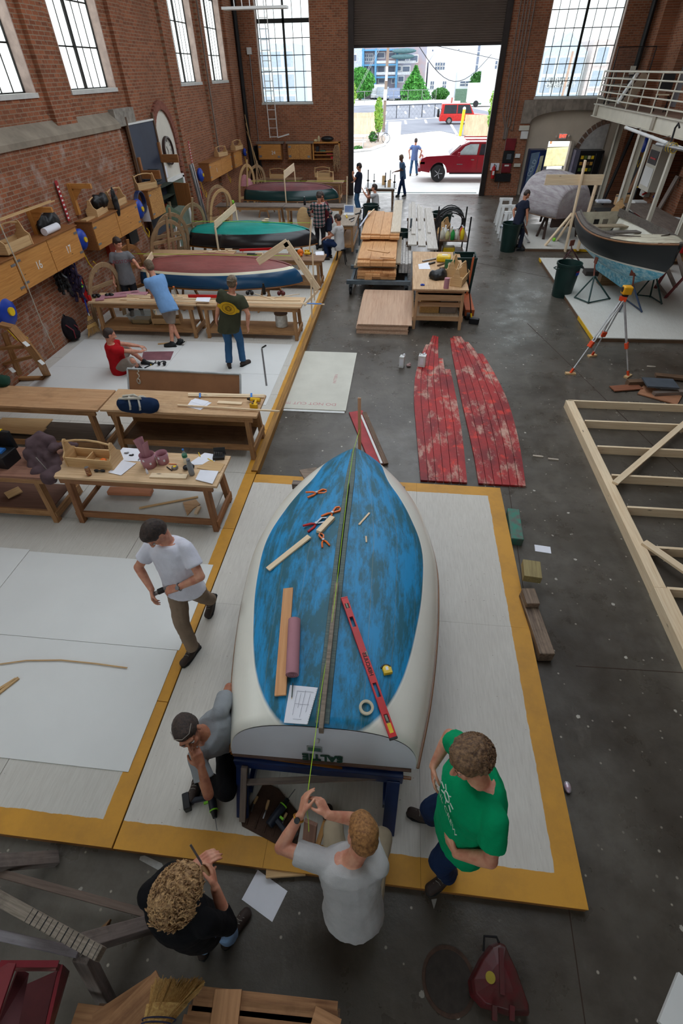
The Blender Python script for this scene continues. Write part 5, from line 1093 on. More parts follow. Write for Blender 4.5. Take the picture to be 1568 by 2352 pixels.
wire(sag(aty(955,95,64),aty(1150,138,80),.0),.03,'straight thin overhead wire crossing before the white house'); wire(sag(aty(955,95,64),aty(1128,125,80),2.6),.035,'sagging overhead wire crossing before the white house')
# picnic table, bicycle, sign board, bollard
c=at(822,340,0); pt=thing('picnic_table','white picnic table outside by the left jamb','table',c)
obj('tabletop',MB().box(c.x,c.y,.75,1.2,.7,.05,.15),WHITEP,pt)
for s in (-1,1):obj('seat',MB().box(c.x,c.y+s*.65,.45,1.3,.25,.05,.15),WHITEP,pt); obj('leg',MB().beam((c.x+s*.4,c.y-.6,0),(c.x+s*.4,c.y+.2,.75),.05,.08),WHITEP,pt); obj('leg',MB().beam((c.x+s*.4,c.y+.6,0),(c.x+s*.4,c.y-.2,.75),.05,.08),WHITEP,pt)
c=at(871,329,0); bk=thing('bicycle','grey bicycle leaning at the foot of the utility pole','bicycle',c); TY=mk('tyre',(40,40,42),.8)
for s in (-1,1):cc=c+V((s*.52,-.05*s,.34)); obj('wheel',MB().tube([cc+V((.33*math.cos(k*PI/12),0,.33*math.sin(k*PI/12))) for k in range(24)],.02,5,closed=True),TY,bk)
for a,b in (((-.52,.34),(-.2,.72)),((-.2,.72),(.35,.75)),((.35,.75),(.52,.34)),((-.2,.72),(-.05,.3)),((-.05,.3),(.35,.7)),((-.05,.3),(-.52,.34)),((.35,.75),(.33,.95))):obj('frame_tube',MB().cone(c+V((a[0],0,a[1])),c+V((b[0],0,b[1])),.018,n=6),STEEL,bk)
obj('saddle',MB().ell(c+V((-.22,0,.86)),(.13,.06,.03)),BLACK,bk); obj('handlebar',MB().tube([c+V((.45,-.2,.93)),c+V((.33,0,.97)),c+V((.45,.2,.93))],.014,6),BLACK,bk)
q=[at(*z_,0) for z_ in ((790,352),(850,346),(882,335),(888,322),(884,312))]; solo('kerb',MB().tube([V((v.x,v.y,.06)) for v in q],.12,6),mk('kerb_stone',(205,203,200),.8),'pale curved kerb around the planted bed outside','kerb')
solo('planted_bed',MB().prism([(v.x,v.y+.05) for v in q]+[(-7.5,57.5)],-.02,.03),mk('mulch',(170,140,116),.9,c2=(150,150,146)),'brown and gravel bed inside the kerb outside','flower bed')
c=at(905,311,0); sb_=thing('sign_board','white board lying aslant on the paving beyond the door','board',c); obj('panel',MB().fr(c+V((0,0,.45)),(1,.1,0),(0,.7,1),(0,-1,.7),1.2,1.3,.03),WHITEP,sb_)
obj('support',MB().beam(c+V((-.4,.9,0)),c+V((-.4,.5,.8)),.06,.04),REDP,sb_)
c=at(1056,312,0); bo=thing('bollard','tall yellow bollard with white cap outside on the right','bollard',c); obj('post',MB().cone(c,c+V((.1,0,1.9)),.13,n=14),mk('bollard_yellow',(240,200,40),.5),bo); obj('cap',MB().ell(c+V((.1,0,1.92)),.14),WHITEP,bo)
# fences of wire
def chain(a,b,h,n,mat,label,mesh=True):
    A,B_=at(*a,0),at(*b,0); r=thing('wire_fence',label,'fence',A.lerp(B_,.5))
    for i in range(n+1):q=A.lerp(B_,i/n); obj('post',MB().cone(q,q+V((0,0,h)),.05,n=6),mat,r)
    obj('top_rail',MB().cone(A+V((0,0,h)),B_+V((0,0,h)),.04,n=6),mat,r)
    if mesh:
        m=MB(); L=(B_-A).length; k=int(L/.5)
        for i in range(k):q,w_=A.lerp(B_,i/k),A.lerp(B_,min(1,(i+h/.5)/k)); m.beam(q,w_+V((0,0,h)),.006,.006); m.beam(q+V((0,0,h)),w_,.006,.006)
        obj('wire_mesh',m,mat,r)
chain((880,273),(1025,267),1.25,5,mk('fence_black',(44,48,56),.5),'low black wire fence crossing the parking lot'); chain((803,237),(1000,231),1.6,6,STEEL,'galvanised wire fence behind the parking lot')
# buildings
def bld(label,px0,px1,pyb,pytop,mat,depth=8,roof=None,gable=None,wins=(),name='house',yoff=0):
    B0=at((px0+px1)/2,pyb,0); Y=B0.y+yoff; x0,x1=aty(px0,pyb,Y).x,aty(px1,pyb,Y).x; zt=aty((px0+px1)/2,pytop,Y).z; r=thing(name,label,'building',((x0+x1)/2,Y,0))
    obj('walls',MB().b2(x0,x1,Y,Y+depth,0,zt),mat,r)
    if gable:gx,gz=aty(gable[0],gable[1],Y).x,aty(gable[0],gable[1],Y).z; obj('gable',MB().prism([(x0 if len(gable) < 3 else aty(gable[2],pytop,Y).x,zt),(x1 if len(gable) < 3 else aty(gable[3],pytop,Y).x,zt),(gx,gz)],-Y-depth,-Y,XZ),mat,r)
    for w in wins:
        a,b=aty(w[0],w[1],Y),aty(w[2],w[3],Y); xa,xb,za,zb=min(a.x,b.x),max(a.x,b.x),min(a.z,b.z),max(a.z,b.z)
        f=obj('window',MB().b2(xa-.15,xb+.15,Y-.08,Y+.02,za-.15,zb+.15),WHITEP,r); obj('pane',MB().b2(xa,xb,Y-.12,Y-.04,za,zb),mk('far_pane',(96,110,130),.3),f)
        if len(w) > 4:obj('glazing_bars',MB().b2(xa,xb,Y-.16,Y-.1,(za+zb)/2-.06,(za+zb)/2+.06).b2((xa+xb)/2-.05,(xa+xb)/2+.05,Y-.16,Y-.1,za,zb),WHITEP,f)
    return r,Y
HWH=mk('siding_white',(226,232,240),.8,vs=.5,var=.04); HGR=mk('siding_grey',(150,158,176),.8,c2=(170,150,150),vs=.4); TRIMB=mk('trim_blue',(92,150,190),.7)
bld('white gabled house with paired windows seen through the doorway',978,1042,224,142,HWH,14,gable=(1010,106),wins=((1000,144,1008,160,1),(1012,144,1020,160,1),(989,187,995,204,1),(1017,187,1023,203,1)))
bld('white low wing of the house with a wide grid window',1042.5,1103,223,166,HWH,14,wins=((1057,187,1080,197,1),),yoff=.5)
bld('tall plain white block rising behind the gabled house',970,1085,205,60,mk('siding_bright',(240,242,246),.8),20,wins=((992,114,995,118),(1052,113,1055,115)),yoff=30)
r,Y=bld('grey shingled apartment house with blue trimmed balconies',834,972,226,60,HGR,16,wins=((838,125,845,140,1),(848,125,855,140,1),(847,155,853,168),(868,153,882,165),(892,153,906,165),(912,153,920,162),(925,153,940,164),(866,122,882,132),(890,122,906,132),(915,128,930,140),(942,128,958,142),(870,182,882,190),(900,182,905,190),(915,176,926,187)),name='apartment_house')
for y_ in (116,150,178):a,b=aty(832,y_,Y),aty(910 if y_ != 116 else 914,y_,Y); obj('blue_band',MB().b2(a.x,b.x,Y-1.6,Y,a.z-.12,a.z+.12),TRIMB,r)
for y_ in (146,172):
    for xa,xb in ((864,908),(909,955)):a,b=aty(xa,y_,Y),aty(xb,y_-7,Y); obj('balcony_rail',MB().b2(a.x,b.x,Y-1.7,Y-1.6,a.z,b.z),mk('balcony_pale',(196,200,206),.8),r)
for x_ in (834,862,909):a=aty(x_,200,Y).x; obj('corner_post',MB().b2(a-.2,a+.2,Y-1.7,Y-.0,0,aty(x_,112,Y).z),TRIMB,r)
for x_,y_ in ((928,117),(925,130)):q=aty(x_,y_,Y-2.2); obj('awning',MB().ell(q,(2.4,.5,.4)),mk('awning_green',(84,116,122),.7),r)
bld('pale narrow house wall at the left edge of the doorway',802,833,222,60,mk('siding_pale',(196,206,222),.8),12,wins=((812,126,818,140),),yoff=6)
r,Y=bld('white building with stacked balconies at the right edge of the doorway',1104,1165,228,60,HWH,14,wins=((1138,140,1146,158,1),(1136,182,1144,192,1)),yoff=2)
bld('dark blue-roofed building between the white houses',1078,1122,196,88,mk('wall_slate',(120,128,146),.8),10,wins=((1086,120,1118,128),(1084,150,1104,168)),yoff=38)
for (x0,x1,y0,y1,L,mt_) in ((540,600,300,60,'pale house seen through the left end window, cut by its frame',HWH),(598,680,292,100,'pale grey house with small windows behind the left end window',mk('siding_pale',(0,0,0))),(1235,1330,300,120,'pale grey gabled shop building with a dark sign behind the right end window',mk('siding_pale',(0,0,0))),(1340,1480,296,90,'pinkish brick building behind the right end window',mk('wall_pink',(214,186,180),.8))):
    Yb=75.; za=aty((x0+x1)/2,y1,Yb).z; xa,xb=aty(x0,200,Yb).x,aty(x1,200,Yb).x; r=thing('house',L,'building',((xa+xb)/2,Yb,0)); obj('walls',MB().b2(xa,xb,Yb,Yb+8,0,za),mt_,r)
    if x0 == 1235:
        zs=aty(1290,170,Yb).z; sg=obj('shop_sign',MB().b2(aty(1258,190,Yb).x,aty(1312,190,Yb).x,Yb-.2,Yb-.05,aty(1285,200,Yb).z,aty(1285,178,Yb).z),mk('sign_dark',(22,30,42),.6),r)
        text('SUBWAY',.85,WHITEP,MX.Translation(aty(1287,187,Yb-.25)) @ MX.Rotation(PI/2,4,'X'),.01,sg); text('OF NEWPORT',.5,WHITEP,MX.Translation(aty(1287,197,Yb-.25)) @ MX.Rotation(PI/2,4,'X'),.01,sg)
        obj('gable',MB().prism([(xa,za),(xb,za),((xa+xb)/2,za+1.6)],-Yb-8,-Yb,XZ),mt_,r)
    n=0
    for i in range(3):
        for j in range(3):
            if x0 == 1235 and j == 0:continue
            cx_=xa+(xb-xa)*(i+.5)/3; cz=za*(.25+.28*j); f=obj('window',MB().b2(cx_-.7,cx_+.7,Yb-.08,Yb,cz-.8,cz+.8),WHITEP,r); obj('pane',MB().b2(cx_-.55,cx_+.55,Yb-.12,Yb-.05,cz-.65,cz+.65),mk('pane_pale',(150,164,184),.4),f)
# vehicles
def car(label,loc,rz,paint,cat='car',L=4.3,Wd=1.75,H=1.45,suv=False,name='car',van=False):
    r=thing(name,label,cat,loc,rz); h=.62 if not van else .7; m=MB()
    m.prism([(0,.3),(0,h+.05),(.15,h+.15),(L*.27,h+.25),(L-.1,h+.28),(L,h),(L,.3)],-Wd/2,Wd/2,XZ); obj('body',m,paint,r,world=False,bevel=.05)
    a,b=(L*.28,L*.9) if not suv else (L*.3,L*.98); m=MB().prism([(a,h+.24),(a+.6,H),(b-.35 if not suv else b-.08,H),(b,h+.26)],-Wd/2+.1,Wd/2-.1,XZ); cb=obj('cabin',m,paint,r,world=False,bevel=.04)
    DG=mk('car_glass',(40,48,58),.1)
    for s in (-1,1):
        y=s*(Wd/2-.095); md=(a+b)/2+.1
        for u0,u1 in ((a+.35,md-.06),(md+.04,b-.3)):obj('side_window',MB().prism([(u0-.1,h+.32),(u0+.25,H-.08),(u1,H-.08),(u1,h+.32)] if u0 < md-.5 else [(u0,h+.32),(u0,H-.08),(u1-.05,H-.08),(u1,h+.32)],y-.01,y+.01,XZ),DG,cb,world=False)
        for x_ in (L*.18,L*.8):w_=obj('wheel',MB().cone((x_,s*(Wd/2-.18),.33),(x_,s*(Wd/2+.01),.33),.33,n=20),TY,r,world=False); obj('hubcap',MB().cone((x_,s*(Wd/2),.33),(x_,s*(Wd/2+.02),.33),.19,n=16),STEEL,w_,world=False)
    obj('rear_window',MB().fr((b-.02,0,h+.55) if suv else (b-.16,0,h+.5),(0,1,0),(0,0,1),(1,0,0),Wd-.5,.35,.05),DG,cb,world=False)
    for s in (-1,1):obj('tail_light',MB().box(L+.0,s*(Wd/2-.2),h,.04,.18,.12),REDP,r,world=False); obj('headlight',MB().box(.02,s*(Wd/2-.25),h,.06,.25,.12),CREAM,r,world=False)
    return r
car('white van parked beyond the far wire fence',at(852,229,0)+V((1.4,0,0)),PI/2+.05,mk('van_white',(224,226,230),.3),'van',4.8,3.0,2.3,True,'van')
car('blue-grey car parked beyond the fence right of the white van',at(903,231,0),PI/2,mk('car_grey',(120,132,156),.3),'car',4.3,2.6,1.8)
car('silver car half hidden by the pole beyond the fence',at(889,229,0)+V((-1,0,0)),PI/2,mk('car_silver',(160,170,180),.3),'car',4.3,2.6,1.9)
sv=car('red off-road vehicle with spare wheel parked behind the right fence',at(1124,284,0),PI,mk('suv_red',(196,40,36),.35),'car',5.3,1.9,1.75,True,'suv'); sv.rotation_euler.z=-.0; sv.location=at(1044,283,0); sv.rotation_euler.z=0
sv.location=at(1118,284,0); sv.rotation_euler.z=PI; obj('spare_wheel',MB().cone((5.32,0,.95),(5.55,0,.95),.36,n=20),TY,sv,world=False)
c=at(1074,240,0); solo('dumpster',MB().b2(c.x-2.2,c.x+2.2,c.y,c.y+2,0,2.0),mk('dumpster_green',(96,124,104),.6),'grey-green dumpster behind the red vehicle','dumpster',bevel=.05)
c=at(1106,246,0); tl=thing('box_trailer','white box trailer behind the red vehicle at right','trailer',c); obj('box',MB().b2(c.x-2.2,c.x+2.2,c.y,c.y+4,.5,2.8),WHITEP,tl); obj('wheel',MB().cone((c.x-1,c.y-.1,.4),(c.x-1,c.y+.2,.4),.4),TY,tl)
c=at(1133,236,0); solo('shed',MB().b2(c.x-1.8,c.x+1.4,c.y,c.y+2.5,0,2.5).prism([(c.x-2.1,2.5),(c.x+1.7,2.5),(c.x-.2,3.7)],-c.y-2.5,-c.y,XZ),WHITEP,'small white hut with pitched roof at the right outside','shed')
c=at(1031,274,0); solo('gate_post',MB().cone(c,c+V((.1,0,2.0)),.1,n=8),mk('post_red',(190,110,100),.6),'reddish post at the right end of the black fence','post'); solo('panel',MB().b2(c.x+.4,c.x+1.1,c.y,c.y+.1,0,1.7),WHITEP,'white upright panel leaning between red post and red vehicle','panel')
# maroon pickup
MRN=mk('truck_maroon',(128,16,34),.22,var=.05,coat=.6); x0=aty(963,400,32.3).x; tr_=thing('pickup_truck','maroon four-door pickup truck parked across the doorway outside','truck',(x0,33.3,0)); CH=mk('chrome',(190,190,196),.2,metal=.9); DG=mk('car_glass',(0,0,0))
def arch(cx,r=.46,n=12):return [(cx+r*math.cos(PI*k/n),.42+r*math.sin(PI*k/n)) for k in range(n+1)][::-1]
prof=[(.02,.5),(-.02,.85),(.05,1.04),(.3,1.14),(1.5,1.2),(1.62,1.2),(4.35,1.16),(4.36,1.14),(6.0,1.14),(6.02,.6),(5.6,.5)]+arch(4.95)[::-1]+[(4.3,.42),(1.5,.42)]+arch(1.0)[::-1]+[(.35,.45)]
obj('body',MB().prism(prof,-.95,.95,XZ),MRN,tr_,world=False,bevel=.03)
cb=obj('cab',MB().prism([(1.45,1.12),(2.1,1.62),(2.5,1.76),(3.85,1.76),(4.2,1.62),(4.33,1.14)],-.84,.84,XZ),MRN,tr_,world=False,bevel=.05)
for s in (-1,1):
    y=s*.845; a=obj('front_side_window',MB().prism([(1.95,1.2),(2.3,1.56),(2.55,1.66),(3.0,1.66),(2.95,1.2)],y-.01,y+.01,XZ),mk('window_pale',(170,186,190),.1) if s > 0 else DG,cb,world=False)
    obj('rear_side_window',MB().prism([(3.08,1.2),(3.12,1.66),(3.8,1.66),(3.95,1.58),(3.95,1.2)],y-.01,y+.01,XZ),DG,cb,world=False)
    for cx_ in (1.0,4.95):
        w_=obj('wheel',MB().lathe([(.24,-.12),(.36,-.12),(.39,-.06),(.39,.06),(.36,.12),(.24,.12)],(cx_,s*.84,.39),28,MX.Rotation(PI/2,3,'X')),TY,tr_,world=False,smooth=True); m=MB().cone((cx_,s*.93,.39),(cx_,s*.95,.39),.07)
        for k in range(5):an=k*2*PI/5; m.beam((cx_,s*.94,.39),(cx_+.23*math.cos(an),s*.94,.39+.23*math.sin(an)),.03,.09,(0,1,0))
        m.tube([(cx_+.23*math.cos(k*PI/10),s*.93,.39+.23*math.sin(k*PI/10)) for k in range(20)],.02,5,closed=True); obj('alloy_rim',m,CH,w_,world=False)
    obj('running_board',MB().box(2.9,s*.98,.4,2.6,.16,.05),BLACK,tr_,world=False); obj('wing_mirror',MB().box(2.0,s*1.03,1.24,.12,.2,.2),MRN,tr_,world=False,bevel=.03)
    for xx in (2.75,3.75):obj('door_handle',MB().box(xx,s*.965,1.0,.16,.03,.04),CH,tr_,world=False)
    obj('door_gap',MB().box(3.02,s*.951,.85,.012,.006,.55),BLACK,tr_,world=False); obj('headlight',MB().box(.12,s*.8,.86,.3,.3,.16),mk('amber',(240,170,90),.2),tr_,world=False,bevel=.03); obj('badge',MB().box(2.1,s*.955,.8,.3,.01,.03),CH,tr_,world=False)
obj('windscreen',MB().fr((1.8,0,1.4),(0,1,0),(.62,0,.5),(-.5,0,.62),1.45,.68,.03),DG,cb,world=False); obj('bumper',MB().box(-.02,0,.55,.18,1.85,.2),MRN,tr_,world=False,bevel=.04); obj('grille',MB().box(.0,0,.82,.08,1.1,.2),CH,tr_,world=False)
obj('bed_rack',MB().tube([(1.9+.4,-.7,1.84),(3.9,-.7,1.84),(3.9,.7,1.84),(2.3,.7,1.84)],.025,6,closed=True),REDP,tr_,world=False)
c=at(1290,400,0); yb=thing('sailing_boat','pale yellow sailboat parked outside the exit doorway','boat',(8.7,36.5,0),.2)
obj('hull',MB().prism([(-2,1.0),(-1.7,.3),(1.6,.3),(2.4,1.25),(-2,1.15)],-.8,.8,XZ),mk('yellow_hull',(236,226,170),.5),yb,world=False,bevel=.08); obj('deck',MB().box(.2,0,1.25,4,1.5,.08),WHITEP,yb,world=False); obj('mast',MB().cone((-.4,0,1.2),(-.3,0,5.2),.06),mk('mast_orange',(206,140,90),.5),yb,world=False)
obj('cradle',MB().b2(-.8,-.6,-.6,.6,0,.35).b2(.9,1.1,-.6,.6,0,.35),BLACK,yb,world=False)
# ---------- cupboards, wall things ----------
CABW=wood('cupboard_pine',(206,146,78),(172,112,52),knots=True,rough=.5); CABS=wood('cupboard_side',(160,104,58),(120,76,40)); OSB=mk('chipboard',(204,150,84),.7,c2=(150,100,50),vs=40); HNG=mk('hinge_zinc',(150,152,156),.4,metal=.7)
def cup(label,X,ys,z0,z1,num=(),mat=CABW,side=1,top=CABS,wx=-7.5,hinges=True):
    r=thing('wall_cupboard',label,'cupboard',(X,(ys[0]+ys[-1])/2,z0),0,'pine wall cupboards along the left wall')
    obj('carcass',MB().b2(wx,X-.02,ys[0],ys[-1],z0,z1),CABS,r,bevel=.003); obj('top_board',MB().b2(wx,X+.03,ys[0]-.02,ys[-1]+.02,z1,z1+.02),top,r)
    for i in range(len(ys)-1):
        a,b=ys[i]+.01,ys[i+1]-.01; d=obj('door',MB().b2(X-.02,X,a,b,z0+.01,z1-.01),mat,r,bevel=.003)
        if hinges:
            for z in (z0+.12,z1-.12):obj('hinge',MB().b2(X,X+.006,(a if i % 2 == 0 else b-.14),(a+.14 if i % 2 == 0 else b),z-.02,z+.02),HNG,d)
        if i < len(num) and num[i]:text(num[i],.2,WHITEP,frame((X+.003,a+(b-a)*.55,z0+(z1-z0)*.45),(0,1,0),(0,0,1)),.002,d,'painted_number')
    return r
XF=-7.1; yy=lambda px,py,X=XF:atx(px,py,X).y
cup('knotty pine cupboard at the left image edge, cut off by the frame',XF,[7.0,8.0,9.05],1.56,2.19,('',''))
cup('knotty pine wall cupboard painted with numbers 16 and 17',XF,[9.06,10.17,11.32],1.6,2.22,('16','17'))
cup('knotty pine wall cupboard above the man in the grey BOSTON tee',XF,[12.0,13.2,14.45],1.56,2.14)
c_=cup('chipboard-doored wall cupboard with a paper sheet on its side, below the blackboard',-7.2,[15.5,16.45],1.5,2.2,(),OSB,wx=-7.7); obj('paper_sheet',MB().b2(-7.55,-7.3,15.485,15.497,1.45,1.85),PAPER,c_)
oc=thing('open_cupboard','dark green-lined cupboard hanging open with door swung out, right of the chipboard one','cupboard',(-7.4,17.1,1.45))
DGI=mk('cup_dark',(52,60,48),.8); m=MB().b2(-7.7,-7.68,16.5,17.7,1.45,2.1).b2(-7.7,-7.3,16.5,16.53,1.45,2.1).b2(-7.7,-7.3,17.67,17.7,1.45,2.1).b2(-7.7,-7.3,16.5,17.7,2.08,2.1); obj('carcass',m,DGI,oc)
for z in (1.45,1.78):obj('shelf',MB().b2(-7.7,-7.3,16.53,17.67,z,z+.02),DGI,oc)
obj('door',MB().beam((-7.3,17.7,1.78),(-6.75,17.55,1.78),.03,.62),CABS,oc); obj('door',MB().beam((-7.3,16.5,1.5),(-7.05,16.8,1.2),.02,.5,(1,1,0)),mk('sage_panel',(112,132,110),.7),oc)
for i,(y,z,s_,c) in enumerate(((16.7,1.8,.1,(60,80,120)),(16.9,1.8,.14,(50,50,54)),(17.2,1.47,.12,(180,60,40)),(17.45,1.47,.14,(170,150,120)),(16.7,1.47,.1,(200,180,60)))):solo('tool_tin',MB().cone((-7.48,y,z),(-7.48,y,z+s_),s_*.4,n=12),mk('tin%d' % i,c,.5),['dark blue tin on the upper shelf of the open cupboard','black tin on the upper shelf of the open cupboard','orange-red tin on the lower shelf of the open cupboard','tan tin on the lower shelf of the open cupboard','yellowish tin on the lower shelf of the open cupboard'][i],'tin')
cup('pine wall cupboard with two doors between the arch and corner',-7.3,[21.4,22.9,24.35],1.58,2.14,('1',''),wx=-7.7)
cup('small pine wall cupboard nearest the corner on the left wall',-7.3,[24.8,26.0],1.56,2.12,(),wx=-7.7)
# end wall cupboards
for L,xa,xb,mt_,nm in (('orange pine wall cupboard numbered 24 on the end wall',-7.1,-5.95,CABW,'24'),('chipboard-doored wall cupboard on the end wall beside the open shelf',-5.66,-4.5,OSB,'')):
    r=thing('wall_cupboard',L,'cupboard',((xa+xb)/2,28.4,1.47)); obj('carcass',MB().b2(xa,xb,28.25,28.6,1.47,2.1),CABS,r); obj('top_board',MB().b2(xa-.05,xb+.1,28.2,28.6,2.1,2.17),GREYW,r)
    d=obj('door',MB().b2(xa+.04,xb-.04,28.22,28.25,1.5,2.08),mt_,r,bevel=.003); [obj('hinge',MB().b2(x_,x_+.12,28.205,28.22,z-.04,z+.04),HNG,d) for x_,z in ((xa+.05,1.62),(xa+.05,1.98),(xb-.2,1.6))]
    if nm:text(nm,.2,WHITEP,frame((xa+.75,28.215,1.75),(1,0,0),(0,0,1)),.002,d,'painted_number')
    else:obj('door_seam',MB().b2((xa+xb)/2-.006,(xa+xb)/2+.006,28.215,28.22,1.5,2.08),CABS,d)
r=thing('open_shelf_unit','open-fronted wall shelf of tools at right of the end wall cupboards','shelf',(-3.8,28.4,1.47)); obj('carcass',MB().b2(-4.45,-4.4,28.25,28.6,1.47,2.1).b2(-3.22,-3.16,28.25,28.6,1.47,2.15),CABW,r); obj('top_board',MB().b2(-4.45,-3.16,28.25,28.6,2.1,2.15),CABW,r)
for z in (1.48,1.64,1.76):obj('shelf',MB().b2(-4.4,-3.22,28.28,28.6,z,z+.02),CABW,r)
for i,(x,z,w,h,c) in enumerate(((-4.3,1.78,.14,.2,(30,34,40)),(-4.1,1.78,.25,.06,(60,90,70)),(-3.6,1.5,.12,.1,(180,30,40)),(-3.8,1.66,.3,.05,(150,40,40)),(-3.45,1.5,.14,.1,(120,70,50)))):solo('tool_box',MB().b2(x,x+w,28.3,28.45,z,z+h),mk('tb%d' % i,c,.5),['dark lump of tools on the open shelf top left','long green tool on the open shelf','small red box on the bottom of the open shelf','flat red-brown tool on the middle shelf board','brown box on the bottom right of the open shelf'][i],'tool')
solo('canvas_bag',MB().ell((-3.75,28.4,2.26),(.3,.14,.11)),BLACK,'black bag lying on top of the open wall shelf','bag'); solo('work_gloves',MB().ell((-4.3,28.35,2.2),(.09,.08,.06)).ell((-4.15,28.38,2.26),(.06,.05,.12)),mk('glove_tan',(206,190,150),.8),'tan gloves on the open wall shelf top','gloves')
def drape(label,c,w,h,mat,n=7,nm='hanging_rope',cat='rope',amp=.03):
    m=MB(); 
    for i in range(n):x=c[0]-w/2+w*i/(n-1); P=[V((x*(1-.0)+(c[0]-x)*max(0,.6-j*.25)+.015*math.sin(j*2+i),c[1]-amp*abs(math.sin(i*1.7+j)),c[2]-h*j/9*(.85+.15*math.sin(i*2.1)))) for j in range(10)]; m.tube(P,w/n*.7,6)
    return solo(nm,m,mat,label,cat,smooth=True)
drape('tan coiled rope hanging from the right end of the open shelf',(-3.3,28.18,2.05),.28,1.05,mk('rope_tan',(178,140,104),.9,c2=(90,70,56),vs=30)); drape('black garment hanging on the end wall left of cupboard 24',(-7.25,28.5,2.0),.34,1.15,BLACK,nm='hanging_jacket',cat='jacket')
# blackboard, clock
bb=thing('blackboard','tall slate-blue board standing against the left wall by the arch','board',(-7.6,16.8,.9)); obj('panel',MB().b2(-7.59,-7.56,16.05,17.75,.9,3.62),mk('slate_blue',(52,60,78),.6,vs=1),bb); obj('top_edge',MB().b2(-7.6,-7.54,16.0,17.8,3.62,3.66),WHITEP,bb)
for y in (15.98,17.8):obj('side_post',MB().b2(-7.6,-7.53,y-.03,y+.03,.9,3.8),DARKW,bb)
for nm,y,z in (('left',16.15,2.6),('right',17.75,2.8)):r=thing('wall_bracket','brown wooden L bracket, the %s one beside the slate-blue board' % nm,'bracket',(-7.4,y,z)); obj('arm',MB().b2(-7.55,-7.0,y-.04,y+.04,z-.2,z),CABS,r); obj('upright',MB().b2(-7.6,-7.5,y-.05,y+.05,z-.2,z+.3),CABS,r)
ck=thing('wall_clock','large round clock with pale dial and black numerals hung on the arch panel','clock',(-7.62,18.66,2.79),0); RX=MX.Rotation(PI/2,3,'Y')
obj('case',MB().lathe([(.36,0),(.38,.02),(.37,.09),(.33,.1),(.32,.04),(.3,.03)],(-7.685,18.66,2.8),40,RX),mk('clock_rim',(54,32,28),.4),ck,smooth=True); obj('dial',MB().cone((-7.66,18.66,2.8),(-7.645,18.66,2.8),.32,n=40),mk('dial_cream',(206,200,190),.6),ck)
for i,nmr in enumerate(('XII','I','II','III','IV','V','VI','VII','VIII','IX','X','XI')):a=PI/2-i*PI/6; obj_=text(nmr,.075,BLACK,frame((-7.64,18.66+.25*math.cos(a),2.8+.25*math.sin(a)),(0,math.sin(a),-math.cos(a)),(0,math.cos(a),math.sin(a))),.001,ck,'numeral',bold=.002)
for a,l in ((2.3,.16),(-1.9,.24)):obj('clock_hand',MB().beam((-7.635,18.66,2.8),(-7.635,18.66+l*math.cos(a),2.8+l*math.sin(a)),.016,.004,(1,0,0)),BLACK,ck)
# pipes
for L,P,r_,mt_ in (('black downpipe in the left far corner',[(-7.5,28.3,9.2),(-7.5,28.3,.1)],.09,BLACK),('thin conduit on the left wall between the far windows',[(-7.58,23.7,7),(-7.58,23.7,1.9)],.03,GREYW),('thin grey conduit with a small white box on the end wall',[(-7.1,28.55,5.2),(-7.1,28.55,1.6)],.018,STEEL),('black downpipe in the right far corner',[(9.2,28.35,9.2),(9.2,28.35,3.4)],.1,BLACK)):solo('downpipe' if mt_ is BLACK else 'conduit',MB().tube(P,r_,10),mt_,L,'pipe')
solo('junction_box',MB().b2(-7.2,-7.0,28.5,28.58,5.2,5.42),WHITEP,'small white box at the top of the thin conduit on the end wall','junction box')
for i,x in enumerate((4.15,4.3,4.42,4.55,4.7)):solo('conduit',MB().tube([(x,28.55,8.6),(x,28.55,3.1-.15*i),(x+.1*(2-i),28.55,2.6),(x+.1*(2-i),28.55,2.2 if i < 4 else .3)],.022,8),mk('conduit_grey',(130,116,108),.5),'vertical conduit right of the big doorway, %s' % ['nearest the door','second from the door','middle one','fourth from the door','farthest from the door'][i],'pipe','conduits right of the doorway')
RED_=mk('panel_maroon',(120,22,32),.5)
for L,xa,xb,za,zb,mt_,nm,cat in (('maroon fire alarm panel on the brick right of the doorway',4.5,4.95,1.78,2.22,RED_,'wall_panel','panel'),('black control panel below the maroon one',4.48,4.97,1.3,1.76,BLACK,'control_panel','panel'),('red lower box with a white label',4.5,4.93,.93,1.29,RED_,'red_box','panel'),('black rectangular vent near the floor right of the doorway',4.27,5.0,.57,.89,BLACK,'wall_vent','vent'),
        ('white notice sheet beside the door jamb',3.98,4.37,1.02,1.3,PAPER,'notice','sign'),('upper pale metal box left of the tan arch',4.98,5.42,2.5,2.68,CREAM,'electric_box','box'),('tall pale metal box left of the tan arch',5.1,5.42,2.2,2.48,WHITEP,'electric_box','box'),('small white thermostat box right of the black panel',5.03,5.25,1.5,1.65,WHITEP,'thermostat','box'),('cream switch plate low right of the red box',5.05,5.35,1.15,1.28,CREAM,'switch_plate','switch')):
    o=solo(nm,MB().b2(xa,xb,28.5,28.59,za,zb),mt_,L,cat,bevel=.01)
    if nm == 'red_box':obj('label_plate',MB().b2(-.1,.1,-.06,-.045,.25,.31),WHITEP,o,world=False)
    if nm == 'control_panel':obj('screen',MB().b2(-.08,.12,-.06,-.045,.15,.35),mk('screen_grey',(90,96,104),.3),o,world=False)
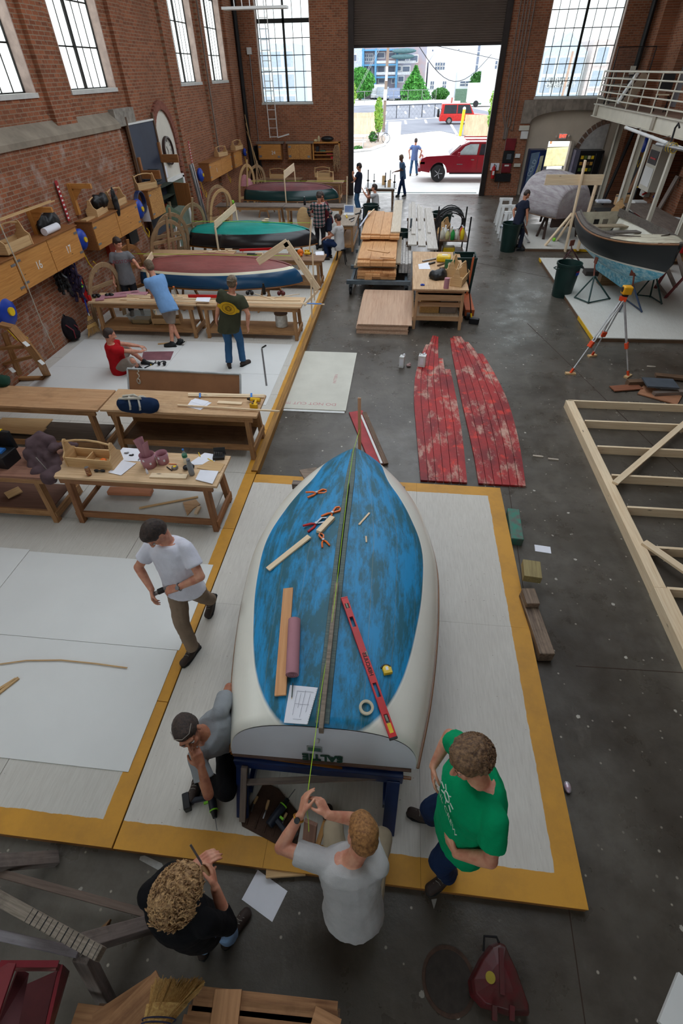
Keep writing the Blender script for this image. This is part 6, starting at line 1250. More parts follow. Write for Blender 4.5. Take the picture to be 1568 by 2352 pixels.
def exting(L,c,s=1.):
    r=thing('fire_extinguisher',L,'fire extinguisher',c); x,y,z=c; obj('cylinder',MB().lathe([(.01,0),(.07*s,.0),(.075*s,.03),(.075*s,.38*s),(.03*s,.45*s),(.02,.47*s)],c,16),REDP,r,smooth=True)
    obj('label',MB().fr((x,y-.074*s,z+.2*s),(1,0,0),(0,1,0),(0,0,1),.08*s,.012,.14*s),WHITEP,r); obj('valve',MB().box(x,y,z+.49*s,.05,.04,.06),STEEL,r); obj('hose',MB().tube([(x,y,z+.5*s),(x+.1,y,z+.45*s),(x+.1,y,z+.2*s)],.012,6),BLACK,r); return r
exting('red fire extinguisher with white label at the right door jamb',(4.13,28.4,.72),1.1); e=exting('red fire extinguisher hanging under the far left cupboards',(-7.5,20.4,.95),1.2); e=exting('red and lime-labelled fire extinguisher on the left wall above the broom',(-7.25,11.0,.72),1.2); obj('lime_label',MB().fr((-7.17,10.93,1.1),(1,.6,0),(-.6,1,0),(0,0,1),.03,.12,.16),mk('lime',(150,230,60),.5),e)
# exit sign, vending machines
ex=thing('exit_sign','lit EXIT sign with two lamps above the exit doorway','exit sign',(7.02,28.75,2.2)); obj('box',MB().b2(6.86,7.18,28.72,28.84,2.17,2.38),WHITEP,ex,bevel=.01)
t=NT('exit_red'); t.b.inputs['Base Color'].default_value=(.8,.05,.03,1); t.b.inputs['Emission Color'].default_value=(1,.08,.04,1); t.b.inputs['Emission Strength'].default_value=1.2
text('EXIT',.16,t.m,frame((7.02,28.715,2.275),(1,0,0),(0,0,1)),.003,ex,bold=.004); [obj('lamp_head',MB().cone((7.02+s*.26,28.74,2.3),(7.02+s*.3,28.66,2.27),.05,n=12),CREAM,ex) for s in (-1,1)]
solo('door_frame_post',MB().b2(7.44,7.58,28.6,28.86,0,2.1),mk('post_tan',(176,164,148),.7),'tan post at the right of the exit doorway','post')
vm=thing('vending_machine','blue drinks vending machine marked COLD left of the exit doorway','vending machine',(6.0,28.5,0)); obj('cabinet',MB().b2(5.62,6.34,28.2,28.82,.05,1.82),mk('vend_navy',(20,40,84),.35),vm,bevel=.02)
obj('front_panel',MB().prism([(5.68,.2),(5.68,1.7),(6.05,1.76),(6.0,1.2),(5.8,.2)],-28.2,-28.18,XZ),mk('cold_grey',(110,132,156),.3),vm); obj('cream_wave',MB().prism([(5.84,.2),(6.04,1.2),(6.1,1.6),(6.24,1.62),(6.24,.2)],-28.199,-28.175,XZ),mk('wave_cream',(206,204,170),.4),vm); obj('wave_band',MB().tube([(5.82,28.18,.2),(5.98,28.18,.9),(6.07,28.18,1.35),(6.05,28.18,1.7)],.025,6),BLUEP,vm)
text('COLD',.24,mk('letter_pale',(190,206,220),.4),frame((5.83,28.17,1.15),(.25,0,1),(-1,0,.25)),.002,vm); text('Champlain 17',.1,BLACK,frame((6.14,28.165,.95),(.15,0,1),(-1,0,.15)),.002,vm)
vm=thing('vending_machine','black snack vending machine with a glass front right of the exit doorway','vending machine',(8.3,28.4,0)); obj('cabinet',MB().b2(7.8,8.85,28.1,28.82,.05,1.8),mk('vend_black',(26,26,28),.35),vm,bevel=.015); obj('side_panel',MB().b2(7.6,7.8,28.1,28.8,.05,1.82),mk('vend_grey',(120,120,140),.35,metal=.4),vm)
pal=[(230,190,30),(200,150,60),(90,110,50),(180,50,40),(220,210,170),(120,90,60)]
for i in range(5):
    for j in range(4):obj('snack',MB().b2(7.88+.15*j,7.99+.15*j,28.06,28.1,1.5-.23*i,1.62-.23*i),mk('snack%d' % ((i+j*2) % 6),pal[(i+j*2) % 6],.5),vm)
for x in (8.5,8.8):obj('frame_strip',MB().b2(x,x+.015,28.07,28.1,.3,1.7),STEEL,vm)
obj('hatch',MB().b2(7.9,8.45,28.06,28.1,.15,.4),BLACK,vm)
# ladder on the end wall, hanging light fixture
ld=thing('ladder','slim white ladder fixed up the end wall across the left window','ladder',(-6.4,28.3,2.3)); a0,a1=at(620,318,0),0
for x in (-6.5,-6.13):obj('rail',MB().tube([(x,28.45,2.3),(x-.02,28.3,8.8)],.022,6),WHITEP,ld)
for k in range(20):obj('rung',MB().cone((-6.5,28.44-.007*k,2.34+.33*k),(-6.13,28.44-.007*k,2.34+.33*k),.014,n=6),WHITEP,ld)
solo('ladder_hook',MB().beam((-6.1,28.45,2.32),(-5.55,28.3,2.45),.03,.05),WHITEP,'short white arm reaching right from the ladder foot','bracket')
P=[atx(510,20,-4.6),atx(660,15,-4.2)]; a,b=aty(512,20,17),aty(660,16,17); hf=thing('hanging_tray','white perforated tray hanging on rods at the top left of the doorway','light fixture',a.lerp(b,.5)); obj('tray',MB().beam(a,b,.3,.05),WHITEP,hf)
for k in (.18,.3,.42,.9):q=a.lerp(b,k); obj('rod',MB().cone(q,(q.x,q.y,9.3),.012,n=6),WHITEP,hf)
# blue hose reels, tool boxes etc. on the wall
def reel(L,c,s=1.):
    r=thing('hose_reel',L,'hose reel',c); obj('housing',MB().ell((0,0,0),(.1*s,.19*s,.2*s)),BLUEP,r,world=False,smooth=True); obj('hub',MB().cone((.09*s,0,0),(.115*s,0,0),.05*s),YEL,r,world=False)
    P=[(0,-.1*s,-.15*s),(.03,-.05,-.5),(.04,.12,-.72),(.03,.25,-.6),(.02,.16,-.5)]; obj('cord',MB().tube(P,.012,6),mk('cord_yellow',(220,180,30),.5),r,world=False); return r
reel('blue cord reel under the cupboard at the left image edge',atx(8,715,-7.2),1.5); reel('blue cord reel with yellow cord right of the cupboard numbered 17',atx(186,550,-7.25),1.1); reel('blue cord reel below the pair of cupboards right of the arch',atx(460,402,-7.5),1.1); reel('blue cord reel below the small corner cupboard',atx(519,374,-7.5)); reel('blue cord reel high on the far left corner pipe',atx(562,350,-7.5),.8)
hr=reel('blue cord reel with dark coiled hose right of the BOSTON tee cupboard',atx(318,480,-7.25),1.2); m=MB(); [m.tube([(-.02*k,.3+.24*math.cos(q*PI/10),.1+.26*math.sin(q*PI/10)) for q in range(20)],.022,6,closed=True) for k in range(5)]; obj('coiled_hose',m,mk('hose_navy',(24,40,84),.4),hr,world=False)
m=MB(); S_=mk('sign_red',(170,30,40),.5)
for L,px,py,X,h in (('narrow red and white sign strip on the brick above cupboard 17',143,462,-7.46,.75),('narrow red and white strip on the pilaster left of the far cupboards',437,352,-7.58,.7)):q=atx(px,py,X); r=thing('sign_strip',L,'sign',q); obj('strip',MB().b2(q.x,q.x+.01,q.y-.05,q.y+.05,q.z-h/2,q.z+h/2),S_,r); obj('white_marks',(lambda m:([m.b2(q.x+.01,q.x+.013,q.y-.03,q.y+.03,q.z+h*(k/9-.45),q.z+h*(k/9-.45)+.035) for k in range(8)],m)[1])(MB()),WHITEP,r)
# toolboxes
TBW=wood('toolbox_wood',(214,178,130),(188,148,100))
def toolbox(L,loc,rz,group=None,s=1.):
    r=thing('tool_tote',L,'tool box',loc,rz,group); obj('tray',MB().b2(-.32,.32,-.12,-.105,0,.14).b2(-.32,.32,.105,.12,0,.14).b2(-.32,.32,-.12,.12,0,.012),TBW,r,world=False)
    for x in (-.32,.32):obj('end_panel',MB().prism([(-.13,0),(.13,0),(.13,.15),(.07,.2),(.03,.33),(0,.35),(-.03,.33),(-.07,.2),(-.13,.15)],x-.01,x+.01,MX(((0,0,1,0),(1,0,0,0),(0,1,0,0),(0,0,0,1)))),TBW,r,world=False,bevel=.003)
    obj('handle',MB().tube([(-.32,0,.31),(-.15,0,.345),(0,0,.355),(.15,0,.345),(.32,0,.31)],.014,8),TBW,r,world=False)
    obj('divider',MB().b2(-.06,-.045,-.1,.1,.01,.11),TBW,r,world=False)
    if s != 1:r.scale=(s,s,s)
    return r
tb0=toolbox('pale wooden tool tote holding tools beside the plum jacket',(-3.82,4.76,.88),-.05,s=1.0)
for L,loc,rz,s in (('pale wooden tool tote on top of cupboard 16',(-7.24,9.35,2.24),PI/2,1.2),('wooden tool tote draped with black cloth above the BOSTON tee man',(-7.3,12.75,2.16),PI/2+.1,1.),('wooden tool tote behind the draped one on the same cupboard',(-7.3,13.75,2.16),PI/2,1.05),('wooden tool tote on the chipboard-doored cupboard',(-7.35,15.75,2.22),PI/2-.5,1.),
        ('small wooden tool tote on the far cupboards right of the arch',(-7.38,23.3,2.16),1.2,.9),('wooden tool tote on the small corner cupboard',(-7.36,25.6,2.14),1.3,.95),('wooden tool tote on the end wall bench, left one',(-6.2,28.0,.78),0,1.1),('wooden tool tote on the bench below the open shelf',(-4.0,28.1,.82),0,1.1),('wooden tool tote on the bench by the left door jamb',(-3.7,26.9,.8),0,1.15),
        ('wooden tool tote at the far corner of the plywood table',(1.42,12.3,.92),1.25,1.1),('wooden tool tote on the clutter rack behind the plywood table',(1.3,17.3,.88),1.3,1.),('wooden tool tote on the bench at the right wall',(7.25,20.0,.92),1.1,1.1)):dup(tb0,loc,rz,L,scale=s)
solo('chopping_board',MB().box(-7.28,12.3,2.175,.15,.6,.03),TBW,'thin curved wooden offcut on the cupboard above the BOSTON tee man','offcut')
solo('paper_roll',MB().cone((-7.2,10.35,2.31),(-7.2,10.85,2.31),.07,n=18),PAPER,'white paper roll on top of the cupboard numbered 17','paper roll',smooth=True)
def heap(L,c,r,mat,nm='cloth_heap',cat='cloth',n=6,flat=.5):
    m=MB(); [m.ell(V(c)+V((R_.uniform(-1,1)*r[0]*.5,R_.uniform(-1,1)*r[1]*.5,r[2]*.5)),(r[0]*.6,r[1]*.6,r[2]*R_.uniform(.5,.9))) for _ in range(n)]; o=solo(nm,m,mat,L,cat); remesh(o,max(min(r)*.18,.008),min(r)*.5,TXC,sm=1); return o
heap('black cloth bundle leaning on top of cupboard 17',(-7.35,10.8,2.24),(.14,.35,.28),BLACK); heap('black cloth thrown over the tool tote above the BOSTON tee man',(-7.25,12.95,2.3),(.16,.3,.22),BLACK); heap('black cloth hanging between the two totes on the cupboard',(-7.1,13.35,2.1),(.08,.12,.4),BLACK)
cr=thing('milk_crate','dark grey lattice crate beside the slate-blue board','crate',(-7.4,16.35,2.24)); m=MB()
for k in range(5):z=2.26+k*.07; m.b2(-7.58,-7.2,16.25,16.27,z,z+.03).b2(-7.58,-7.2,16.63,16.65,z,z+.03).b2(-7.21,-7.19,16.25,16.65,z,z+.03).b2(-7.59,-7.57,16.25,16.65,z,z+.03)
for y in (16.25,16.35,16.45,16.55,16.64):m.b2(-7.21,-7.19,y-.012,y+.012,2.24,2.57)
obj('lattice',m,mk('crate_grey',(64,66,68),.6),cr); solo('notice',MB().b2(-7.66,-7.65,17.95,18.25,2.15,2.45),PAPER,'white notice sheet with a red mark below the clock','sign'); 
# wooden wall brackets with long battens
for i,(y,z) in enumerate(((8.9,2.75),(10.5,2.72),(12.2,2.86))):
    r=thing('wall_bracket','triangular pine wall bracket, %s above the cupboards' % ['nearest the left image edge','between cupboard 16 and 17, holding battens','over the BOSTON tee man cupboard'][i],'bracket',(-7.4,y,z-.5),0,'pine brackets on the left wall'); obj('arm',MB().b2(-7.5,-6.95,y-.03,y+.03,z-.09,z),CABW,r); obj('post',MB().b2(-7.5,-7.42,y-.05,y+.05,z-.6,z),CABW,r); obj('gusset',MB().prism([(-7.45,z-.35),(-7.45,z-.05),(-7.15,z-.05)],-y-.015,-y+.015,XZ),CABW,r)
for i in range(2):solo('batten',MB().beam((-7.1-.08*i,5.0,2.78),(-7.1-.08*i,10.9,2.76),.025,.02),TBW,['outer long thin batten resting on the wall brackets','inner long thin batten resting on the wall brackets'][i],'batten','battens on the wall brackets')
# building moulds
def mould(L,c,rz,tilt,h=1.6,w=1.0,mat=TBW,nm='boat_mould',rungs=2,braces=True):
    r=thing(nm,L,'boat mould',c,0); M=MX.Translation(V(c)) @ MX.Rotation(rz,4,'Z') @ MX.Rotation(tilt,4,'X')
    def T(x,z,y=0):return M @ V((x,y,z))
    n=18; m=MB()
    P=[(-w/2,0)]+[(-w/2*math.cos(PI*k/n),h*.45+h*.55*math.sin(PI*k/n)**.8) for k in range(n+1)]+[(w/2,0)]
    for k in range(len(P)-1):a,b=T(*P[k]),T(*P[k+1]); m.beam(a,b+(b-a)*.08,.1,.03,(M.to_3x3() @ V((0,1,0))))
    obj('arch',m,mat,r)
    for k in range(rungs):z=h*(.3+.35*k); obj('cross_piece',MB().beam(T(-w*.46,z,.03),T(w*.46,z,.03),.09,.025,M.to_3x3() @ V((0,1,0))),mat,r)
    if braces:obj('upright',MB().beam(T(0,.0,-.03),T(0,h*1.12,-.03),.07,.025,M.to_3x3() @ V((0,1,0))),mat,r)
    return r
MW=wood('mould_wood',(184,154,120),(140,110,80),grime=.3)
mould('arched wooden boat mould leaning at the wall left of the teal dinghy, outer one',(-6.95,15.2,.09),.9,.3,1.55,1.1,MW); mould('arched wooden boat mould behind the outer one',(-7.0,15.7,.09),.9,.25,1.6,1.1,MW); mould('arched wooden boat mould touching the stern of the teal dinghy',(-6.75,16.6,.09),1.1,.28,1.7,1.15,MW)
mould('arched wooden boat mould leaning left of the wall under far cupboards',(-6.9,20.4,.09),1.0,.25,1.45,1.0,TBW,rungs=1,braces=False); mould('twin arched boat mould behind the one under the far cupboards',(-7.1,20.7,.09),1.0,.2,1.5,1.0,MW,rungs=1,braces=False)
mould('pale arched boat mould at the stern of the maroon dinghy, left one',(-6.9,24.4,.09),.9,.2,1.7,.8,TBW,rungs=1); mould('pale arched boat mould at the stern of the maroon dinghy, right one',(-6.6,25.0,.09),.8,.2,1.6,.9,MW)
mould('tall curved wooden mould leaning behind the BOSTON tee man, left one',(-7.1,11.5,.09),1.2,.2,1.35,.9,MW,braces=False); mould('tall curved wooden mould leaning right of the BOSTON tee man',(-6.95,12.6,.09),1.1,.25,1.5,.9,wood('mould_orange',(176,124,76),(130,86,48)))
# big strongback at the left edge
r=thing('strongback_frame','heavy timber framework with rounded end leaning at the left edge, white patches','timber frame',(-7.0,8.0,.09)); TB=wood('strong_wood',(176,130,82),(130,88,50),grime=.3)
Z_=[(0,745,1.35),(28,752,1.3),(62,790,1.1),(92,830,.7),(108,862,.1)]; pts=[at(x,y,z) for x,y,z in Z_]
for a,b in zip(pts[:-1],pts[1:]):obj('rim',MB().beam(a,b+(b-a)*.06,.14,.06),TB,r,bevel=.004)
for (a,b) in (((0,838,.5),(88,815,.8)),((0,800,.9),(60,795,1.0)),((10,765,1.2),(45,860,.3)),((0,870,.15),(100,868,.12))):obj('brace',MB().beam(at(*a),at(*b),.1,.05),TB,r,bevel=.003)
for q in ((60,790,1.14),(28,850,.62),(95,832,.74)):obj('white_patch',MB().fr(at(*q),(1,-.6,-.4),(.4,1,0),(0,.3,1),.13,.07,.01),WHITEP,r)
# ---------- mezzanine and right side ----------
STC=mk('cream_steel',(206,200,184),.5,vs=2,var=.12); MX0=7.7
mz=thing('mezzanine','cream steel mezzanine platform with beam and decking along the right wall','mezzanine',(8.8,15,0))
obj('deck',MB().b2(MX0,9.4,0,27.4,3.38,3.43),mk('deck_brown',(128,100,84),.7),mz); m=MB().b2(MX0,MX0+.02,0,27.4,3.08,3.46).b2(MX0-.06,MX0+.1,0,27.4,3.06,3.09).b2(MX0-.06,MX0+.1,0,27.4,3.44,3.46); obj('edge_beam',m,STC,mz)
obj('end_beam',MB().b2(MX0,9.4,27.38,27.42,3.08,3.46),STC,mz)
for y in (26.9,20.5,14.0,7.5):obj('bracket_plate',MB().b2(MX0-.05,MX0,y-.12,y+.12,3.08,3.46),mk('plate_grey',(158,148,132),.6),mz)
for i,y in enumerate((27.0,21.6,16.4,11.2)):
    x=MX0+1.15 if i == 0 else MX0+.15; c=obj('column',MB().b2(x-.1,x+.1,y-.01,y+.01,0,3.08).b2(x-.1,x-.085,y-.1,y+.1,0,3.08).b2(x+.085,x+.1,y-.1,y+.1,0,3.08),STC,mz)
rl=thing('railing','cream tubular railing with five rails along the mezzanine edge','railing',(MX0+.02,14,3.45))
for z in (4.46,4.26,4.05,3.84,3.63):obj('rail',MB().cone((MX0+.03,0,z),(MX0+.03,27.35,z),.022 if z < 4.4 else .028,n=8),STC,rl); obj('end_rail',MB().cone((MX0+.03,27.35,z),(9.3,27.35,z),.02,n=8),STC,rl)
y=27.35
while y > .5:obj('post',MB().cone((MX0+.03,y,3.45),(MX0+.03,y,4.46),.02,n=8),STC,rl); y -= 1.25
for x in (8.2,8.75):obj('post',MB().cone((x,27.35,3.45),(x,27.35,4.46),.018,n=6),BLACK,rl)
sc=thing('mesh_screen','dark framed mesh gate standing on the mezzanine end','gate',(8.6,27.0,3.43)); obj('frame',MB().tube([(7.95,27.1,3.45),(7.95,27.1,5.15),(9.35,27.1,5.15),(9.35,27.1,3.45)],.025,6),BLACK,sc); m=MB()
for k in range(28):m.b2(7.95+.05*k,7.954+.05*k,27.1,27.104,3.45,5.15)
for k in range(34):m.b2(7.95,9.35,27.1,27.104,3.45+.05*k,3.454+.05*k)
obj('wire_mesh',m,BLACK,sc); obj('plate',MB().b2(8.6,8.8,27.06,27.09,4.35,4.6),CREAM,sc)
el=thing('display_case','tilted white panel box mounted on the mezzanine railing','panel',(8.0,24.6,3.9)); obj('panel',MB().fr((8.0,24.9,4.0),(.25,1,0),(.5,0,1),(1,0,-.5),.85,.95,.06),WHITEP,el); obj('side_board',MB().fr((8.12,24.4,3.95),(.25,1,0),(.5,0,1),(1,0,-.5),.1,1.0,.3),mk('side_tan',(170,150,128),.7),el)
def chair(L,c,rz):
    r=thing('folding_chair',L,'chair',c,rz)
    obj('seat',MB().box(0,0,.45,.42,.42,.03),mk('seat_cream',(206,190,160),.6),r,world=False); obj('backrest',MB().fr((0,.22,.78),(1,0,0),(0,.2,1),(0,-1,.2),.42,.4,.03),BLACK,r,world=False)
    for s in (-1,1):
        obj('leg',MB().beam((s*.19,-.19,0),(s*.19,.2,.44),.03,.03),BLACK,r,world=False); obj('leg',MB().beam((s*.19,.22,0),(s*.19,-.18,.44),.03,.03),BLACK,r,world=False)
    return r
chair('black chair with pale seat behind the mezzanine railing',(8.5,22.6,3.43),2.6); chair('second chair farther right on the mezzanine, cut by the image edge',(8.7,18.2,3.43),2.2)
tb2=thing('small_table','slim table with pale top on the mezzanine beside the second chair','table',(9.0,19.4,3.43)); obj('tabletop',MB().box(0,0,.72,.6,1.0,.03),CREAM,tb2,world=False); [obj('leg',MB().box(x,y,.36,.03,.03,.7),BLACK,tb2,world=False) for x in (-.27,.27) for y in (-.45,.45)]
tl=thing('fluorescent_lamp','long white tube lamp slung under the mezzanine edge','lamp',(7.5,19,2.85)); a,b=atx(1437,293,7.3),atx(1575,345,7.3); obj('housing',MB().cone(a,b,.045,n=12),WHITEP,tl); obj('end_cap',MB().ell(a,.06),CREAM,tl); [obj('hanger',MB().cone(a.lerp(b,k),a.lerp(b,k)+V((.3,0,3.1-a.lerp(b,k).z)),.01,n=5),STEEL,tl) for k in (.1,.6)]
for L,a,b in (('slanting cream pipe below the mezzanine with a chain',atx(1497,310,7.6),atx(1452,435,7.9)),('wide cream steel upright leaning at the right edge under the mezzanine',atx(1545,350,7.3),atx(1487,505,7.5))):solo('steel_post',MB().beam(a,V((a.x,a.y,.0)),.1 if 'wide' in L else .07,.12,(0,1,0)),STC,L,'post')
wc=thing('wire_fitting','bundle of wire and chain hanging from a steel bar below the mezzanine','hoist',atx(1555,338,7.2)); q=atx(1540,338,7.1); obj('bar',MB().cone(atx(1508,331,7.1),atx(1575,345,7.0),.04,n=10),STEEL,wc)
for k in range(9):obj('wire_loop',MB().tube([q+V((0,(k-4)*.06,0))+V((.09*math.cos(u*PI/6),.02*math.sin(u+k),.11*math.sin(u*PI/6))) for u in range(12)],.008,5,closed=True),STEEL if k % 3 else YEL,wc)
obj('hook',MB().tube([q+V((0,.1,.1)),q+V((0,.15,.4)),q+V((0,.05,.5)),q+V((0,-.1,.42))],.025,6),BLACK,wc)
# wall furniture at right, below
r=thing('wall_cabinet','white upright cabinet with a dark screen on the right wall','cabinet',(9.0,22.5,1.2)); obj('body',MB().b2(8.9,9.4,22.2,23.2,1.15,2.5),CREAM,r,bevel=.01); obj('screen',MB().b2(8.885,8.9,22.3,23.1,1.95,2.35),BLACK,r); obj('lower_panel',MB().b2(8.885,8.9,22.3,23.1,1.3,1.85),WHITEP,r); obj('indicator',MB().b2(8.87,8.885,22.4,22.9,2.1,2.15),REDP,r)
reel('blue cord reel high on the right brick pier',(9.1,24.4,2.35),1.2); solo('black_panel',MB().b2(9.35,9.38,24.4,26.2,.3,1.9),BLACK,'black rectangular board against the right wall beside the snack machine','board')
wb=bench(7.9,8.9,17.0,21.6,.92,'cluttered grey workbench along the right wall behind the black sailboat',GREYW,BENCHW,.3,z0=0)
wb2=bench(6.7,7.8,19.3,20.8,.92,'black-topped side table holding a tool tote behind the black sailboat',BLACK,None,.3,leg=DARKW,z0=.1)
for i,(L,px,py,z,s,c,nm) in enumerate((('white machine with grey base on the right wall bench',1487,440,1.0,(.4,.45,.32),(196,196,190),'sander'),('red and white drinks cooler at the foot of the right wall bench',1460,485,.5,(.42,.42,.5),(200,40,44),'drinks_cooler'),('open cardboard box by the right wall bench',1430,460,.7,(.5,.45,.35),(196,156,110),'cardboard_box'),('stack of white papers on the black side table',1385,462,.92,(.5,.35,.08),(216,220,230),'paper_stack'))):
    q=at(px,py,z); o=solo(nm,MB().box(q.x,q.y,z,*s),mk('rs%d' % i,c,.6),L,nm.replace('_',' '),bevel=.03)
    if nm == 'drinks_cooler':obj('lid',MB().box(0,0,.54,.44,.44,.1),WHITEP,o,world=False,bevel=.02); obj('spout_band',MB().box(0,0,.3,.43,.43,.12),WHITEP,o,world=False)
exting('red fire extinguisher with yellow tag on a cream post at the right',(7.72,15.6,.8),1.3)
for i,(px,py) in enumerate(((1415,450),(1440,445),(1462,430),(1475,447),(1500,452))):q=at(px,py,1.0); solo('hand_tool',MB().beam(q,q+V((.2,.15*(i-2),.05)),.04,.05),(STEEL,BLACK,YEL,REDP,BLUEP)[i],['steel','black','yellow','red','blue'][i]+' handled tool lying in the clutter of the right wall bench','tool')
for L,px,py,h in (('tall brown board leaning on the right wall',1528,395,1.9),('long grey plank leaning on the right wall',1548,440,1.8),('dark roll of pipes leaning at the right wall',1500,370,2.6)):q=at(px,py+100,0); solo('leaning_board',MB().beam((8.9,q.y,0),(9.3,q.y,h),.05,.25,(0,1,0)),{'tall':wood('brown_lean',(140,96,64)),'long':GREYW,'dark':BLACK}[L.split()[0]],L,'board')
q=at(1520,540,.3); bk_=thing('pail','white plastic pail with rope inside behind the black sailboat bow','bucket',(q.x+.4,q.y+.5,0)); [obj('bucket',MB().lathe([(.01,.01),(.17,0),(.2,.36),(.21,.38),(.19,.38),(.17,.04)],(k*.02,0,k*.34),20),WHITEP,bk_,world=False,smooth=60) for k in range(2)]
solo('cardboard_sheet',MB().prism([(v.x,v.y) for v in (at(1508,640,0),at(1545,585,0),at(1600,600,0),at(1600,645,0),at(1550,638,0))],.0,.015),mk('cardboard',(176,148,118),.8),'large flattened cardboard sheet on the floor at the right edge','cardboard')
ld=thing('step_ladder','dark red stepladder leaning at the right image edge','ladder',at(1545,690,0)); a0,a1=at(1500,668,0),at(1522,692,0)
for a,b in ((at(1498,672,0),atx(1580,540,7.6)),(at(1520,692,0),atx(1595,610,7.2))):obj('side_rail',MB().beam(a,b,.08,.04),mk('ladder_red',(126,48,50),.5),ld)
for k in (.15,.42,.7):obj('step',MB().beam(at(1498,672,0).lerp(atx(1580,540,7.6),k),at(1520,692,0).lerp(atx(1595,610,7.2),k),.1,.03),GREYW,ld)
# pine gantry
ga=thing('pine_gantry','fresh pine timber gantry with a wide crosspiece standing before the grey hull','timber frame',(5.2,18.7,0)); YG=18.45
def gp(px,py,Y=YG):return aty(px,py,Y)
obj('crosspiece',MB().beam(gp(1252,413),gp(1384,413),.04,.27),PINE,ga); a=at(1292,572,.1); a.y=18.35; obj('tall_post',MB().beam(a,gp(1344,368,a.y+.0),.04,.16,(0,1,0)),PINE,ga); a=gp(1372,412,YG+.1); b=gp(1356,480,YG+.1); obj('short_post',MB().beam(a,V((a.x+.0,a.y,.1)),.04,.2,(0,1,0)),PINE,ga)
obj('brace',MB().beam(at(1246,570,0),gp(1312,492,18.5),.04,.14,(0,1,0)),PINE,ga); obj('brace',MB().beam(at(1278,552,.1),gp(1310,505,18.7),.04,.09,(0,1,0)),PINE,ga)
solo('tennis_ball',MB().ell(at(1272,550,.16),.06),mk('lime',(0,0,0)),'lime ball-shaped float on the platform between the gantry braces','ball',smooth=True)
# three folding white stands
sh_=horse(3.95,22.6,.5,.9,WHITEP,'white trestle near the doorway, back one of the row','white trestles in a row'); 
for k,(x,y) in enumerate(((3.85,21.3),(3.8,20.2))):dup(sh_,(x,y,0),0,'white trestle left of the navy-shirted man, %s of the row' % ('middle one' if k == 0 else 'front one'))
sh_.location.z=0
# tripod
tr=thing('survey_tripod','aluminium surveying tripod with orange fittings on three wooden pads','tripod',at(1390,830,0)); ORG=mk('orange_plastic',(226,76,34),.4); AL=mk('aluminium',(214,216,220),.3,metal=.5)
F3=[at(1310,856,.03),at(1360,815,.03),at(1442,862,.03)]; ct_=sum(F3,V())/3; TP=V((ct_.x+.0,ct_.y,0)); hd_=None
b_=9e9
for zz in [1.2+.02*k for k in range(40)]:
    pz=at(1433,684,zz); d_=(V((pz.x,pz.y,0))-V((ct_.x,ct_.y,0))).length
    if d_ < b_:b_=d_; hd_=pz
for i,f in enumerate(F3):
    lg=obj('leg',MB().tube([hd_.lerp(f,.55),f],.014,8),AL,tr); sd=(f-hd_).cross(UP).normalized()*.028
    for s in (-1,1):obj('upper_tube',MB().tube([hd_+sd*s,hd_.lerp(f,.62)+sd*s],.014,8),AL,lg)
    obj('clamp',MB().fr(hd_.lerp(f,.6),sd,(f-hd_),sd.cross(f-hd_),.09,.12,.06),ORG,lg,bevel=.008); obj('foot',MB().fr(hd_.lerp(f,.97),sd,(f-hd_),sd.cross(f-hd_),.04,.1,.04),ORG,lg)
    solo('wooden_pad',MB().box(f.x,f.y,.015,.2,.08,.03,.4*i),TBW,'small wooden pad under the %s foot of the tripod' % ['left','rear','right'][i],'pad')
obj('head',MB().cone(hd_+V((0,0,-.06)),hd_+V((0,0,.03)),.08,.09,3),ORG,tr,bevel=.01)
lv=solo('laser_level',MB().box(hd_.x,hd_.y,hd_.z+.14,.16,.16,.14),mk('laser_yellow',(236,170,30),.4),'yellow surveying laser level mounted on the tripod','level',bevel=.02); obj('lens',MB().cone((-.09,-.0,.08),(.09,0,.08),.045,n=12),BLACK,lv,world=False); obj('mount',MB().cone((0,0,-.03),(0,0,.01),.06,n=12),BLACK,lv,world=False)
# rubble of planks at right edge
for i,(a,b,w,t_,mt_,L,z) in enumerate((((1440,880),(1500,878),.12,.1,DARKW,'dark plank end at the left of the scrap pile on the right',.05),((1405,893),(1470,888),.2,.02,wood('brown_scrap',(146,92,66),(110,64,44)),'reddish curved board lying left in the scrap pile',.03),((1470,895),(1560,920),.4,.02,mk('brown_scrap2',(170,118,86),.8),'tan torn cardboard-like sheet in the scrap pile',.02),((1480,878),(1552,882),.36,.03,mk('slate_scrap',(76,82,90),.7),'slate-grey board standing over the scrap pile',.16),((1500,905),(1600,900),.1,.08,GREYW,'grey plank at the right of the scrap pile',.05),((1505,862),(1590,870),.14,.05,DARKW,'dark plank at the back of the scrap pile',.06))):
    solo('scrap_board',MB().beam(at(*a,z),at(*b,z),w,t_),mt_,L,'scrap wood','scrap pile at the right')
solo('paper_sheet',MB().fr(at(1246,1261,.004),(1,-.12,0),(.1,1,0),(0,0,1),.2,.12,.002),PAPER,'printed white leaflet on the concrete right of the platform','paper')
for i,(x,y) in enumerate(((1235,1048),(1270,1055),(1495,842))):solo('wood_offcut',MB().box(*at(x,y,.012),.16,.03,.02,-.1),mk('offcut_pale',(190,176,160),.8),['small pale stick on the concrete beside the red planks, left one','small pale stick on the concrete beside the red planks, right one','small pale stick on the concrete near the tripod'][i],'offcut')
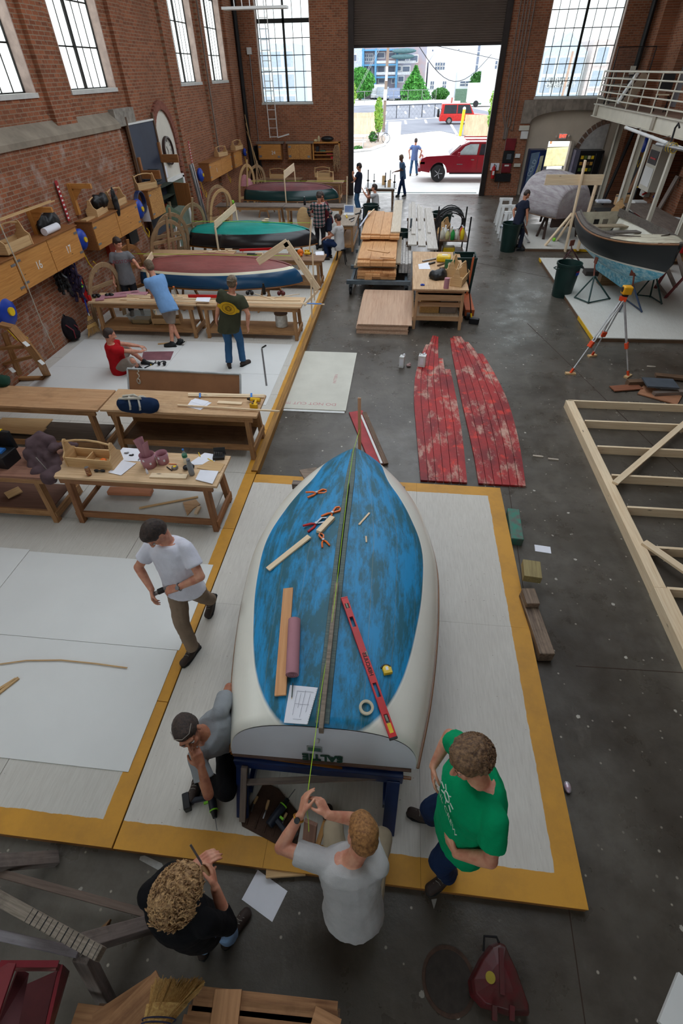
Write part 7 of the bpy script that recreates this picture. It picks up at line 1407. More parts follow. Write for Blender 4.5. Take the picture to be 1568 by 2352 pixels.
# ---------- small things ----------
ORG=mk('clamp_orange',(244,118,34),.4); LIME=MATS['lime']; PINK=mk('rosin_pink',(178,126,136),.85,var=.08); STRG=mk('string_lime',(190,236,60),.6); LEATH=mk('leather_brown',(74,50,36),.8,var=.35,vs=8,bump=.3); TAPEB=mk('tape_blue',(50,120,200),.6); DRB=mk('drill_navy',(30,36,50),.45)
MI=wm(bt).inverted()
def hz(P):
    q=MI @ V((P.x,P.y,0)); b,zg,zk,n=crom(S1,min(max(q.y,.02),4.0)); u=min(abs(q.x)/b,.999); return zg+(zk-zg)*(1-u**n)**(1/n)
def hp(px,py,dz=0.):
    z=1.2
    for _ in range(25):P=at(px,py,z); z=z*.5+(hz(P)+dz)*.5
    return at(px,py,z)
def hn(P):
    e=.03; return V((-(hz(P+V((e,0,0)))-hz(P-V((e,0,0))))/(2*e),-(hz(P+V((0,e,0)))-hz(P-V((0,e,0))))/(2*e),1)).normalized()
def slab(a,b,w,t,mat,L,cat,nm,up=None,lift=None,group=None,bevel=.002):
    a,b=V(a),V(b); up=up or UP; return solo(nm,MB().beam(a+up*t/2,b+up*t/2,w,t,up),mat,L,cat,group,bevel=bevel)
def onhull(p0,p1,w,t,mat,L,cat,nm):
    a,b=hp(*p0,.004),hp(*p1,.004); n=hn(a.lerp(b,.5)); mid=a.lerp(b,.5); lift=max(0,hz(mid)-mid.z)+.004; return slab(a+n*lift,b+n*lift,w,t,mat,L,cat,nm,n)
onhull((663,1354),(645,1600),.09,.02,wood('cedar_batten',(222,166,116),(200,140,92)),'flat tan cedar board lying on the blue hull left of the pink roll','board','cedar_board')
onhull((617,1312),(712,1236),.062,.018,PINE,'long pale pine strip with slanted end on the left of the blue hull','wood strip','pine_strip')
onhull((732,1226),(764,1192),.06,.035,PINE,'short pale pine block with slanted ends near the keel slot','wood block','pine_block')
onhull((824,1207),(848,1180),.02,.012,PINE,'thin pine sliver on the blue hull right of the keel slot','offcut','pine_sliver'); onhull((840,1233),(841,1247),.015,.01,PINE,'tiny pine scrap on the blue hull right of the keel','offcut','pine_scrap')
a,b=hp(676,1424,.055),hp(671,1550,.055); pr_=thing('paper_roll','thick pink roll of paper lying on the blue hull','paper roll',a.lerp(b,.5)); obj('roll',MB().cone(a,b,.052,n=28),PINK,pr_,smooth=True)
d_=(b-a).normalized(); s_=d_.cross(UP).normalized(); u_=s_.cross(d_); obj('spiral_end',MB().tube([b+d_*.001+(s_*math.cos(k*.5)+u_*math.sin(k*.5))*(.006+.0011*k) for k in range(40)],.0018,4),mk('pink_dark',(120,76,86),.9),pr_)
nb=thing('notebook','spiral notebook with pencilled drawing lying on the hull at the stern','notebook',hp(692,1618)); c4=[hp(666,1574,.004),hp(730,1580,.004),hp(706,1664,.02),hp(652,1660,.01)]; m=MB(); P=[]
for i in range(7):P.append([c4[0].lerp(c4[1],j/6).lerp(c4[3].lerp(c4[2],j/6),i/6) for j in range(7)])
P=[[V((q.x,q.y,max(q.z,hz(q)+.004))) for q in r] for r in P]; m.grid(P); obj('pages',m,PAPER,nb,solid=.008); n_=hn(c4[0]); GRL=mk('pencil_line',(150,150,165),.9)
m=MB(); L_=lambda u,v:P[0][0].lerp(P[0][6],u).lerp(P[6][0].lerp(P[6][6],u),v)+V((0,0,.009))
for u0,v0,u1,v1 in ((.3,.15,.9,.15),(.3,.15,.3,.8),(.6,.12,.6,.85),(.8,.2,.8,.7),(.3,.5,.85,.5),(.35,.9,.7,.9),(.45,.2,.45,.6)):m.tube([L_(u0,v0),L_(u1,v1)],.0012,4)
obj('drawing',m,GRL,nb); m=MB(); [m.tube([L_(1,k/16)+V((.006*math.cos(a),0,.006*math.sin(a)-.004)) for a in (0,1.5,3,4.5)],.001,4,closed=True) for k in range(17)]; obj('wire_spiral',m,STEEL,nb)
pa,pb=L_(.1,.0)+V((0,-.0,.004)),L_(.15,.35)+V((0,0,.004)); pc=thing('pencil','dark green pencil lying across the notebook on the hull','pencil',pa); obj('shaft',MB().cone(pa+(pa-pb)*.15,pb,.004,n=6),mk('pencil_green',(24,50,40),.4),pc); obj('tip',MB().cone(pb,pb+(pb-pa)*.12,.004,.001,6),TBW,pc)
# red spirit level
a,b=hp(790,1376,.03),hp(903,1698,.03); mx=max(0,max(hz(a.lerp(b,k/8))+.012-a.lerp(b,k/8).z for k in range(9))); a.z += mx; b.z += mx; d_=(b-a); Lv=d_.length; d_.normalize(); n_=hn(a.lerp(b,.6)); sd=d_.cross(n_).normalized(); n_=sd.cross(d_)
lv=thing('spirit_level','long red HERCULES box level lying across the right of the blue hull','spirit level',a); RL=mk('level_red',(206,22,26),.35); w2=.028
m=MB(); holes=[(.12,.18),(.36,.44),(.76,.83),(.97,1.0)]; holes=[(.05,.09),(.16,.24),(.65,.745),(.855,.91)]; cur=0
for h0,h1 in holes:m.fr(a+d_*Lv*(cur+h0)/2,d_,sd,n_,Lv*(h0-cur),w2*2,.022); [m.fr(a+d_*Lv*(h0+h1)/2+sd*s*w2*.78,d_,sd,n_,Lv*(h1-h0),w2*.45,.022) for s in (-1,1)]; cur=h1
m.fr(a+d_*Lv*(cur+1)/2,d_,sd,n_,Lv*(1-cur),w2*2,.022); obj('body',m,RL,lv); m=MB(); [m.fr(a+d_*Lv*f,d_,sd,n_,.012,w2*2.05,.026) for f in (0,1)]; obj('end_cap',MB().fr(a+d_*Lv*1.0,d_,sd,n_,.014,w2*2.1,.026),BLACK,lv); obj('end_cap',MB().fr(a,d_,sd,n_,.01,w2*2.1,.026),RL,lv)
for f in (.07,.45,.88):obj('vial',MB().fr(a+d_*Lv*f+(sd*-w2*.7 if f == .45 else V()),d_,sd,n_,.05,.022,.024),mk('vial_grey',(120,124,110),.2),lv,bevel=.006)
text('HERCULES',.042,mk('print_black',(50,14,14),.6),frame(a+d_*Lv*.52+n_*.0115,-d_,-sd),.0006,lv,bold=.001); o=obj('label_plate',MB().fr(a+d_*Lv*.94+n_*.011,d_,sd,n_,.07,.03,.002),YEL,lv)
tm=thing('tape_measure','yellow tape measure on the blue hull right of the red level','tape measure',hp(887,1538)); c=hp(887,1538,.018); obj('case',MB().lathe([(.01,-.018),(.03,-.018),(.033,0),(.03,.018),(.01,.018)],c,20).box(c.x+.01,c.y-.012,c.z,.07,.05,.034,.3),YEL,tm,bevel=.004); obj('grip',MB().tube([c+V((.042*math.cos(k*.25+.7),.042*math.sin(k*.25+.7),.0)) for k in range(10)],.008,6),BLACK,tm); obj('label',MB().box(c.x+.004,c.y+.002,c.z+.019,.02,.03,.002,.3),PAPER,tm)
c=hp(841,1625,.014); n_=hn(c); Mr=MX.Rotation(0,3,'Z'); x_=n_.cross(V((0,1,0))).normalized(); Mr=MX((x_,n_.cross(x_),n_)).transposed(); m=MB(); P=[]
for r_,z_ in ((.055,-.012),(.055,.012),(.036,.012),(.036,-.012)):P.append([c+Mr @ V((r_*math.cos(k*PI/16),r_*math.sin(k*PI/16),z_)) for k in range(32)])
P.append(P[0]); m.grid(P,cu=True); solo('masking_tape',m,mk('tape_cream',(214,202,176),.7),'cream roll of masking tape near the stern of the hull','tape roll',smooth=40)
def clamp(L,px,py,ang,mat,s=1.):
    c=hp(px,py,.02); r=thing('spring_clamp',L,'clamp',c,ang); m=MB()
    for q in (-1,1):obj('jaw',MB().beam((0,0,.004*q),(.06*s,.022*q*s,.004*q),.012*s,.016*s).beam((.06*s,.022*q*s,.004*q),(.085*s,.004*q*s,.004*q),.01*s,.014*s),STEEL if mat is REDP else ORG,r,world=False); obj('handle',MB().tube([(0,0,0),(-.03*s,.02*q*s,0),(-.085*s,.034*q*s,0)],[.006*s,.009*s,.008*s],8),mat,r,world=False,smooth=True)
    obj('spring',MB().cone((0,0,-.012*s),(0,0,.012*s),.011*s,n=10),STEEL,r,world=False); return r
clamp('orange spring clamp alone near the bow of the blue hull',727,1132,.4,ORG,1.35); clamp('orange spring clamp beside the keel slot above the red one',763,1178,.9,ORG,1.35); clamp('grey spring clamp with red handles on the blue hull',726,1203,.7,REDP,1.5); clamp('orange spring clamp half under the short pine block',742,1240,2.0,ORG,1.1)
Y_=at(826,1085,0).y+.1; sp=[aty(826,986,Y_)]+[hp(x,y,.06) for x,y in ((811,1036),(800,1110),(786,1230),(771,1360),(755,1480),(737,1590))]+[at(703,1848,1.06)]
solo('chalk_line',MB().tube(sp,.0028,6),STRG,'taut lime string running over the hull from the stake to the hand','string'); solo('string_tail',MB().tube([at(703,1850,1.05),at(708,1885,1.0),at(709,1910,.98)],.002,5),STRG,'loose end of the lime string below the hands','string')
# drills
def drill(L,loc,rz,accent=LIME,body=DRB,tip=PI/2,s=1.,bit=True):
    r=thing('cordless_drill',L,'drill',loc,rz); r.rotation_euler=(tip,0,rz); r.scale=(s,s,s)
    obj('motor_housing',MB().cone((-.09,0,0),(.07,0,0),.032,.03,16),body,r,world=False,smooth=True,bevel=.004); obj('chuck',MB().cone((.075,0,0),(.125,0,0),.026,.016,14),BLACK,r,world=False,smooth=True); obj('collar_ring',MB().cone((.068,0,0),(.077,0,0),.031,n=16),accent,r,world=False)
    if bit:obj('drill_bit',MB().cone((.125,0,0),(.21,0,0),.0035,n=6),STEEL,r,world=False)
    obj('handle',MB().beam((-.03,0,-.02),(-.055,0,-.16),.036,.042,(0,1,0)),body,r,world=False,bevel=.01); b_=obj('battery',MB().box(-.055,0,-.18,.12,.075,.05),BLACK if accent is LIME else body,r,world=False,bevel=.008); obj('battery_label',MB().box(-.04,.039,-.18,.03,.003,.025),accent,b_,world=False); obj('trigger',MB().box(-.0,0,-.045,.018,.02,.035),accent,r,world=False,bevel=.003); return r
drill('black drill with lime details lying on the platform before the crouching man',at(487,1838,.13),-2.25+PI+.35,s=1.12).rotation_euler=(-PI/2,0,-1.1)
# tool roll
c6=[at(x,y,.095) for x,y in ((607,1795),(640,1812),(692,1876),(690,1900),(678,1960),(632,1938),(556,1898),(553,1884),(590,1826))]; tr2=solo('tool_roll',MB().prism([(q.x,q.y) for q in c6],.092,.10),LEATH,'brown leather tool roll spread on the platform under the stern','tool roll',bevel=.003); 
for i in range(5):a=at(572+22*i,1880+10*i,.1); b=at(590+22*i,1845+10*i,.1); 
m=MB(); [m.tube([at(565+20*i,1895+9*i,.1),at(572+20*i,1872+9*i,.105),at(582+20*i,1850+9*i,.1)],.008,6) for i in range(5)]; o_=obj('pocket_fold',m,LEATH,tr2,smooth=True)
for L,a,b,t_ in (('chisel with wooden handle at the left of the tool roll',(591,1829),(583,1846),(577,1864)),('chisel with wooden handle in the middle of the tool roll',(617,1838),(611,1860),(604,1880)),('short chisel handle on the tool roll beside the drill',(658,1867),(652,1880),(648,1892))):A,B_,C_=(at(*q,.12) for q in (a,b,t_)); r=thing('chisel',L,'chisel',A); obj('handle',MB().tube([A,A.lerp(B_,.5),B_],[.011,.013,.009],10),TBW,r,smooth=True); obj('blade',MB().beam(B_,C_,.01,.004),STEEL,r)
d_=drill('second black drill with lime details lying on the brown tool roll',at(636,1870,.15),2.2,s=1.1); d_.rotation_euler=(-PI/2,0,1.05)
slab(at(714,1890,.5),at(707,1962,.11),.1,.03,wood('rust_ply',(150,110,92)),'reddish brown board on edge in front of the kneeling man','board','board'); slab(at(747,1888,.3),at(722,1965,.1),.035,.03,wood('lath',(200,148,90)),'narrow orange-tan lath with white scribbles before the kneeling man','lath','lath')
slab(at(612,2006,.03),at(702,2000,.03),.07,.04,TBW,'tapered pale timber offcut on the concrete at the platform edge','timber','timber_offcut')
q=[at(*p,.0) for p in ((592,1998),(660,2047),(625,2118),(555,2066))]; solo('paper_sheet',MB().prism([(v.x,v.y) for v in q],.001,.004),PAPER,'large blank white sheet on the concrete beside the curly blond head','paper'); 
# long white sliver and floor smears
def patch(L,pts,mat,nm='paint_smear',cat='paint mark',z=.0008,th=.0015):q=[at(*p,0) for p in pts]; solo(nm,MB().prism([(v.x,v.y) for v in q],z,z+th),mat,L,cat)
SMR=mk('smear',(176,174,170),.8,var=.2,vs=20)
patch('long white paint smear on the concrete left of the blond curls',[(322,1967),(332,1965),(372,1983),(375,1990),(366,2000),(320,1975)],SMR); patch('white paint blotch beside the grey sawhorse leg',[(281,2152),(292,2146),(300,2150),(296,2160),(284,2162)],SMR); patch('white paint drip on the concrete under the platform front edge',[(990,2066),(1003,2064),(1001,2072),(996,2088)],SMR)
solo('crumpled_foil',MB().ell(at(1303,1808,.03),(.03,.05,.025)),mk('foil_pink',(190,150,170),.3,metal=.4,c2=(200,200,205),vs=30),'crumpled pink and silver foil right of the platform edge','litter'); solo('curved_batten',MB().tube([at(x,y,.112) for x,y in ((-20,1528),(60,1517),(140,1516),(220,1524),(292,1534))],.008,5,flat=.6),TBW,'thin curved batten lying on the white sheets at left','batten')
for i,(a,b) in enumerate((((-10,1590),(38,1560)),((-10,1600),(44,1558)))):slab(at(*a,.102),at(*b,.102),.03,.02,TBW,['upper pointed stick at the left image edge on the white sheet','lower pointed stick at the left image edge on the white sheet'][i],'stick','pointed_stick')
# near bench objects
zb=.882
def bp(px,py,z=zb):return at(px,py,z)
jk=MB(); jp=[(75,1020),(92,1005),(110,1012),(70,1045),(95,1040),(118,1050),(80,1070),(105,1075),(125,1085),(112,1098),(90,1085),(128,1065),(100,1025),(85,1060)]
for i,(x,y) in enumerate(jp):z=1.12-.0045*max(0,y-1010) if y < 1080 else .84; jk.ell(bp(x,y,z),(.1,.085,.09))
jk.ell(bp(118,1093,.84),(.07,.05,.1)).ell(bp(100,1098,.8),(.06,.03,.05)); jk.cap(bp(120,1030,1.1),.05,bp(150,1020,.97),.045).cap(bp(150,1020,.97),.045,bp(172,1022,.92),.04)
o=solo('jacket',jk,cloth('plum_fleece',(92,74,78)),'plum-brown jacket draped over the tool tote and the front bench edge','jacket'); remesh(o,.02,.06,TXC,sm=3); m=MB(); 
for P_ in (((75,1078),(95,1088),(105,1102)),((98,1052),(99,1070),(108,1078)),((74,1030),(90,1020),(105,1008))):m.tube([bp(x,y,1.16-.0042*max(0,y-1010)) for x,y in P_],.005,5)
obj('reflective_piping',MB().tube([V((.0,-.13,.3)),V((.06,-.15,.2)),V((.1,-.16,.1))],.005,5),LACE,o,world=False)
def sheet(L,pts,z=zb,nm='paper_sheet',cat='paper',mat=PAPER,th=.002):q=[at(*p,z) for p in pts]; return solo(nm,MB().prism([(v.x,v.y) for v in q],z,z+th),mat,L,cat)
sheet('white print-out under the grey clips on the front bench',[(258,1058),(282,1028),(330,1032),(332,1060)]); sheet('glossy white sheet angled near the front bench edge',[(248,1085),(280,1058),(313,1064),(278,1092)],zb+.006); sheet('white sheets under the black case and brass pens on the front bench',[(437,1062),(470,1040),(500,1045),(490,1066),(445,1068)]); sheet('tan card square at the right end of the front bench',[(452,1075),(480,1058),(516,1066),(505,1085)],zb+.004,'card_square','card',TBW,.003); sheet('white notepad at the right corner of the front bench',[(449,1102),(460,1080),(502,1083),(488,1112)],zb+.008,'notepad','notepad',PAPER,.008)
for L,px,py,s_,tilt in (('taller pink paper cone bundle on the front bench',345,1070,1.15,0),('shorter pink rolled paper cuff right of the taller one',376,1062,.95,0)):
    c=bp(px,py); r=thing('rolled_paper',L,'paper roll',c); k=s_*.085; obj('cuff',MB().grid([[c+V((rr*math.cos(a*PI/12),rr*math.sin(a*PI/12),z)) for a in range(24)] for rr,z in ((k*.85,0),(k*.98,k*1.9))],cu=True),PINK,r,smooth=True,solid=.003)
    if s_ > 1:
        for dx,h,rr in ((-.04,.42,.06),(.03,.36,.045)):obj('flared_cone',MB().grid([[c+V((dx*z*2.4+q*math.cos(a*PI/10),q*math.sin(a*PI/10),z+.03*math.sin(a*PI/10+2)*(z > .3))) for a in range(20)] for q,z in ((.03,.1),(rr,h))],cu=True),PINK,r,solid=.003)
    for a in (.3,1.9,3.6,4.6,5.4):obj('tape_square',MB().fr(c+V((k*.98*math.cos(a),k*.98*math.sin(a),k*(1.1+.4*math.sin(a*3)))),(-math.sin(a),math.cos(a),0),UP,(math.cos(a),math.sin(a),0),.022,.03,.004),PAPER,r)
def bottle(L,c,h,r_,mat,capm,cat='bottle',nm='bottle',neck=.35):
    r=thing(nm,L,cat,c); c=V(c); obj('bottle_body',MB().lathe([(r_*.85,0),(r_,.01),(r_,h*.62),(r_*neck,h*.85),(r_*neck,h*.93)],c,18),mat,r,smooth=50); obj('cap',MB().cone(c+V((0,0,h*.92)),c+V((0,0,h)),r_*neck*1.15,n=14),capm,r); return r
b_=bottle('clear water bottle with blue cap and green label on the front bench',bp(428,1062),.21,.033,CLEAR,TAPEB); obj('label',MB().cone(bp(428,1062)+V((0,0,.09)),bp(428,1062)+V((0,0,.13)),.034,n=18),mk('label_green',(40,120,90),.5),b_)
bottle('matte grey steel bottle near the right of the front bench',bp(441,1090),.24,.036,mk('flask_grey',(140,144,148),.5),mk('flask_cap',(120,124,130),.4),neck=.6)
def can(L,c,mats):r=thing('drinks_can',L,'can',c); c=V(c); obj('body',MB().lathe([(.025,0),(.032,.01),(.032,.11),(.026,.122)],c,18),mats,r,smooth=50); obj('lid',MB().cone(c+V((0,0,.12)),c+V((0,0,.124)),.026,n=16),STEEL,r); return r
can('drinks can with tan and maroon pattern beside the tool tote',bp(206,1091),mk('can_pattern',(196,160,110),.3,metal=.4,c2=(120,40,40),vs=40)); can('red drinks can at the left end of the bench with pink pads',at(208,690,.853),REDP)
def blobs(L,c,nm,cat,mat,parts,s=1.):m=MB(); [m.ell(V(c)+V((x*s,y*s,z*s)),(a*s,b*s,e*s)) for x,y,z,a,b,e in parts]; return solo(nm,m,mat,L,cat,smooth=True)
SUN=[(-.05,0,.018,.035,.02,.018),(.03,.005,.018,.035,.02,.018),(0,0,.018,.03,.008,.01)]
blobs('glossy black sunglasses beside the patterned can',bp(231,1084),'sunglasses','sunglasses',BLACK,SUN); blobs('black round earpiece beside the tan card on the front bench',bp(428,1078),'ear_muff','ear muffs',BLACK,[(0,0,.03,.04,.045,.03),(.07,.02,.03,.035,.045,.03)]); blobs('red-orange tape in the tool tote',(-3.7,4.76,.895),'tape_measure','tape measure',ORG,[(0,0,.03,.045,.04,.03)])
r=thing('tape_measure','round chrome tape measure on the front bench','tape measure',bp(402,1076)); obj('case',MB().lathe([(.02,0),(.042,.004),(.044,.02),(.038,.032),(.01,.034)],bp(402,1076),20),STEEL,r,smooth=True); obj('dial',MB().cone(bp(402,1076)+V((0,0,.033)),bp(402,1076)+V((0,0,.036)),.022,n=14),YEL,r)
bottle('small white glue bottle on the front bench',bp(339,1088),.08,.014,PAPER,PAPER)
bx_=thing('bit_case','open black case of drill bits at the back right corner of the front bench','tool case',bp(503,1052)); c=bp(503,1052); obj('tray',MB().box(c.x,c.y,c.z+.02,.15,.1,.04,.2),BLACK,bx_,bevel=.004); obj('lid',MB().fr(c+V((0,.06,.07)),(1,.2,0),(-.2,1,3),(0,-1,.4),.15,.1,.012),BLACK,bx_); [obj('bit',MB().cone(c+V((-.05+.025*i,0,.03)),c+V((-.05+.025*i,.01,.09)),.005,n=6),STEEL,bx_) for i in range(5)]
for L,a,b,w,t_,mt_ in (('flat pale pine piece near the front edge of the front bench',(346,1093),(430,1096),.09,.018,PINE),('orange pencil on the front bench',(387,1066),(406,1067),.008,.008,ORG),('black marker pen on the front bench',(383,1073),(395,1082),.012,.012,BLACK),('brass pen lying on the papers',(456,1040),(460,1050),.01,.01,YEL),('second brass pen by the drill bit case',(477,1054),(490,1061),.01,.01,YEL),('grey folded rule by the pink cones',(318,1058),(330,1042),.02,.01,STEEL)):slab(bp(*a),bp(*b),w,t_,mt_,L,'bench clutter',{'f':'pine_piece','o':'pencil','b':'pen','s':'pen','g':'folding_rule'}[L[0]])
for i,(x,y) in enumerate(((273,1050),(301,1047),(290,1042),(260,1072))):r=blobs(['black clip at left on the print-out','black clip in the middle on the print-out','steel bracket on the print-out','small black block left of the glossy sheet'][i],bp(x,y),'clip','clip',STEEL if i == 2 else BLACK,[(0,0,.01,.03,.012,.01),(.02,.01,.01,.015,.02,.01)])
cs=thing('tool_case','open black tool case at the left image edge on the reddish bench','tool case',bp(8,1055,.87)); c=bp(8,1062,.87); obj('case_body',MB().box(c.x,c.y,c.z+.09,.36,.26,.18,-.1),BLACK,cs,bevel=.01); obj('case_lid',MB().box(c.x,c.y+.16,c.z+.27,.36,.05,.26,-.1),BLACK,cs,bevel=.01); obj('blue_tool',MB().box(c.x+.05,c.y,c.z+.19,.1,.1,.03),TAPEB,cs); obj('yellow_latch',MB().box(c.x+.02,c.y+.16,c.z+.4,.1,.05,.015),YEL,cs)
slab(at(252,1131,.3),at(350,1134,.3),.12,.06,wood('cedar_beam',(196,132,98),(160,100,70)),'thick reddish cedar beam on the white shelf of the front bench','timber','cedar_beam'); slab(at(320,1168,.275),at(455,1142,.275),.03,.015,TBW,'thin stick leaning across the white shelf','stick','stick'); sheet('curved plywood bracket on the white shelf',[(420,1155),(450,1148),(460,1160),(445,1168),(430,1185)],.275,'plywood_bracket','bracket',PLY,.012); slab(at(450,1182,.275),at(458,1166,.275),.05,.03,PINE,'small pine block on the white shelf by the bench leg','block','pine_block'); slab(at(15,1140,.3),at(48,1125,.3),.16,.02,TBW,'pale plank piece on the shelf of the reddish bench','plank','plank')
# bench with duffel
bg=thing('duffel_bag','navy canvas duffel bag with cream straps on the bench','bag',at(315,925,.88)); c=at(315,930,.99); DB=cloth('navy_canvas',(26,44,74),vs=4); m=MB(); m.cap(c+V((-.2,0,0)),.115,c+V((.22,0,0)),.12).ell(c+V((0,0,-.02)),(.3,.13,.1)); o=obj('bag_body',m,DB,bg); remesh(o,.02,.03); CS=mk('canvas_cream',(206,200,186),.9)
for x in (-.06,.09):P=[c+V((x+.02*math.sin(k),.128*math.cos(PI*k/8-.3),.132*math.sin(PI*k/8-.3))) for k in range(10)]; obj('strap',MB().tube(P,.018,6,flat=.3),CS,bg)
obj('handle',MB().tube([c+V((-.24,-.02,.1)),c+V((-.05,-.06,.14)),c+V((.12,-.05,.14)),c+V((-.02,.03,.15)),c+V((-.2,.03,.12))],.018,6),CS,bg)
z=.882
for i in range(4):slab(at(432,905+1.5*i,z+.012*(i % 2)),at(607,908+1.6*i,z+.012*(i % 2)),.028,.012,PINE,'%s of the pale strips bound with blue tape behind the yellow drill' % ['backmost','second from the back','third from the back','frontmost'][i],'strip','pine_strip',group='taped pine strips')
for x in (459,577):slab(at(x,903,z+.028),at(x,913,z+.028),.03,.004,TAPEB,'%s band of blue tape around the strips' % ('left' if x == 459 else 'right'),'tape','blue_tape')
slab(at(408,932,z+.01),at(642,946,z+.02),.022,.022,PINE,'long pale dowel sticking out past the right end of the duffel bag bench','dowel','dowel'); slab(at(500,925,z),at(556,928,z),.07,.018,PINE,'short pale board beside the yellow drill','board','pine_piece'); sheet('crumpled print-out sheet under the dowel',[(428,934),(440,918),(486,925),(460,942)],z); sheet('second white print-out above the crumpled one',[(436,922),(448,915),(480,922),(468,932)],z+.003)
YDR=mk('drill_yellow',(232,180,24),.4); drill('yellow and black drill at the right end of the duffel bag bench',at(585,918,.93),0,BLACK,YDR,PI/2,bit=False).rotation_euler=(PI/2,0,3.0)
heap('dark green cloth at the left end of the worn bench',at(3,885,.88),(.15,.2,.12),mk('cloth_green',(20,60,44),.9)); 
for i,(a,b,w) in enumerate((((-5,972),(112,975),.3),((-5,985),(100,992),.2))):slab(at(*a,.25+.03*i),at(*b,.25+.03*i),w,.02,TBW,['wide pale board on the dark shelf of the worn bench','narrow pale board over it on the dark shelf'][i],'board','shelf_board')
bd=thing('leaning_board','brown hardboard panel with silver frame standing on edge behind the benches','board',(-3.8,7.7,.09)); a,b=at(293,848,.62),at(551,863,.62); b.y=a.y-.06; a2,b2=V((a.x,a.y-.28,.1)),V((b.x,b.y-.28,.1)); m=MB(); n_=V((0,-1,-.5)).normalized(); m.add([a,b,b2,a2,a-n_*.02,b-n_*.02,b2-n_*.02,a2-n_*.02],[(0,1,2,3),(7,6,5,4),(0,4,5,1),(2,6,7,3),(0,3,7,4),(1,5,6,2)]); obj('panel',m,mk('hardboard',(146,100,66),.7,vs=2),bd)
for p_,q_ in ((a,b),(a,a2),(b,b2)):obj('frame_strip',MB().beam(p_+V((0,0,.012)),q_+V((0,0,.012)),.03,.025,(0,1,.3)),mk('frame_silver',(190,194,196),.4),bd)
P=[a.lerp(b,.1)+V((.02*math.sin(k*2.2),-.03-.02*k*.5,.02-.03*k)) for k in range(12)]; obj('rope_loop',MB().tube(P,.01,6),mk('rope_white',(200,192,176),.9),bd); obj('rope_coil',MB().tube([a.lerp(b,.1)+V((.03*math.cos(k*PI/5),-.12,-.17+.05*math.sin(k*PI/5))) for k in range(10)],.009,6,closed=True),MATS['rope_white'],bd)
# floor by the seated man
sheet('dusty pink paper rectangle on the white sheets by the seated man',[(329,808),(399,807),(391,827),(325,827)],.1,'pink_paper','paper',mk('dusty_rose',(140,92,100),.85),.002)
hpn=thing('ear_muffs','black ear muffs on the sheet near the dusty pink paper','ear muffs',at(373,836,.1)); c=at(373,838,.1); [obj('ear_cup',MB().ell(c+V((s*.06,-.02,.04)),(.03,.045,.045)),BLACK,hpn,smooth=True) for s in (-1,1)]; obj('headband',MB().tube([c+V((.07*math.cos(k*PI/8),.01+.1*math.sin(k*PI/8),.03)) for k in range(9)],.01,6),BLACK,hpn)
hm=thing('hammer','black claw hammer with a yellow band on the sheet by the seated man','hammer',at(345,838,.1)); a,b=at(332,845,.11),at(358,832,.11); obj('handle',MB().cone(a,b,.013,.009,8),BLACK,hm); obj('grip_band',MB().cone(a.lerp(b,.5),a.lerp(b,.56),.014,n=8),YEL,hm); obj('head',MB().beam(b+V((-.03,.05,.005)),b+V((.03,-.05,.005)),.022,.022),STEEL,hm)
a,b=at(601,800,.1),at(612,886,.1); sq=thing('framing_square','long grey steel rule with a red tool at its head lying on the white sheet','ruler',a); obj('blade',MB().beam(a,b,.035,.006),STEEL,sq); obj('head',MB().beam(a+V((0,.02,.0)),a+V((.07,.12,.02)),.03,.02),BLACK,sq)
slab(at(363,791,.1),at(388,789,.1),.05,.02,TBW,'small wood offcut on the platform by the crossed feet','offcut','offcut')
# B3
z=.853
for i,(a,b) in enumerate((((230,684),(292,679)),((262,678),(320,672)),((220,690),(240,688)),((300,676),(338,676)))):o=slab(at(*a,z),at(*b,z),.2 if i != 2 else .14,.03,PINK,['left pink pad on the wall-side bench','middle pink pad on the wall-side bench','small folded pink pad at the bench end','right pink pad against the bench back'][i],'pad','pink_pad',bevel=.01)
for i,(x,y) in enumerate(((222,684),(252,682))):blobs(['dark goggles next to the red can on the bench','black ear muffs on the pink pads'][i],at(x,y,z),'safety_goggles' if not i else 'ear_muffs','safety gear',BLACK,[(-.05,0,.04,.05,.05,.04),(.05,.02,.04,.05,.05,.04),(0,.06,.05,.05,.02,.02)])
for i,(x0,y0,x1,y1) in enumerate(((285,681,560,690),(275,688,700,697),(292,691,745,700),(320,685,690,691),(250,676,420,684))):slab(at(x0,y0,z+.012*(i % 3)),at(x1,y1,z+.012*(i % 3)),.03,.016,PINE,'%s of the long pine strips on the wall-side bench row' % ['first','second','the longest','fourth','shortest'][i],'strip','pine_strip',group='long pine strips on the bench row')
slab(at(705,697,z+.04),at(738,698,z+.04),.05,.006,TAPEB,'blue tape around the far end of the long pine strips','tape','blue_tape'); sheet('white notebook on the strips left of the man in the olive tee',[(449,692),(452,684),(484,684),(480,694)],z+.04,'notebook','notebook',PAPER,.01)
for L,a,b,z_ in (('red spirit level behind the strips near the olive tee',(433,683),(505,684),z),('red spirit level on the bench between dinghies',(550,577),(632,574),z)):r=slab(at(*a,z_),at(*b,z_),.03,.06,RL,L,'spirit level','spirit_level')
bottle('sports drink bottle with orange cap on the bench',at(404,683,z),.24,.038,CLEAR,ORG,neck=.5); bottle('dark water bottle on the bench right of the olive tee',at(607,676,z),.24,.04,BLACK,BLACK,neck=.5)
for L,x,y in (('black ear muffs beside the olive tee man',574,678),('red and black ear muffs near the bench right end',646,679)):blobs(L,at(x,y,z),'ear_muffs','ear muffs',BLACK if x < 600 else mk('muff_red',(90,20,24),.4),[(-.05,0,.05,.045,.05,.05),(.05,0,.05,.045,.05,.05),(0,.05,.08,.06,.02,.02)])
slab(at(585,675,z),at(632,690,z),.02,.012,PINE,'slanting thin pine stick by the dark bottle','stick','stick'); slab(at(630,684,z),at(688,676,z),.02,.012,PINE,'thin pine stick crossing the bench right end','stick','stick')
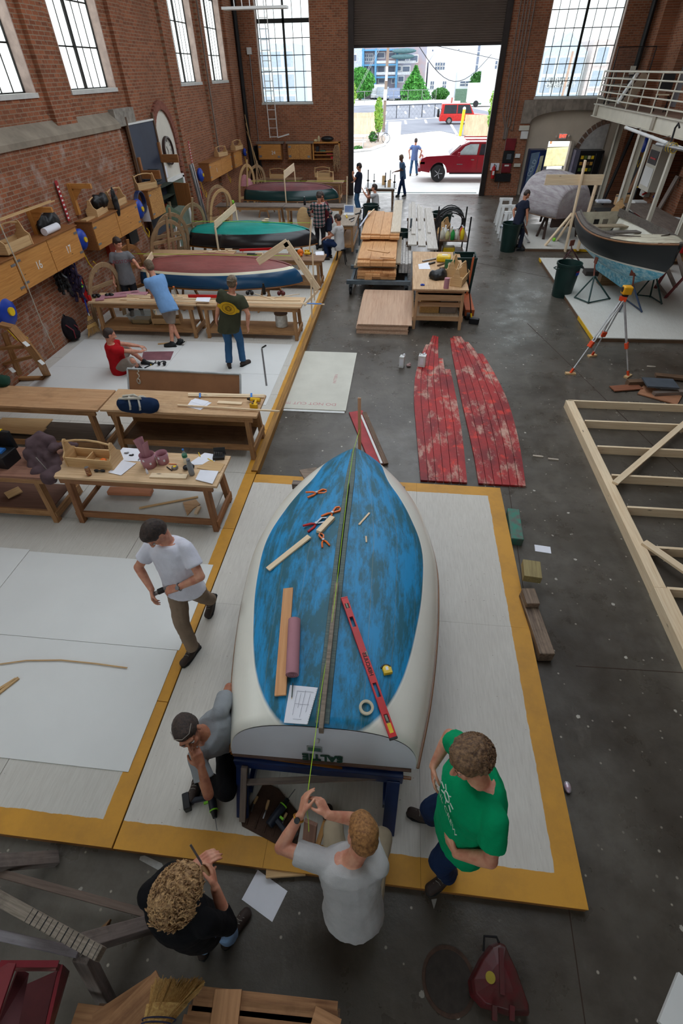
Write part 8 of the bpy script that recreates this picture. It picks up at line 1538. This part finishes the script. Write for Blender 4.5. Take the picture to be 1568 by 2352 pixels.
tb_=thing('storage_tub','clear plastic storage tub with lid on the shelf under the wall-side bench','tub',(-5.95,10.9,.3)); obj('tub',MB().lathe([(.2,0),(.26,.2),(.265,.2),(.205,0)],(-5.95,10.93,.305),4,MX.Diagonal((1.5,.95,1)) @ MX.Rotation(PI/4,3,'Z')),CLEAR,tb_); obj('lid',MB().box(-5.95,10.93,.515,.58,.38,.02),CLEAR,tb_,bevel=.01); obj('contents',MB().box(-5.95,10.93,.36,.4,.25,.08),TBW,tb_)
dup(tb0,(-5.35,10.95,.3),.1,'wooden tool tote on the shelf behind the blue-tee man legs'); q=bottle('white paint-stained pail on the shelf of the olive-tee bench',(-2.62,10.95,.3),.3,.14,mk('pail_white',(206,204,196),.6,var=.3,vs=14),DARKW,'bucket','pail',.95)
# V frame and gauge frames
def vfr(L,P,wd,mat=PINE,nm='pine_gauge_frame'):
    r=thing(nm,L,'timber frame',V(P[0][1])); 
    for n_,a,b,w in P:obj(n_,MB().beam(V(a),V(b),.03,w,(0,.0,1) if abs((V(b)-V(a)).normalized().z) < .8 else (1,0,0)),mat,r,bevel=.003)
    return r
Yv=12.0; vfr('large inverted V of pine boards at the bow of the red-bottomed dinghy',[('left_board',aty(660,556,Yv),aty(592,602,Yv),.15),('right_board',aty(656,556,Yv),aty(730,665,Yv),.15),('foot_block',at(730,668,.12),at(700,700,.12),.1)],.15)
for L,Y0,t0_,t1_,pl_,pr2,w in (('pine height frame straddling the teal dinghy',15.7,(493,517),(540,475),(500,567),(543,510),.19),('pine height frame straddling the maroon dinghy',22.6,(652,402),(675,383),(657,460),(678,420),.26),('pine height frame at the stern of the red and blue dinghy',11.95,(335,608),(350,585),(343,668),None,.14)):
    a,b=aty(*t0_,Y0),aty(*t1_,Y0+1.9 if pr2 else Y0+.8); r=thing('pine_gauge_frame',L,'timber frame',(a.x,Y0,.09)); obj('crossbar',MB().beam(a,b,.03,w),PINE,r,bevel=.003); obj('post',MB().beam(a+V((0,0,-.02)),V((aty(*pl_,Y0).x,Y0,.1)),.03,.1,(0,1,0)),PINE,r,bevel=.003)
    if pr2:obj('post',MB().beam(b,V((b.x+.05,b.y,.1)),.03,.09,(0,1,0)),PINE,r,bevel=.003)
for i,(x0,y0,x1,y1) in enumerate(((715,505,706,640),(717,572,722,690),(714,640,716,730),(797,405,795,520),(650,385,650,390))):
    if i == 4:continue
    b=at(x1,y1,.12); a=aty(x0,y0,b.y); solo('upright_stake',MB().beam(b,a,.035,.025,(0,1,0)),PINE,['slim pine stake by the seated man in grey','slim pine stake right of the V-shaped frame','short pine stake at the platform edge by the taped strips','tall slim stake at the left door jamb'][i],'stake')
for L,y_,a,b,z_ in (('lime string stretched over the red and blue dinghy',0,(255,582),(690,588),1.32),('lime string stretched over the teal dinghy',0,(440,508),(715,512),1.3),('lime string stretched over the maroon dinghy',0,(575,416),(797,416),1.3)):solo('chalk_line',MB().cone(at(*a,z_),at(*b,z_),.006,n=5),STRG,L,'string')
z=.853
for i,(x,y) in enumerate(((475,579),(487,580),(510,578),(525,574),(532,578),(595,583),(610,586))):slab(at(x-8,y,z),at(x+8,y,z),.06,.03,PINE,'small pine offcut on bench before teal dinghy, %s' % ['leftmost','second from left','third','fourth, at the back','fifth','left of the pair by the drill','right of the pair by the drill'][i],'offcut','offcut')
drill('black drill standing on the bench between the dinghies',at(577,585,z+.23),0,BLACK,BLACK,0,1.2,False); drill('yellow drill lying on the right of the bench between the dinghies',at(707,582,z+.06),0,BLACK,YDR,PI/2,1.1,False); sheet('white paper at the right end of the bench between the dinghies',[(724,578),(742,577),(744,586),(725,586)],z)
clamp_=blobs('orange and lime clamp on the bench right of the V frame',V((-2.75,14.5,.85)),'clamp','clamp',ORG,[(0,0,.1,.09,.05,.08),(.02,-.05,.04,.05,.03,.04)])
blobs('small wood blocks on top of the teal dinghy keel',(-4.15,16.5,1.26),'wood_blocks','wood blocks',PINE,[(0,0,.03,.12,.05,.03),(.05,.0,.08,.08,.04,.02)]); blobs('white milk jug on the grey bench by the plaid shirt',V((-3.2,21.3,.85)),'milk_jug','jug',PAPER,[(0,0,.1,.08,.06,.1),(0,0,.2,.04,.04,.06)]); bottle('dark bottle with white cap on the grey bench',V((-3.75,21.3,.85)),.28,.045,BLACK,PAPER); solo('yellow_ball',MB().ell((-6.6,21.4,.92),.07),LIME,'lime yellow ball on the left of the grey bench','ball',smooth=True)
# aisle bench
lp_=thing('laptop','open white-framed laptop on the aisle bench','laptop',(-1.95,19.7,.88)); obj('screen_lid',MB().fr((-1.9,19.75,1.02),(1,0,0),(0,.3,1),(0,-1,.3),.36,.25,.015),WHITEP,lp_); obj('screen',MB().fr((-1.9,19.738,1.02),(1,0,0),(0,.3,1),(0,-1,.3),.3,.19,.012),mk('screen_blue',(120,140,180),.2),lp_); obj('base',MB().box(-1.9,19.58,.89,.36,.25,.02),WHITEP,lp_)
for i in range(9):x=-2.05+.05*(i*7 % 9); y=18.15+.28*i; slab((x,y,.882),(x+.1*((i % 3)-1)+.05,y+.3,.882),.03+.02*(i % 2),.03,(PINE,STEEL,BLACK,YEL,PINE,BLACK,REDP,PINE,STEEL)[i],'%s piece of the tools strewn on the aisle bench, %s' % (['pale','steel','black','yellow','pale','black','red','pale','steel'][i],['nearest','second','third','fourth','fifth','sixth','seventh','eighth','farthest'][i]),'tool','hand_tool')
st=thing('stool','small dark stool under the seated man in grey','stool',(-1.9,17.0,0)); obj('seat',MB().cone((-1.9,17,.40),(-1.9,17,.44),.17,n=18),BLACK,st); [obj('leg',MB().cone((-1.9+.1*a,17+.1*b,.4),(-1.9+.16*a,17+.16*b,0),.015,n=6),BLACK,st) for a in (-1,1) for b in (-1,1)]
st=thing('stool','low stool under the seated man before the rigging table','stool',(-1.1,22.6,0)); obj('seat',MB().cone((-1.1,22.6,.36),(-1.1,22.6,.4),.17,n=18),DARKW,st); [obj('leg',MB().cone((-1.1+.1*a,22.6+.1*b,.36),(-1.1+.15*a,22.6+.15*b,0),.015,n=6),DARKW,st) for a in (-1,1) for b in (-1,1)]
rt_=bench(-1.75,-.35,25.2,26.6,.8,'brown rigging table with uprights and clamps in the doorway',WHITEP,None,.3,z0=0,leg=DARKW)
for i,(x,y,h) in enumerate(((-1.6,25.3,1.1),(-1.35,25.6,.8),(-.85,25.4,.9),(-.65,25.6,1.0),(-.45,25.3,.8))):r=thing('vise_upright','slim clamp upright on the rigging table, %s' % ['leftmost','second','middle','fourth','rightmost'][i],'clamp',(x,y,.8)); obj('rod',MB().cone((x,y,.8),(x,y,.8+h*.6),.022,n=8),WHITEP if i % 2 else BLACK,r); obj('clamp_head',MB().box(x,y,.85+h*.2,.1,.06,.05),BLACK,r)
solo('wooden_block',MB().box(-.95,26.0,.98,.14,.1,.34),TBW,'wooden block standing on the rigging table','block'); solo('round_grip',MB().box(-.68,25.5,.93,.14,.1,.25),TBW,'light wooden handle block at the right of the rigging table','block')
# plywood table
z=.922; yc=thing('hard_case','bright yellow hard case on the plywood table','case',at(1018,600,z)); c=at(1018,600,z); obj('case_body',MB().box(c.x,c.y,c.z+.08,.36,.3,.14,-.1),YEL,yc,bevel=.04); obj('label',MB().box(c.x+.02,c.y,c.z+.152,.14,.08,.004,-.1),PAPER,yc)
sheet('white sheet of paper on the plywood table',[(960,607),(984,602),(988,618),(962,618)],z); r=solo('green_box',MB().fr(at(1031,617,z)+V((0,0,.11)),(1,-.15,0),(0,0,1),(.15,1,0),.24,.2,.05),mk('card_green',(52,110,72),.6),'green carton with a cream round emblem on the plywood table','box'); obj('emblem',MB().cone((0,-.03,.1),(0,-.04,.1),.045,n=20),CREAM,r,world=False)
heap('black fabric bag slumped on the plywood table',at(1005,640,z),(.22,.25,.16),BLACK,'fabric_bag','bag'); c=at(1024,662,z); solo('paper_roll',MB().cone(c,c+V((0,0,.22)),.06,n=20),PINK,'pink roll standing on end at the plywood table front','paper roll',smooth=True)
solo('tape_ring',MB().tube([at(970,654,z+.01)+V((.04*math.cos(k*PI/8),.04*math.sin(k*PI/8),0)) for k in range(16)],.012,6,closed=True),BLUEP,'small blue tape ring on the plywood table','tape roll'); dup(tb0,(1.3,13.0,z),1.4,'second wooden tool tote at the right edge of the plywood table',scale=1.0)
for i,(a,b) in enumerate((((985,608),(998,604)),((1005,612),(1020,606)),((1010,618),(1022,616)),((970,602),(1000,596)))):slab(at(*a,z),at(*b,z),.05,.035,(BLACK,DARKW,DARKW,STEEL)[i],['black grip','dark wood block','second dark wood block','steel rule'][i]+' on the plywood table near the paper','tool','hand_tool')
# clutter rack with hose coil
cr=thing('clutter_rack','dark steel rack with a coil of black hose and cleaning bottles','rack',(1.5,17,0)); 
for x in (1.1,1.95):
    for y in (16.2,17.6):obj('upright',MB().b2(x-.02,x+.02,y-.02,y+.02,0,1.5),BLACK,cr)
for z_ in (.35,.85):obj('shelf',MB().b2(1.08,1.97,16.2,17.6,z_,z_+.03),DARKW,cr)
hc_=thing('hose_coil','big coil of black hose hanging on the clutter rack','hose',(1.5,17.7,.9))
for k in range(9):rr=.38+.03*(k % 3); obj('hose_loop',MB().tube([(1.5+rr*math.cos(a*PI/12)+.02*math.sin(k*2),17.2+.09*k+.05*math.sin(a+k),1.05+rr*.95*math.sin(a*PI/12)) for a in range(24)],.018,6,closed=True),BLACK,hc_)
for i,(x,y,h,c) in enumerate(((1.2,16.4,.3,(220,216,200)),(1.35,16.35,.26,(210,200,140)),(1.5,16.3,.3,(40,150,70)),(1.62,16.4,.3,(230,226,220)),(1.78,16.35,.34,(230,200,40)),(1.3,16.7,.3,(236,236,232)),(1.8,16.8,.28,(200,70,40)),(1.5,16.8,.26,(190,180,160)))):bottle(['white bottle front left','pale yellow bottle','green spray bottle','white jug','yellow bottle','white bottle at the back','orange-red bottle','tan bottle at the back'][i]+' on the clutter rack',(x,y,.88),h,.06,mk('cb%d' % i,c,.4),PAPER)
solo('yellow_bucket',MB().box(1.45,16.5,.52,.35,.3,.28),YEL,'yellow-green bucket on the lower shelf of the clutter rack','bucket',bevel=.03)
br=thing('push_broom','broom with a black and yellow handle leaning beside the square bin','broom',at(1083,740,0)); a=at(1083,738,.05); b=at(1072,600,1.3); obj('pole',MB().cone(a,b,.013,n=8),BLACK,br); obj('sleeve',MB().cone(a.lerp(b,.04),a.lerp(b,.14),.02,n=8),YEL,br); obj('brush',MB().box(a.x+.05,a.y-.02,.07,.24,.1,.14,-.3),BLACK,br,bevel=.02)
pj=thing('pallet_jack','orange wheeled jack half hidden behind the plywood table','pallet jack',(1.78,13.1,0)); obj('frame',MB().b2(1.68,1.9,12.4,13.6,.1,.25),mk('jack_orange',(176,84,40),.5),pj); obj('wheel',MB().cone((1.72,12.45,.1),(1.8,12.45,.1),.1,n=18),BLACK,pj); obj('mast',MB().beam((1.8,13.5,.2),(1.85,13.7,1.1),.05,.05),mk('jack_orange',(0,0,0)),pj)
# tins on the floor
for i,(L,x,y) in enumerate((('white rectangular solvent tin standing on the concrete left of the red planks',922,842),('white rectangular solvent tin standing on the red planks',968,840))):c=at(x,y,.0 if not i else .036); r=thing('solvent_tin',L,'tin',c,-.2); obj('tin_body',MB().box(0,0,.12,.1 if not i else .15,.14,.24),WHITEP,r,world=False,bevel=.006); obj('spout_cap',MB().cone((.03,.03,.24),(.03,.03,.27),.018,n=12),PAPER,r,world=False); obj('carry_handle',MB().tube([(-.05,-.02,.24),(-.04,-.01,.27),(.0,.0,.27),(.01,.0,.24)],.005,5),BLACK,r,world=False); obj('label',MB().box(0,-.0715,.12,.07,.002,.14),PAPER,r,world=False)
blobs('crumpled pinkish rag between the two white tins',at(938,842,0),'rag','rag',mk('rag_pink',(170,140,136),.9),[(0,0,.03,.05,.05,.03),(.02,.01,.05,.03,.03,.03)])
# left wall floor things
bp_=thing('backpack','black and maroon backpack against the left wall','bag',at(165,775,.1)); c=at(167,778,.1); o=obj('pack_body',MB().ell(c+V((0,0,.25)),(.2,.24,.27)).ell(c+V((.1,-.06,.16)),(.16,.18,.15)),cloth('pack_black',(34,30,34)),bp_); remesh(o,.02,.03); [obj('strap',MB().tube([c+V((.1,s*.09-.1,.4)),c+V((.24,s*.09-.1,.28)),c+V((.22,s*.09-.1,.1))],.02,6,flat=.4),mk('strap_maroon',(110,30,40),.8),bp_) for s in (-1,1)]; obj('carry_loop',MB().tube([c+V((0,-.05,.5)),c+V((0,0,.56)),c+V((0,.05,.5))],.012,6),BLACK,bp_)
STRAW=mk('broom_straw',(214,176,110),.9,c2=(176,132,74),vs=60)
def broom(L,top,bot,dirw,s=1.,n=220):
    a,b=V(top),V(bot); d=(b-a).normalized(); w=V(dirw).normalized(); r=thing('corn_broom',L,'broom',b); k=b-d*.36*s; obj('handle',MB().cone(a,k,.013*s,n=10),mk('handle_blue',(20,50,150),.35),r,smooth=True); obj('ferrule',MB().cone(k-d*.02,k+d*.05,.018*s,.028*s,12),STEEL,r)
    m=MB(); m.grid([[k+d*(.03+t_*.2*s)+w*(x*(.035+.09*t_)*s)+w.cross(d)*(.022*s*y) for x,y in ((-1,0),(-.6,1),(.6,1),(1,0),(.6,-1),(-.6,-1))] for t_ in (0,.5,1)],cu=True,cap=True)
    for _ in range(n):x=R_.uniform(-1,1); y=R_.uniform(-1,1); p0=k+d*.04+w*(x*.03*s)+w.cross(d)*(.02*y*s); m.tube([p0,p0+d*.15*s+w*(x*.055*s),p0+d*(.3+R_.uniform(-.04,.03))*s+w*(x*.13*s)+w.cross(d)*(.012*R_.uniform(-1,1))],.0028*s,3)
    obj('bristles',m,STRAW,r); m=MB()
    for t_ in (.1,.12,.14):q=k+d*t_*s*1.1; ww=(.035+.055*t_/.12)*s; m.tube([q+w*(ww*math.cos(u*PI/8))+w.cross(d)*(.028*s*math.sin(u*PI/8)) for u in range(16)],.004*s,4,closed=True)
    obj('stitching',m,mk('stitch_navy',(50,50,80),.8),r); return r
broom('blue-handled corn broom leaning against the left wall by the backpack',(-7.35,11.2,1.5),(-7.05,10.55,.12),(.3,1,0),1.3,60)
broom('corn broom with a blue handle lying on the pallets at the bottom',at(352,2352,.62)+V((-.05,-.25,.1)),at(415,2250,.5),(1,.1,0),1.0,420)
drape('purple bag hanging from a hook under the cupboards',(-7.3,10.95,1.55),.3,.8,mk('bag_purple',(52,40,66),.9),6,'hanging_bag','bag',.1); drape('black dustpan and cloth hanging under cupboard 17',(-7.3,10.5,1.5),.25,.45,BLACK,5,'hanging_cloth','cloth',.05)
solo('rigging_line',MB().tube([atx(-5,505,-6.9),atx(60,650,-7.0),atx(95,740,-7.2),atx(125,800,-7.4)],.01,6),mk('rope_white',(0,0,0)),'thin whitish cord running down across the left cupboards','cord')
blobs('red petrol can on the floor left of the teal dinghy',at(468,505,.1),'petrol_can','can',REDP,[(0,0,.16,.3,.2,.15),(.1,0,.32,.1,.05,.04)]); solo('pink_cone',MB().lathe([(.34,0),(.3,.12),(.18,.3),(.01,.38)],(-6.9,24.6,1.0),24),mk('pink_fibre',(206,140,150),.6),'pink rounded hood behind the stern of the maroon dinghy','hood',smooth=True)
for i,(x,c,L) in enumerate(((-6.9,(176,60,36),'orange-red electrical panel on the wall behind the BOSTON tee man'),(-7.1,(30,32,34),'black electrical boxes with labels on the wall behind the BOSTON tee man'))):q=(-7.45,13.2+1.2*i,.8+.3*i); r=solo('equipment_panel',MB().box(q[0],q[1],q[2]+.3,.12,.5,.9 if not i else .5),mk('eq%d' % i,c,.5),L,'panel'); obj('label_sheet',MB().box(.065,.05,.5,.01,.16,.22),PAPER,r,world=False)
for i,y in enumerate((19.75,19.95)):solo('steel_pole',MB().cone((-7.2,y,.1),(-7.45,y+.1,2.3),.05,n=10),STEEL,['grey pole leaning on the wall right of the arch door, left one','grey pole leaning on the wall right of the arch door, right one'][i],'pole')
for i in range(3):solo('long_stick',MB().cone((-7.0+.15*i,27.6+.1*i,.1),(-7.45,27.9,3.2-.3*i),.015,n=6),TBW,'long thin stick leaning in the left far corner, %s' % ['left','middle','right'][i],'stick')
# bottom foreground
A=at(190,2195,.78); ax_=(at(0,1895,.8)-at(215,2205,.8)); OW=wood('scribbled_beam',(150,138,124),(90,78,66),grime=.8,gs=3); W1=wood('worn_grey',(128,116,110),(88,78,72),grime=.6)
sh2=thing('sawhorse','big weathered grey sawhorse with a scarred marked beam at bottom left','sawhorse',at(200,2180,0)); b0,b1=at(232,2192,.85),at(-40,2042,.85)
obj('top_beam',MB().beam(b0,b1,.07,.08),OW,sh2,bevel=.005)
m=MB()
for k in range(20):q=b0.lerp(b1,.02+k*.028+.012*(k*7 % 3)); d_=(b1-b0).normalized(); m.fr(q+V((0,0,.041)),d_,d_.cross(UP),UP,.003,.07,.002)
obj('saw_marks',m,BLACK,sh2)
for a,b,w,z0,z1 in (((185,2170),(355,2120),.1,.74,.0),((190,2195),(248,2305),.1,.72,.0)):obj('leg',MB().beam(at(*a,z0),at(*b,z1),w,.07),W1,sh2,bevel=.005)
obj('rail',MB().beam(at(185,2190,.7),at(-30,2142,.7),.05,.09),wood('pale_rail',(160,154,160),(120,112,118),grime=.5),sh2,bevel=.004); obj('gusset',MB().prism([(q.x,q.y) for q in (at(200,2190,.5),at(272,2120,.3),at(250,2140,.3),at(215,2235,.4))],.44,.47),wood('gusset',(146,108,70),(104,74,46)),sh2)
sh3=thing('sawhorse','second weathered sawhorse cut by the left edge near the platform corner','sawhorse',at(20,1990,0)); obj('leg',MB().beam(at(130,1972,.02),at(-60,1985,.6),.1,.06),W1,sh3,bevel=.004); obj('stretcher',MB().beam(at(-40,1995,.4),at(335,2098,.1),.05,.05),wood('old_stick',(116,98,86),(80,64,56)),sh3,bevel=.003)
rb_=thing('red_skiff','dark red painted wooden skiff end cut off at the bottom left corner','boat',at(60,2300,0)); RD=mk('skiff_red',(126,26,38),.4,var=.3,vs=3); RD2=mk('skiff_inner',(84,22,28),.6)
def quad(nm,pts,mat,th=.02):a=[at(*p) for p in pts]; n_=(a[1]-a[0]).cross(a[-1]-a[0]).normalized(); k=len(a); obj(nm,MB().add(a+[q-n_*th for q in a],[list(range(k)),list(range(2*k-1,k-1,-1))]+[(i,k+i,k+(i+1) % k,(i+1) % k) for i in range(k)]),mat,rb_)
quad('side_panel',[(-30,2215,.9),(38,2217,.9),(-10,2360,1.0),(-60,2360,1.0)],RD); quad('bottom_panel',[(38,2228,.75),(62,2240,.7),(35,2370,.8),(-15,2370,.85)],RD2); quad('outer_board',[(136,2216,.8),(152,2232,.6),(108,2380,.6),(98,2380,.8)],RD); quad('floor_panel',[(62,2262,.45),(134,2230,.45),(100,2380,.45),(30,2380,.45)],RD2)
obj('thwart',MB().beam(at(36,2222,.82),at(134,2222,.82),.03,.05),wood('red_thwart',(124,70,66),(96,50,48)),rb_); obj('gunwale',MB().beam(at(0,2214,.92),at(134,2214,.84),.03,.02),RD,rb_)
for L,z_,pts in (('pallet of brown planks at the bottom centre left',.28,[((150,2330),(205,2352)),]),):
    r=thing('pallet',L,'pallet',at(330,2330,0)); PW=wood('pallet_wood',(170,124,84),(126,84,54),grime=.4)
    for nm,a,b,w,z0 in (('deck_board',(170,2335),(300,2352),.12,.34),('deck_board',(215,2352),(350,2262),.1,.40),('deck_board',(262,2370),(372,2258),.16,.45),('deck_board',(330,2400),(398,2288),.06,.36)):obj(nm,MB().beam(at(*a,z0),at(*b,z0),w,.022),PW,r,bevel=.002)
    obj('bearer',MB().beam(at(240,2330,.15),at(350,2330,.15),.09,.28),MATS['dark_wood'],r)
r=thing('pallet','slatted wooden pallet with dark gaps at the bottom centre','pallet',at(600,2320,0))
for k in range(4):obj('slat',MB().beam(at(455-12*k,2282+22*k,.36-.0*k),at(775,2318+22*k,.36),.07,.022),PW,r,bevel=.002)
obj('cross_board',MB().beam(at(525,2272,.39),at(510,2390,.39),.17,.022),wood('cross_pale',(196,146,104),(156,110,72)),r,bevel=.002); obj('cross_board',MB().beam(at(755,2325,.39),at(735,2400,.39),.17,.022),wood('cross_pale',(0,0,0)),r,bevel=.002)
for k in range(3):obj('lower_slat',MB().beam(at(440,2300+26*k,.2),at(780,2340+26*k,.2),.09,.03),MATS['dark_wood'],r)
fn=thing('red_buoy_float','dark red triangular metal float lying on the concrete at the bottom right','float',at(1140,2260,0)); FR_=mk('float_red',(92,22,28),.4,var=.4,vs=6,c2=(70,44,40)); q=[at(*p,.12) for p in ((1128,2170),(1147,2162),(1160,2168),(1190,2235),(1216,2310),(1218,2330),(1170,2330),(1110,2312),(1085,2285),(1080,2250),(1105,2200))]
cxy=sum(q,V())/len(q); m=MB(); m.grid([[V((cxy.x+(p.x-cxy.x)*f,cxy.y+(p.y-cxy.y)*f,z_)) for p in q] for f,z_ in ((1.0,.0),(1.03,.05),(.97,.12),(.9,.15),(.4,.165),(.02,.168))],cu=True); obj('shell',m,FR_,fn,bevel=.006)
obj('centre_rib',MB().beam(at(1150,2178,.17),at(1153,2285,.17),.03,.02),FR_,fn); obj('yellow_sticker',MB().cone(at(1126,2245,.168),at(1126,2245,.174),.032,n=20),mk('sticker_yellow',(170,150,50),.5),fn); obj('carry_handle',MB().tube([at(1110,2185,.1),at(1112,2150,.12),at(1140,2152,.12),at(1145,2165,.12)],.008,6),BLACK,fn)
for x in (1135,1175):obj('hinge_lug',MB().beam(at(x,2310,.17),at(x,2345,.17),.03,.03),FR_,fn)
slab(at(1575,2255,.3),at(1530,2370,.3),.12,.04,WHITEP,'white board edge entering at the bottom right corner','board','white_board')
# things in hands and on wrists
r=thing('hand_plane','small grey metal tool held between the hands of the walking man','tool',at(370,1358,1.1)); obj('tool_body',MB().beam(at(350,1366,1.1),at(392,1347,1.14),.035,.03),STEEL,r,bevel=.006); obj('tool_grip',MB().beam(at(362,1360,1.12),at(376,1354,1.13),.05,.035),BLACK,r,bevel=.006)
a,b,c_=at(481,2012,1.28),at(465,1986,1.32),at(437,1940,1.38); r=thing('chisel','wooden-handled chisel held up by the person in the black sweater','chisel',a); obj('handle',MB().tube([a,a.lerp(b,.5),b],[.011,.014,.01],10),TBW,r,smooth=True); obj('blade',MB().beam(b,c_,.012,.004),STEEL,r)
def wrist(Pn,s,mat,nm,dialm=None,t_=.93):
    rr,so,pel,t,fs,rt,hc,W_=Pn; el,w=W_[s]; q=el.lerp(w,t_); d=(w-el).normalized(); x=d.orthogonal().normalized(); y=d.cross(x); o=obj(nm,MB().tube([q+(x*math.cos(k*PI/8)+y*math.sin(k*PI/8))*.034 for k in range(16)],.007,6,closed=True),mat,rr,smooth=True)
    if dialm:n_=(CAM-q).normalized(); n_=(n_-d*n_.dot(d)).normalized(); obj('watch_dial',MB().cone(q+n_*.03,q+n_*.044,.019,n=18),dialm,o)
wrist(P4,-1,mk('gold',(210,150,60),.3,metal=.8),'watch',BLACK,.86); wrist(P8,1,BLACK,'watch',BLACK,.88); wrist(P1,-1,STEEL,'watch',STEEL,.93); wrist(P2,-1,mk('bracelet_maroon',(80,40,60),.7),'bracelet',None,.8)
solo('tan_panel',MB().ell((-3.28,18.3,.98),(.24,.03,.36)),TBW,'rounded tan panel held beside the plaid shirt','panel')
slab(at(1213,552,.12),at(1212,557,.12),.05,.01,STEEL,'hand saw blade on the platform by the crouching figure','saw','hand_saw'); slab(at(1204,540,.12),at(1216,557,.12),.04,.008,STEEL,'long steel saw lying at the left edge of the platform','saw','hand_saw')
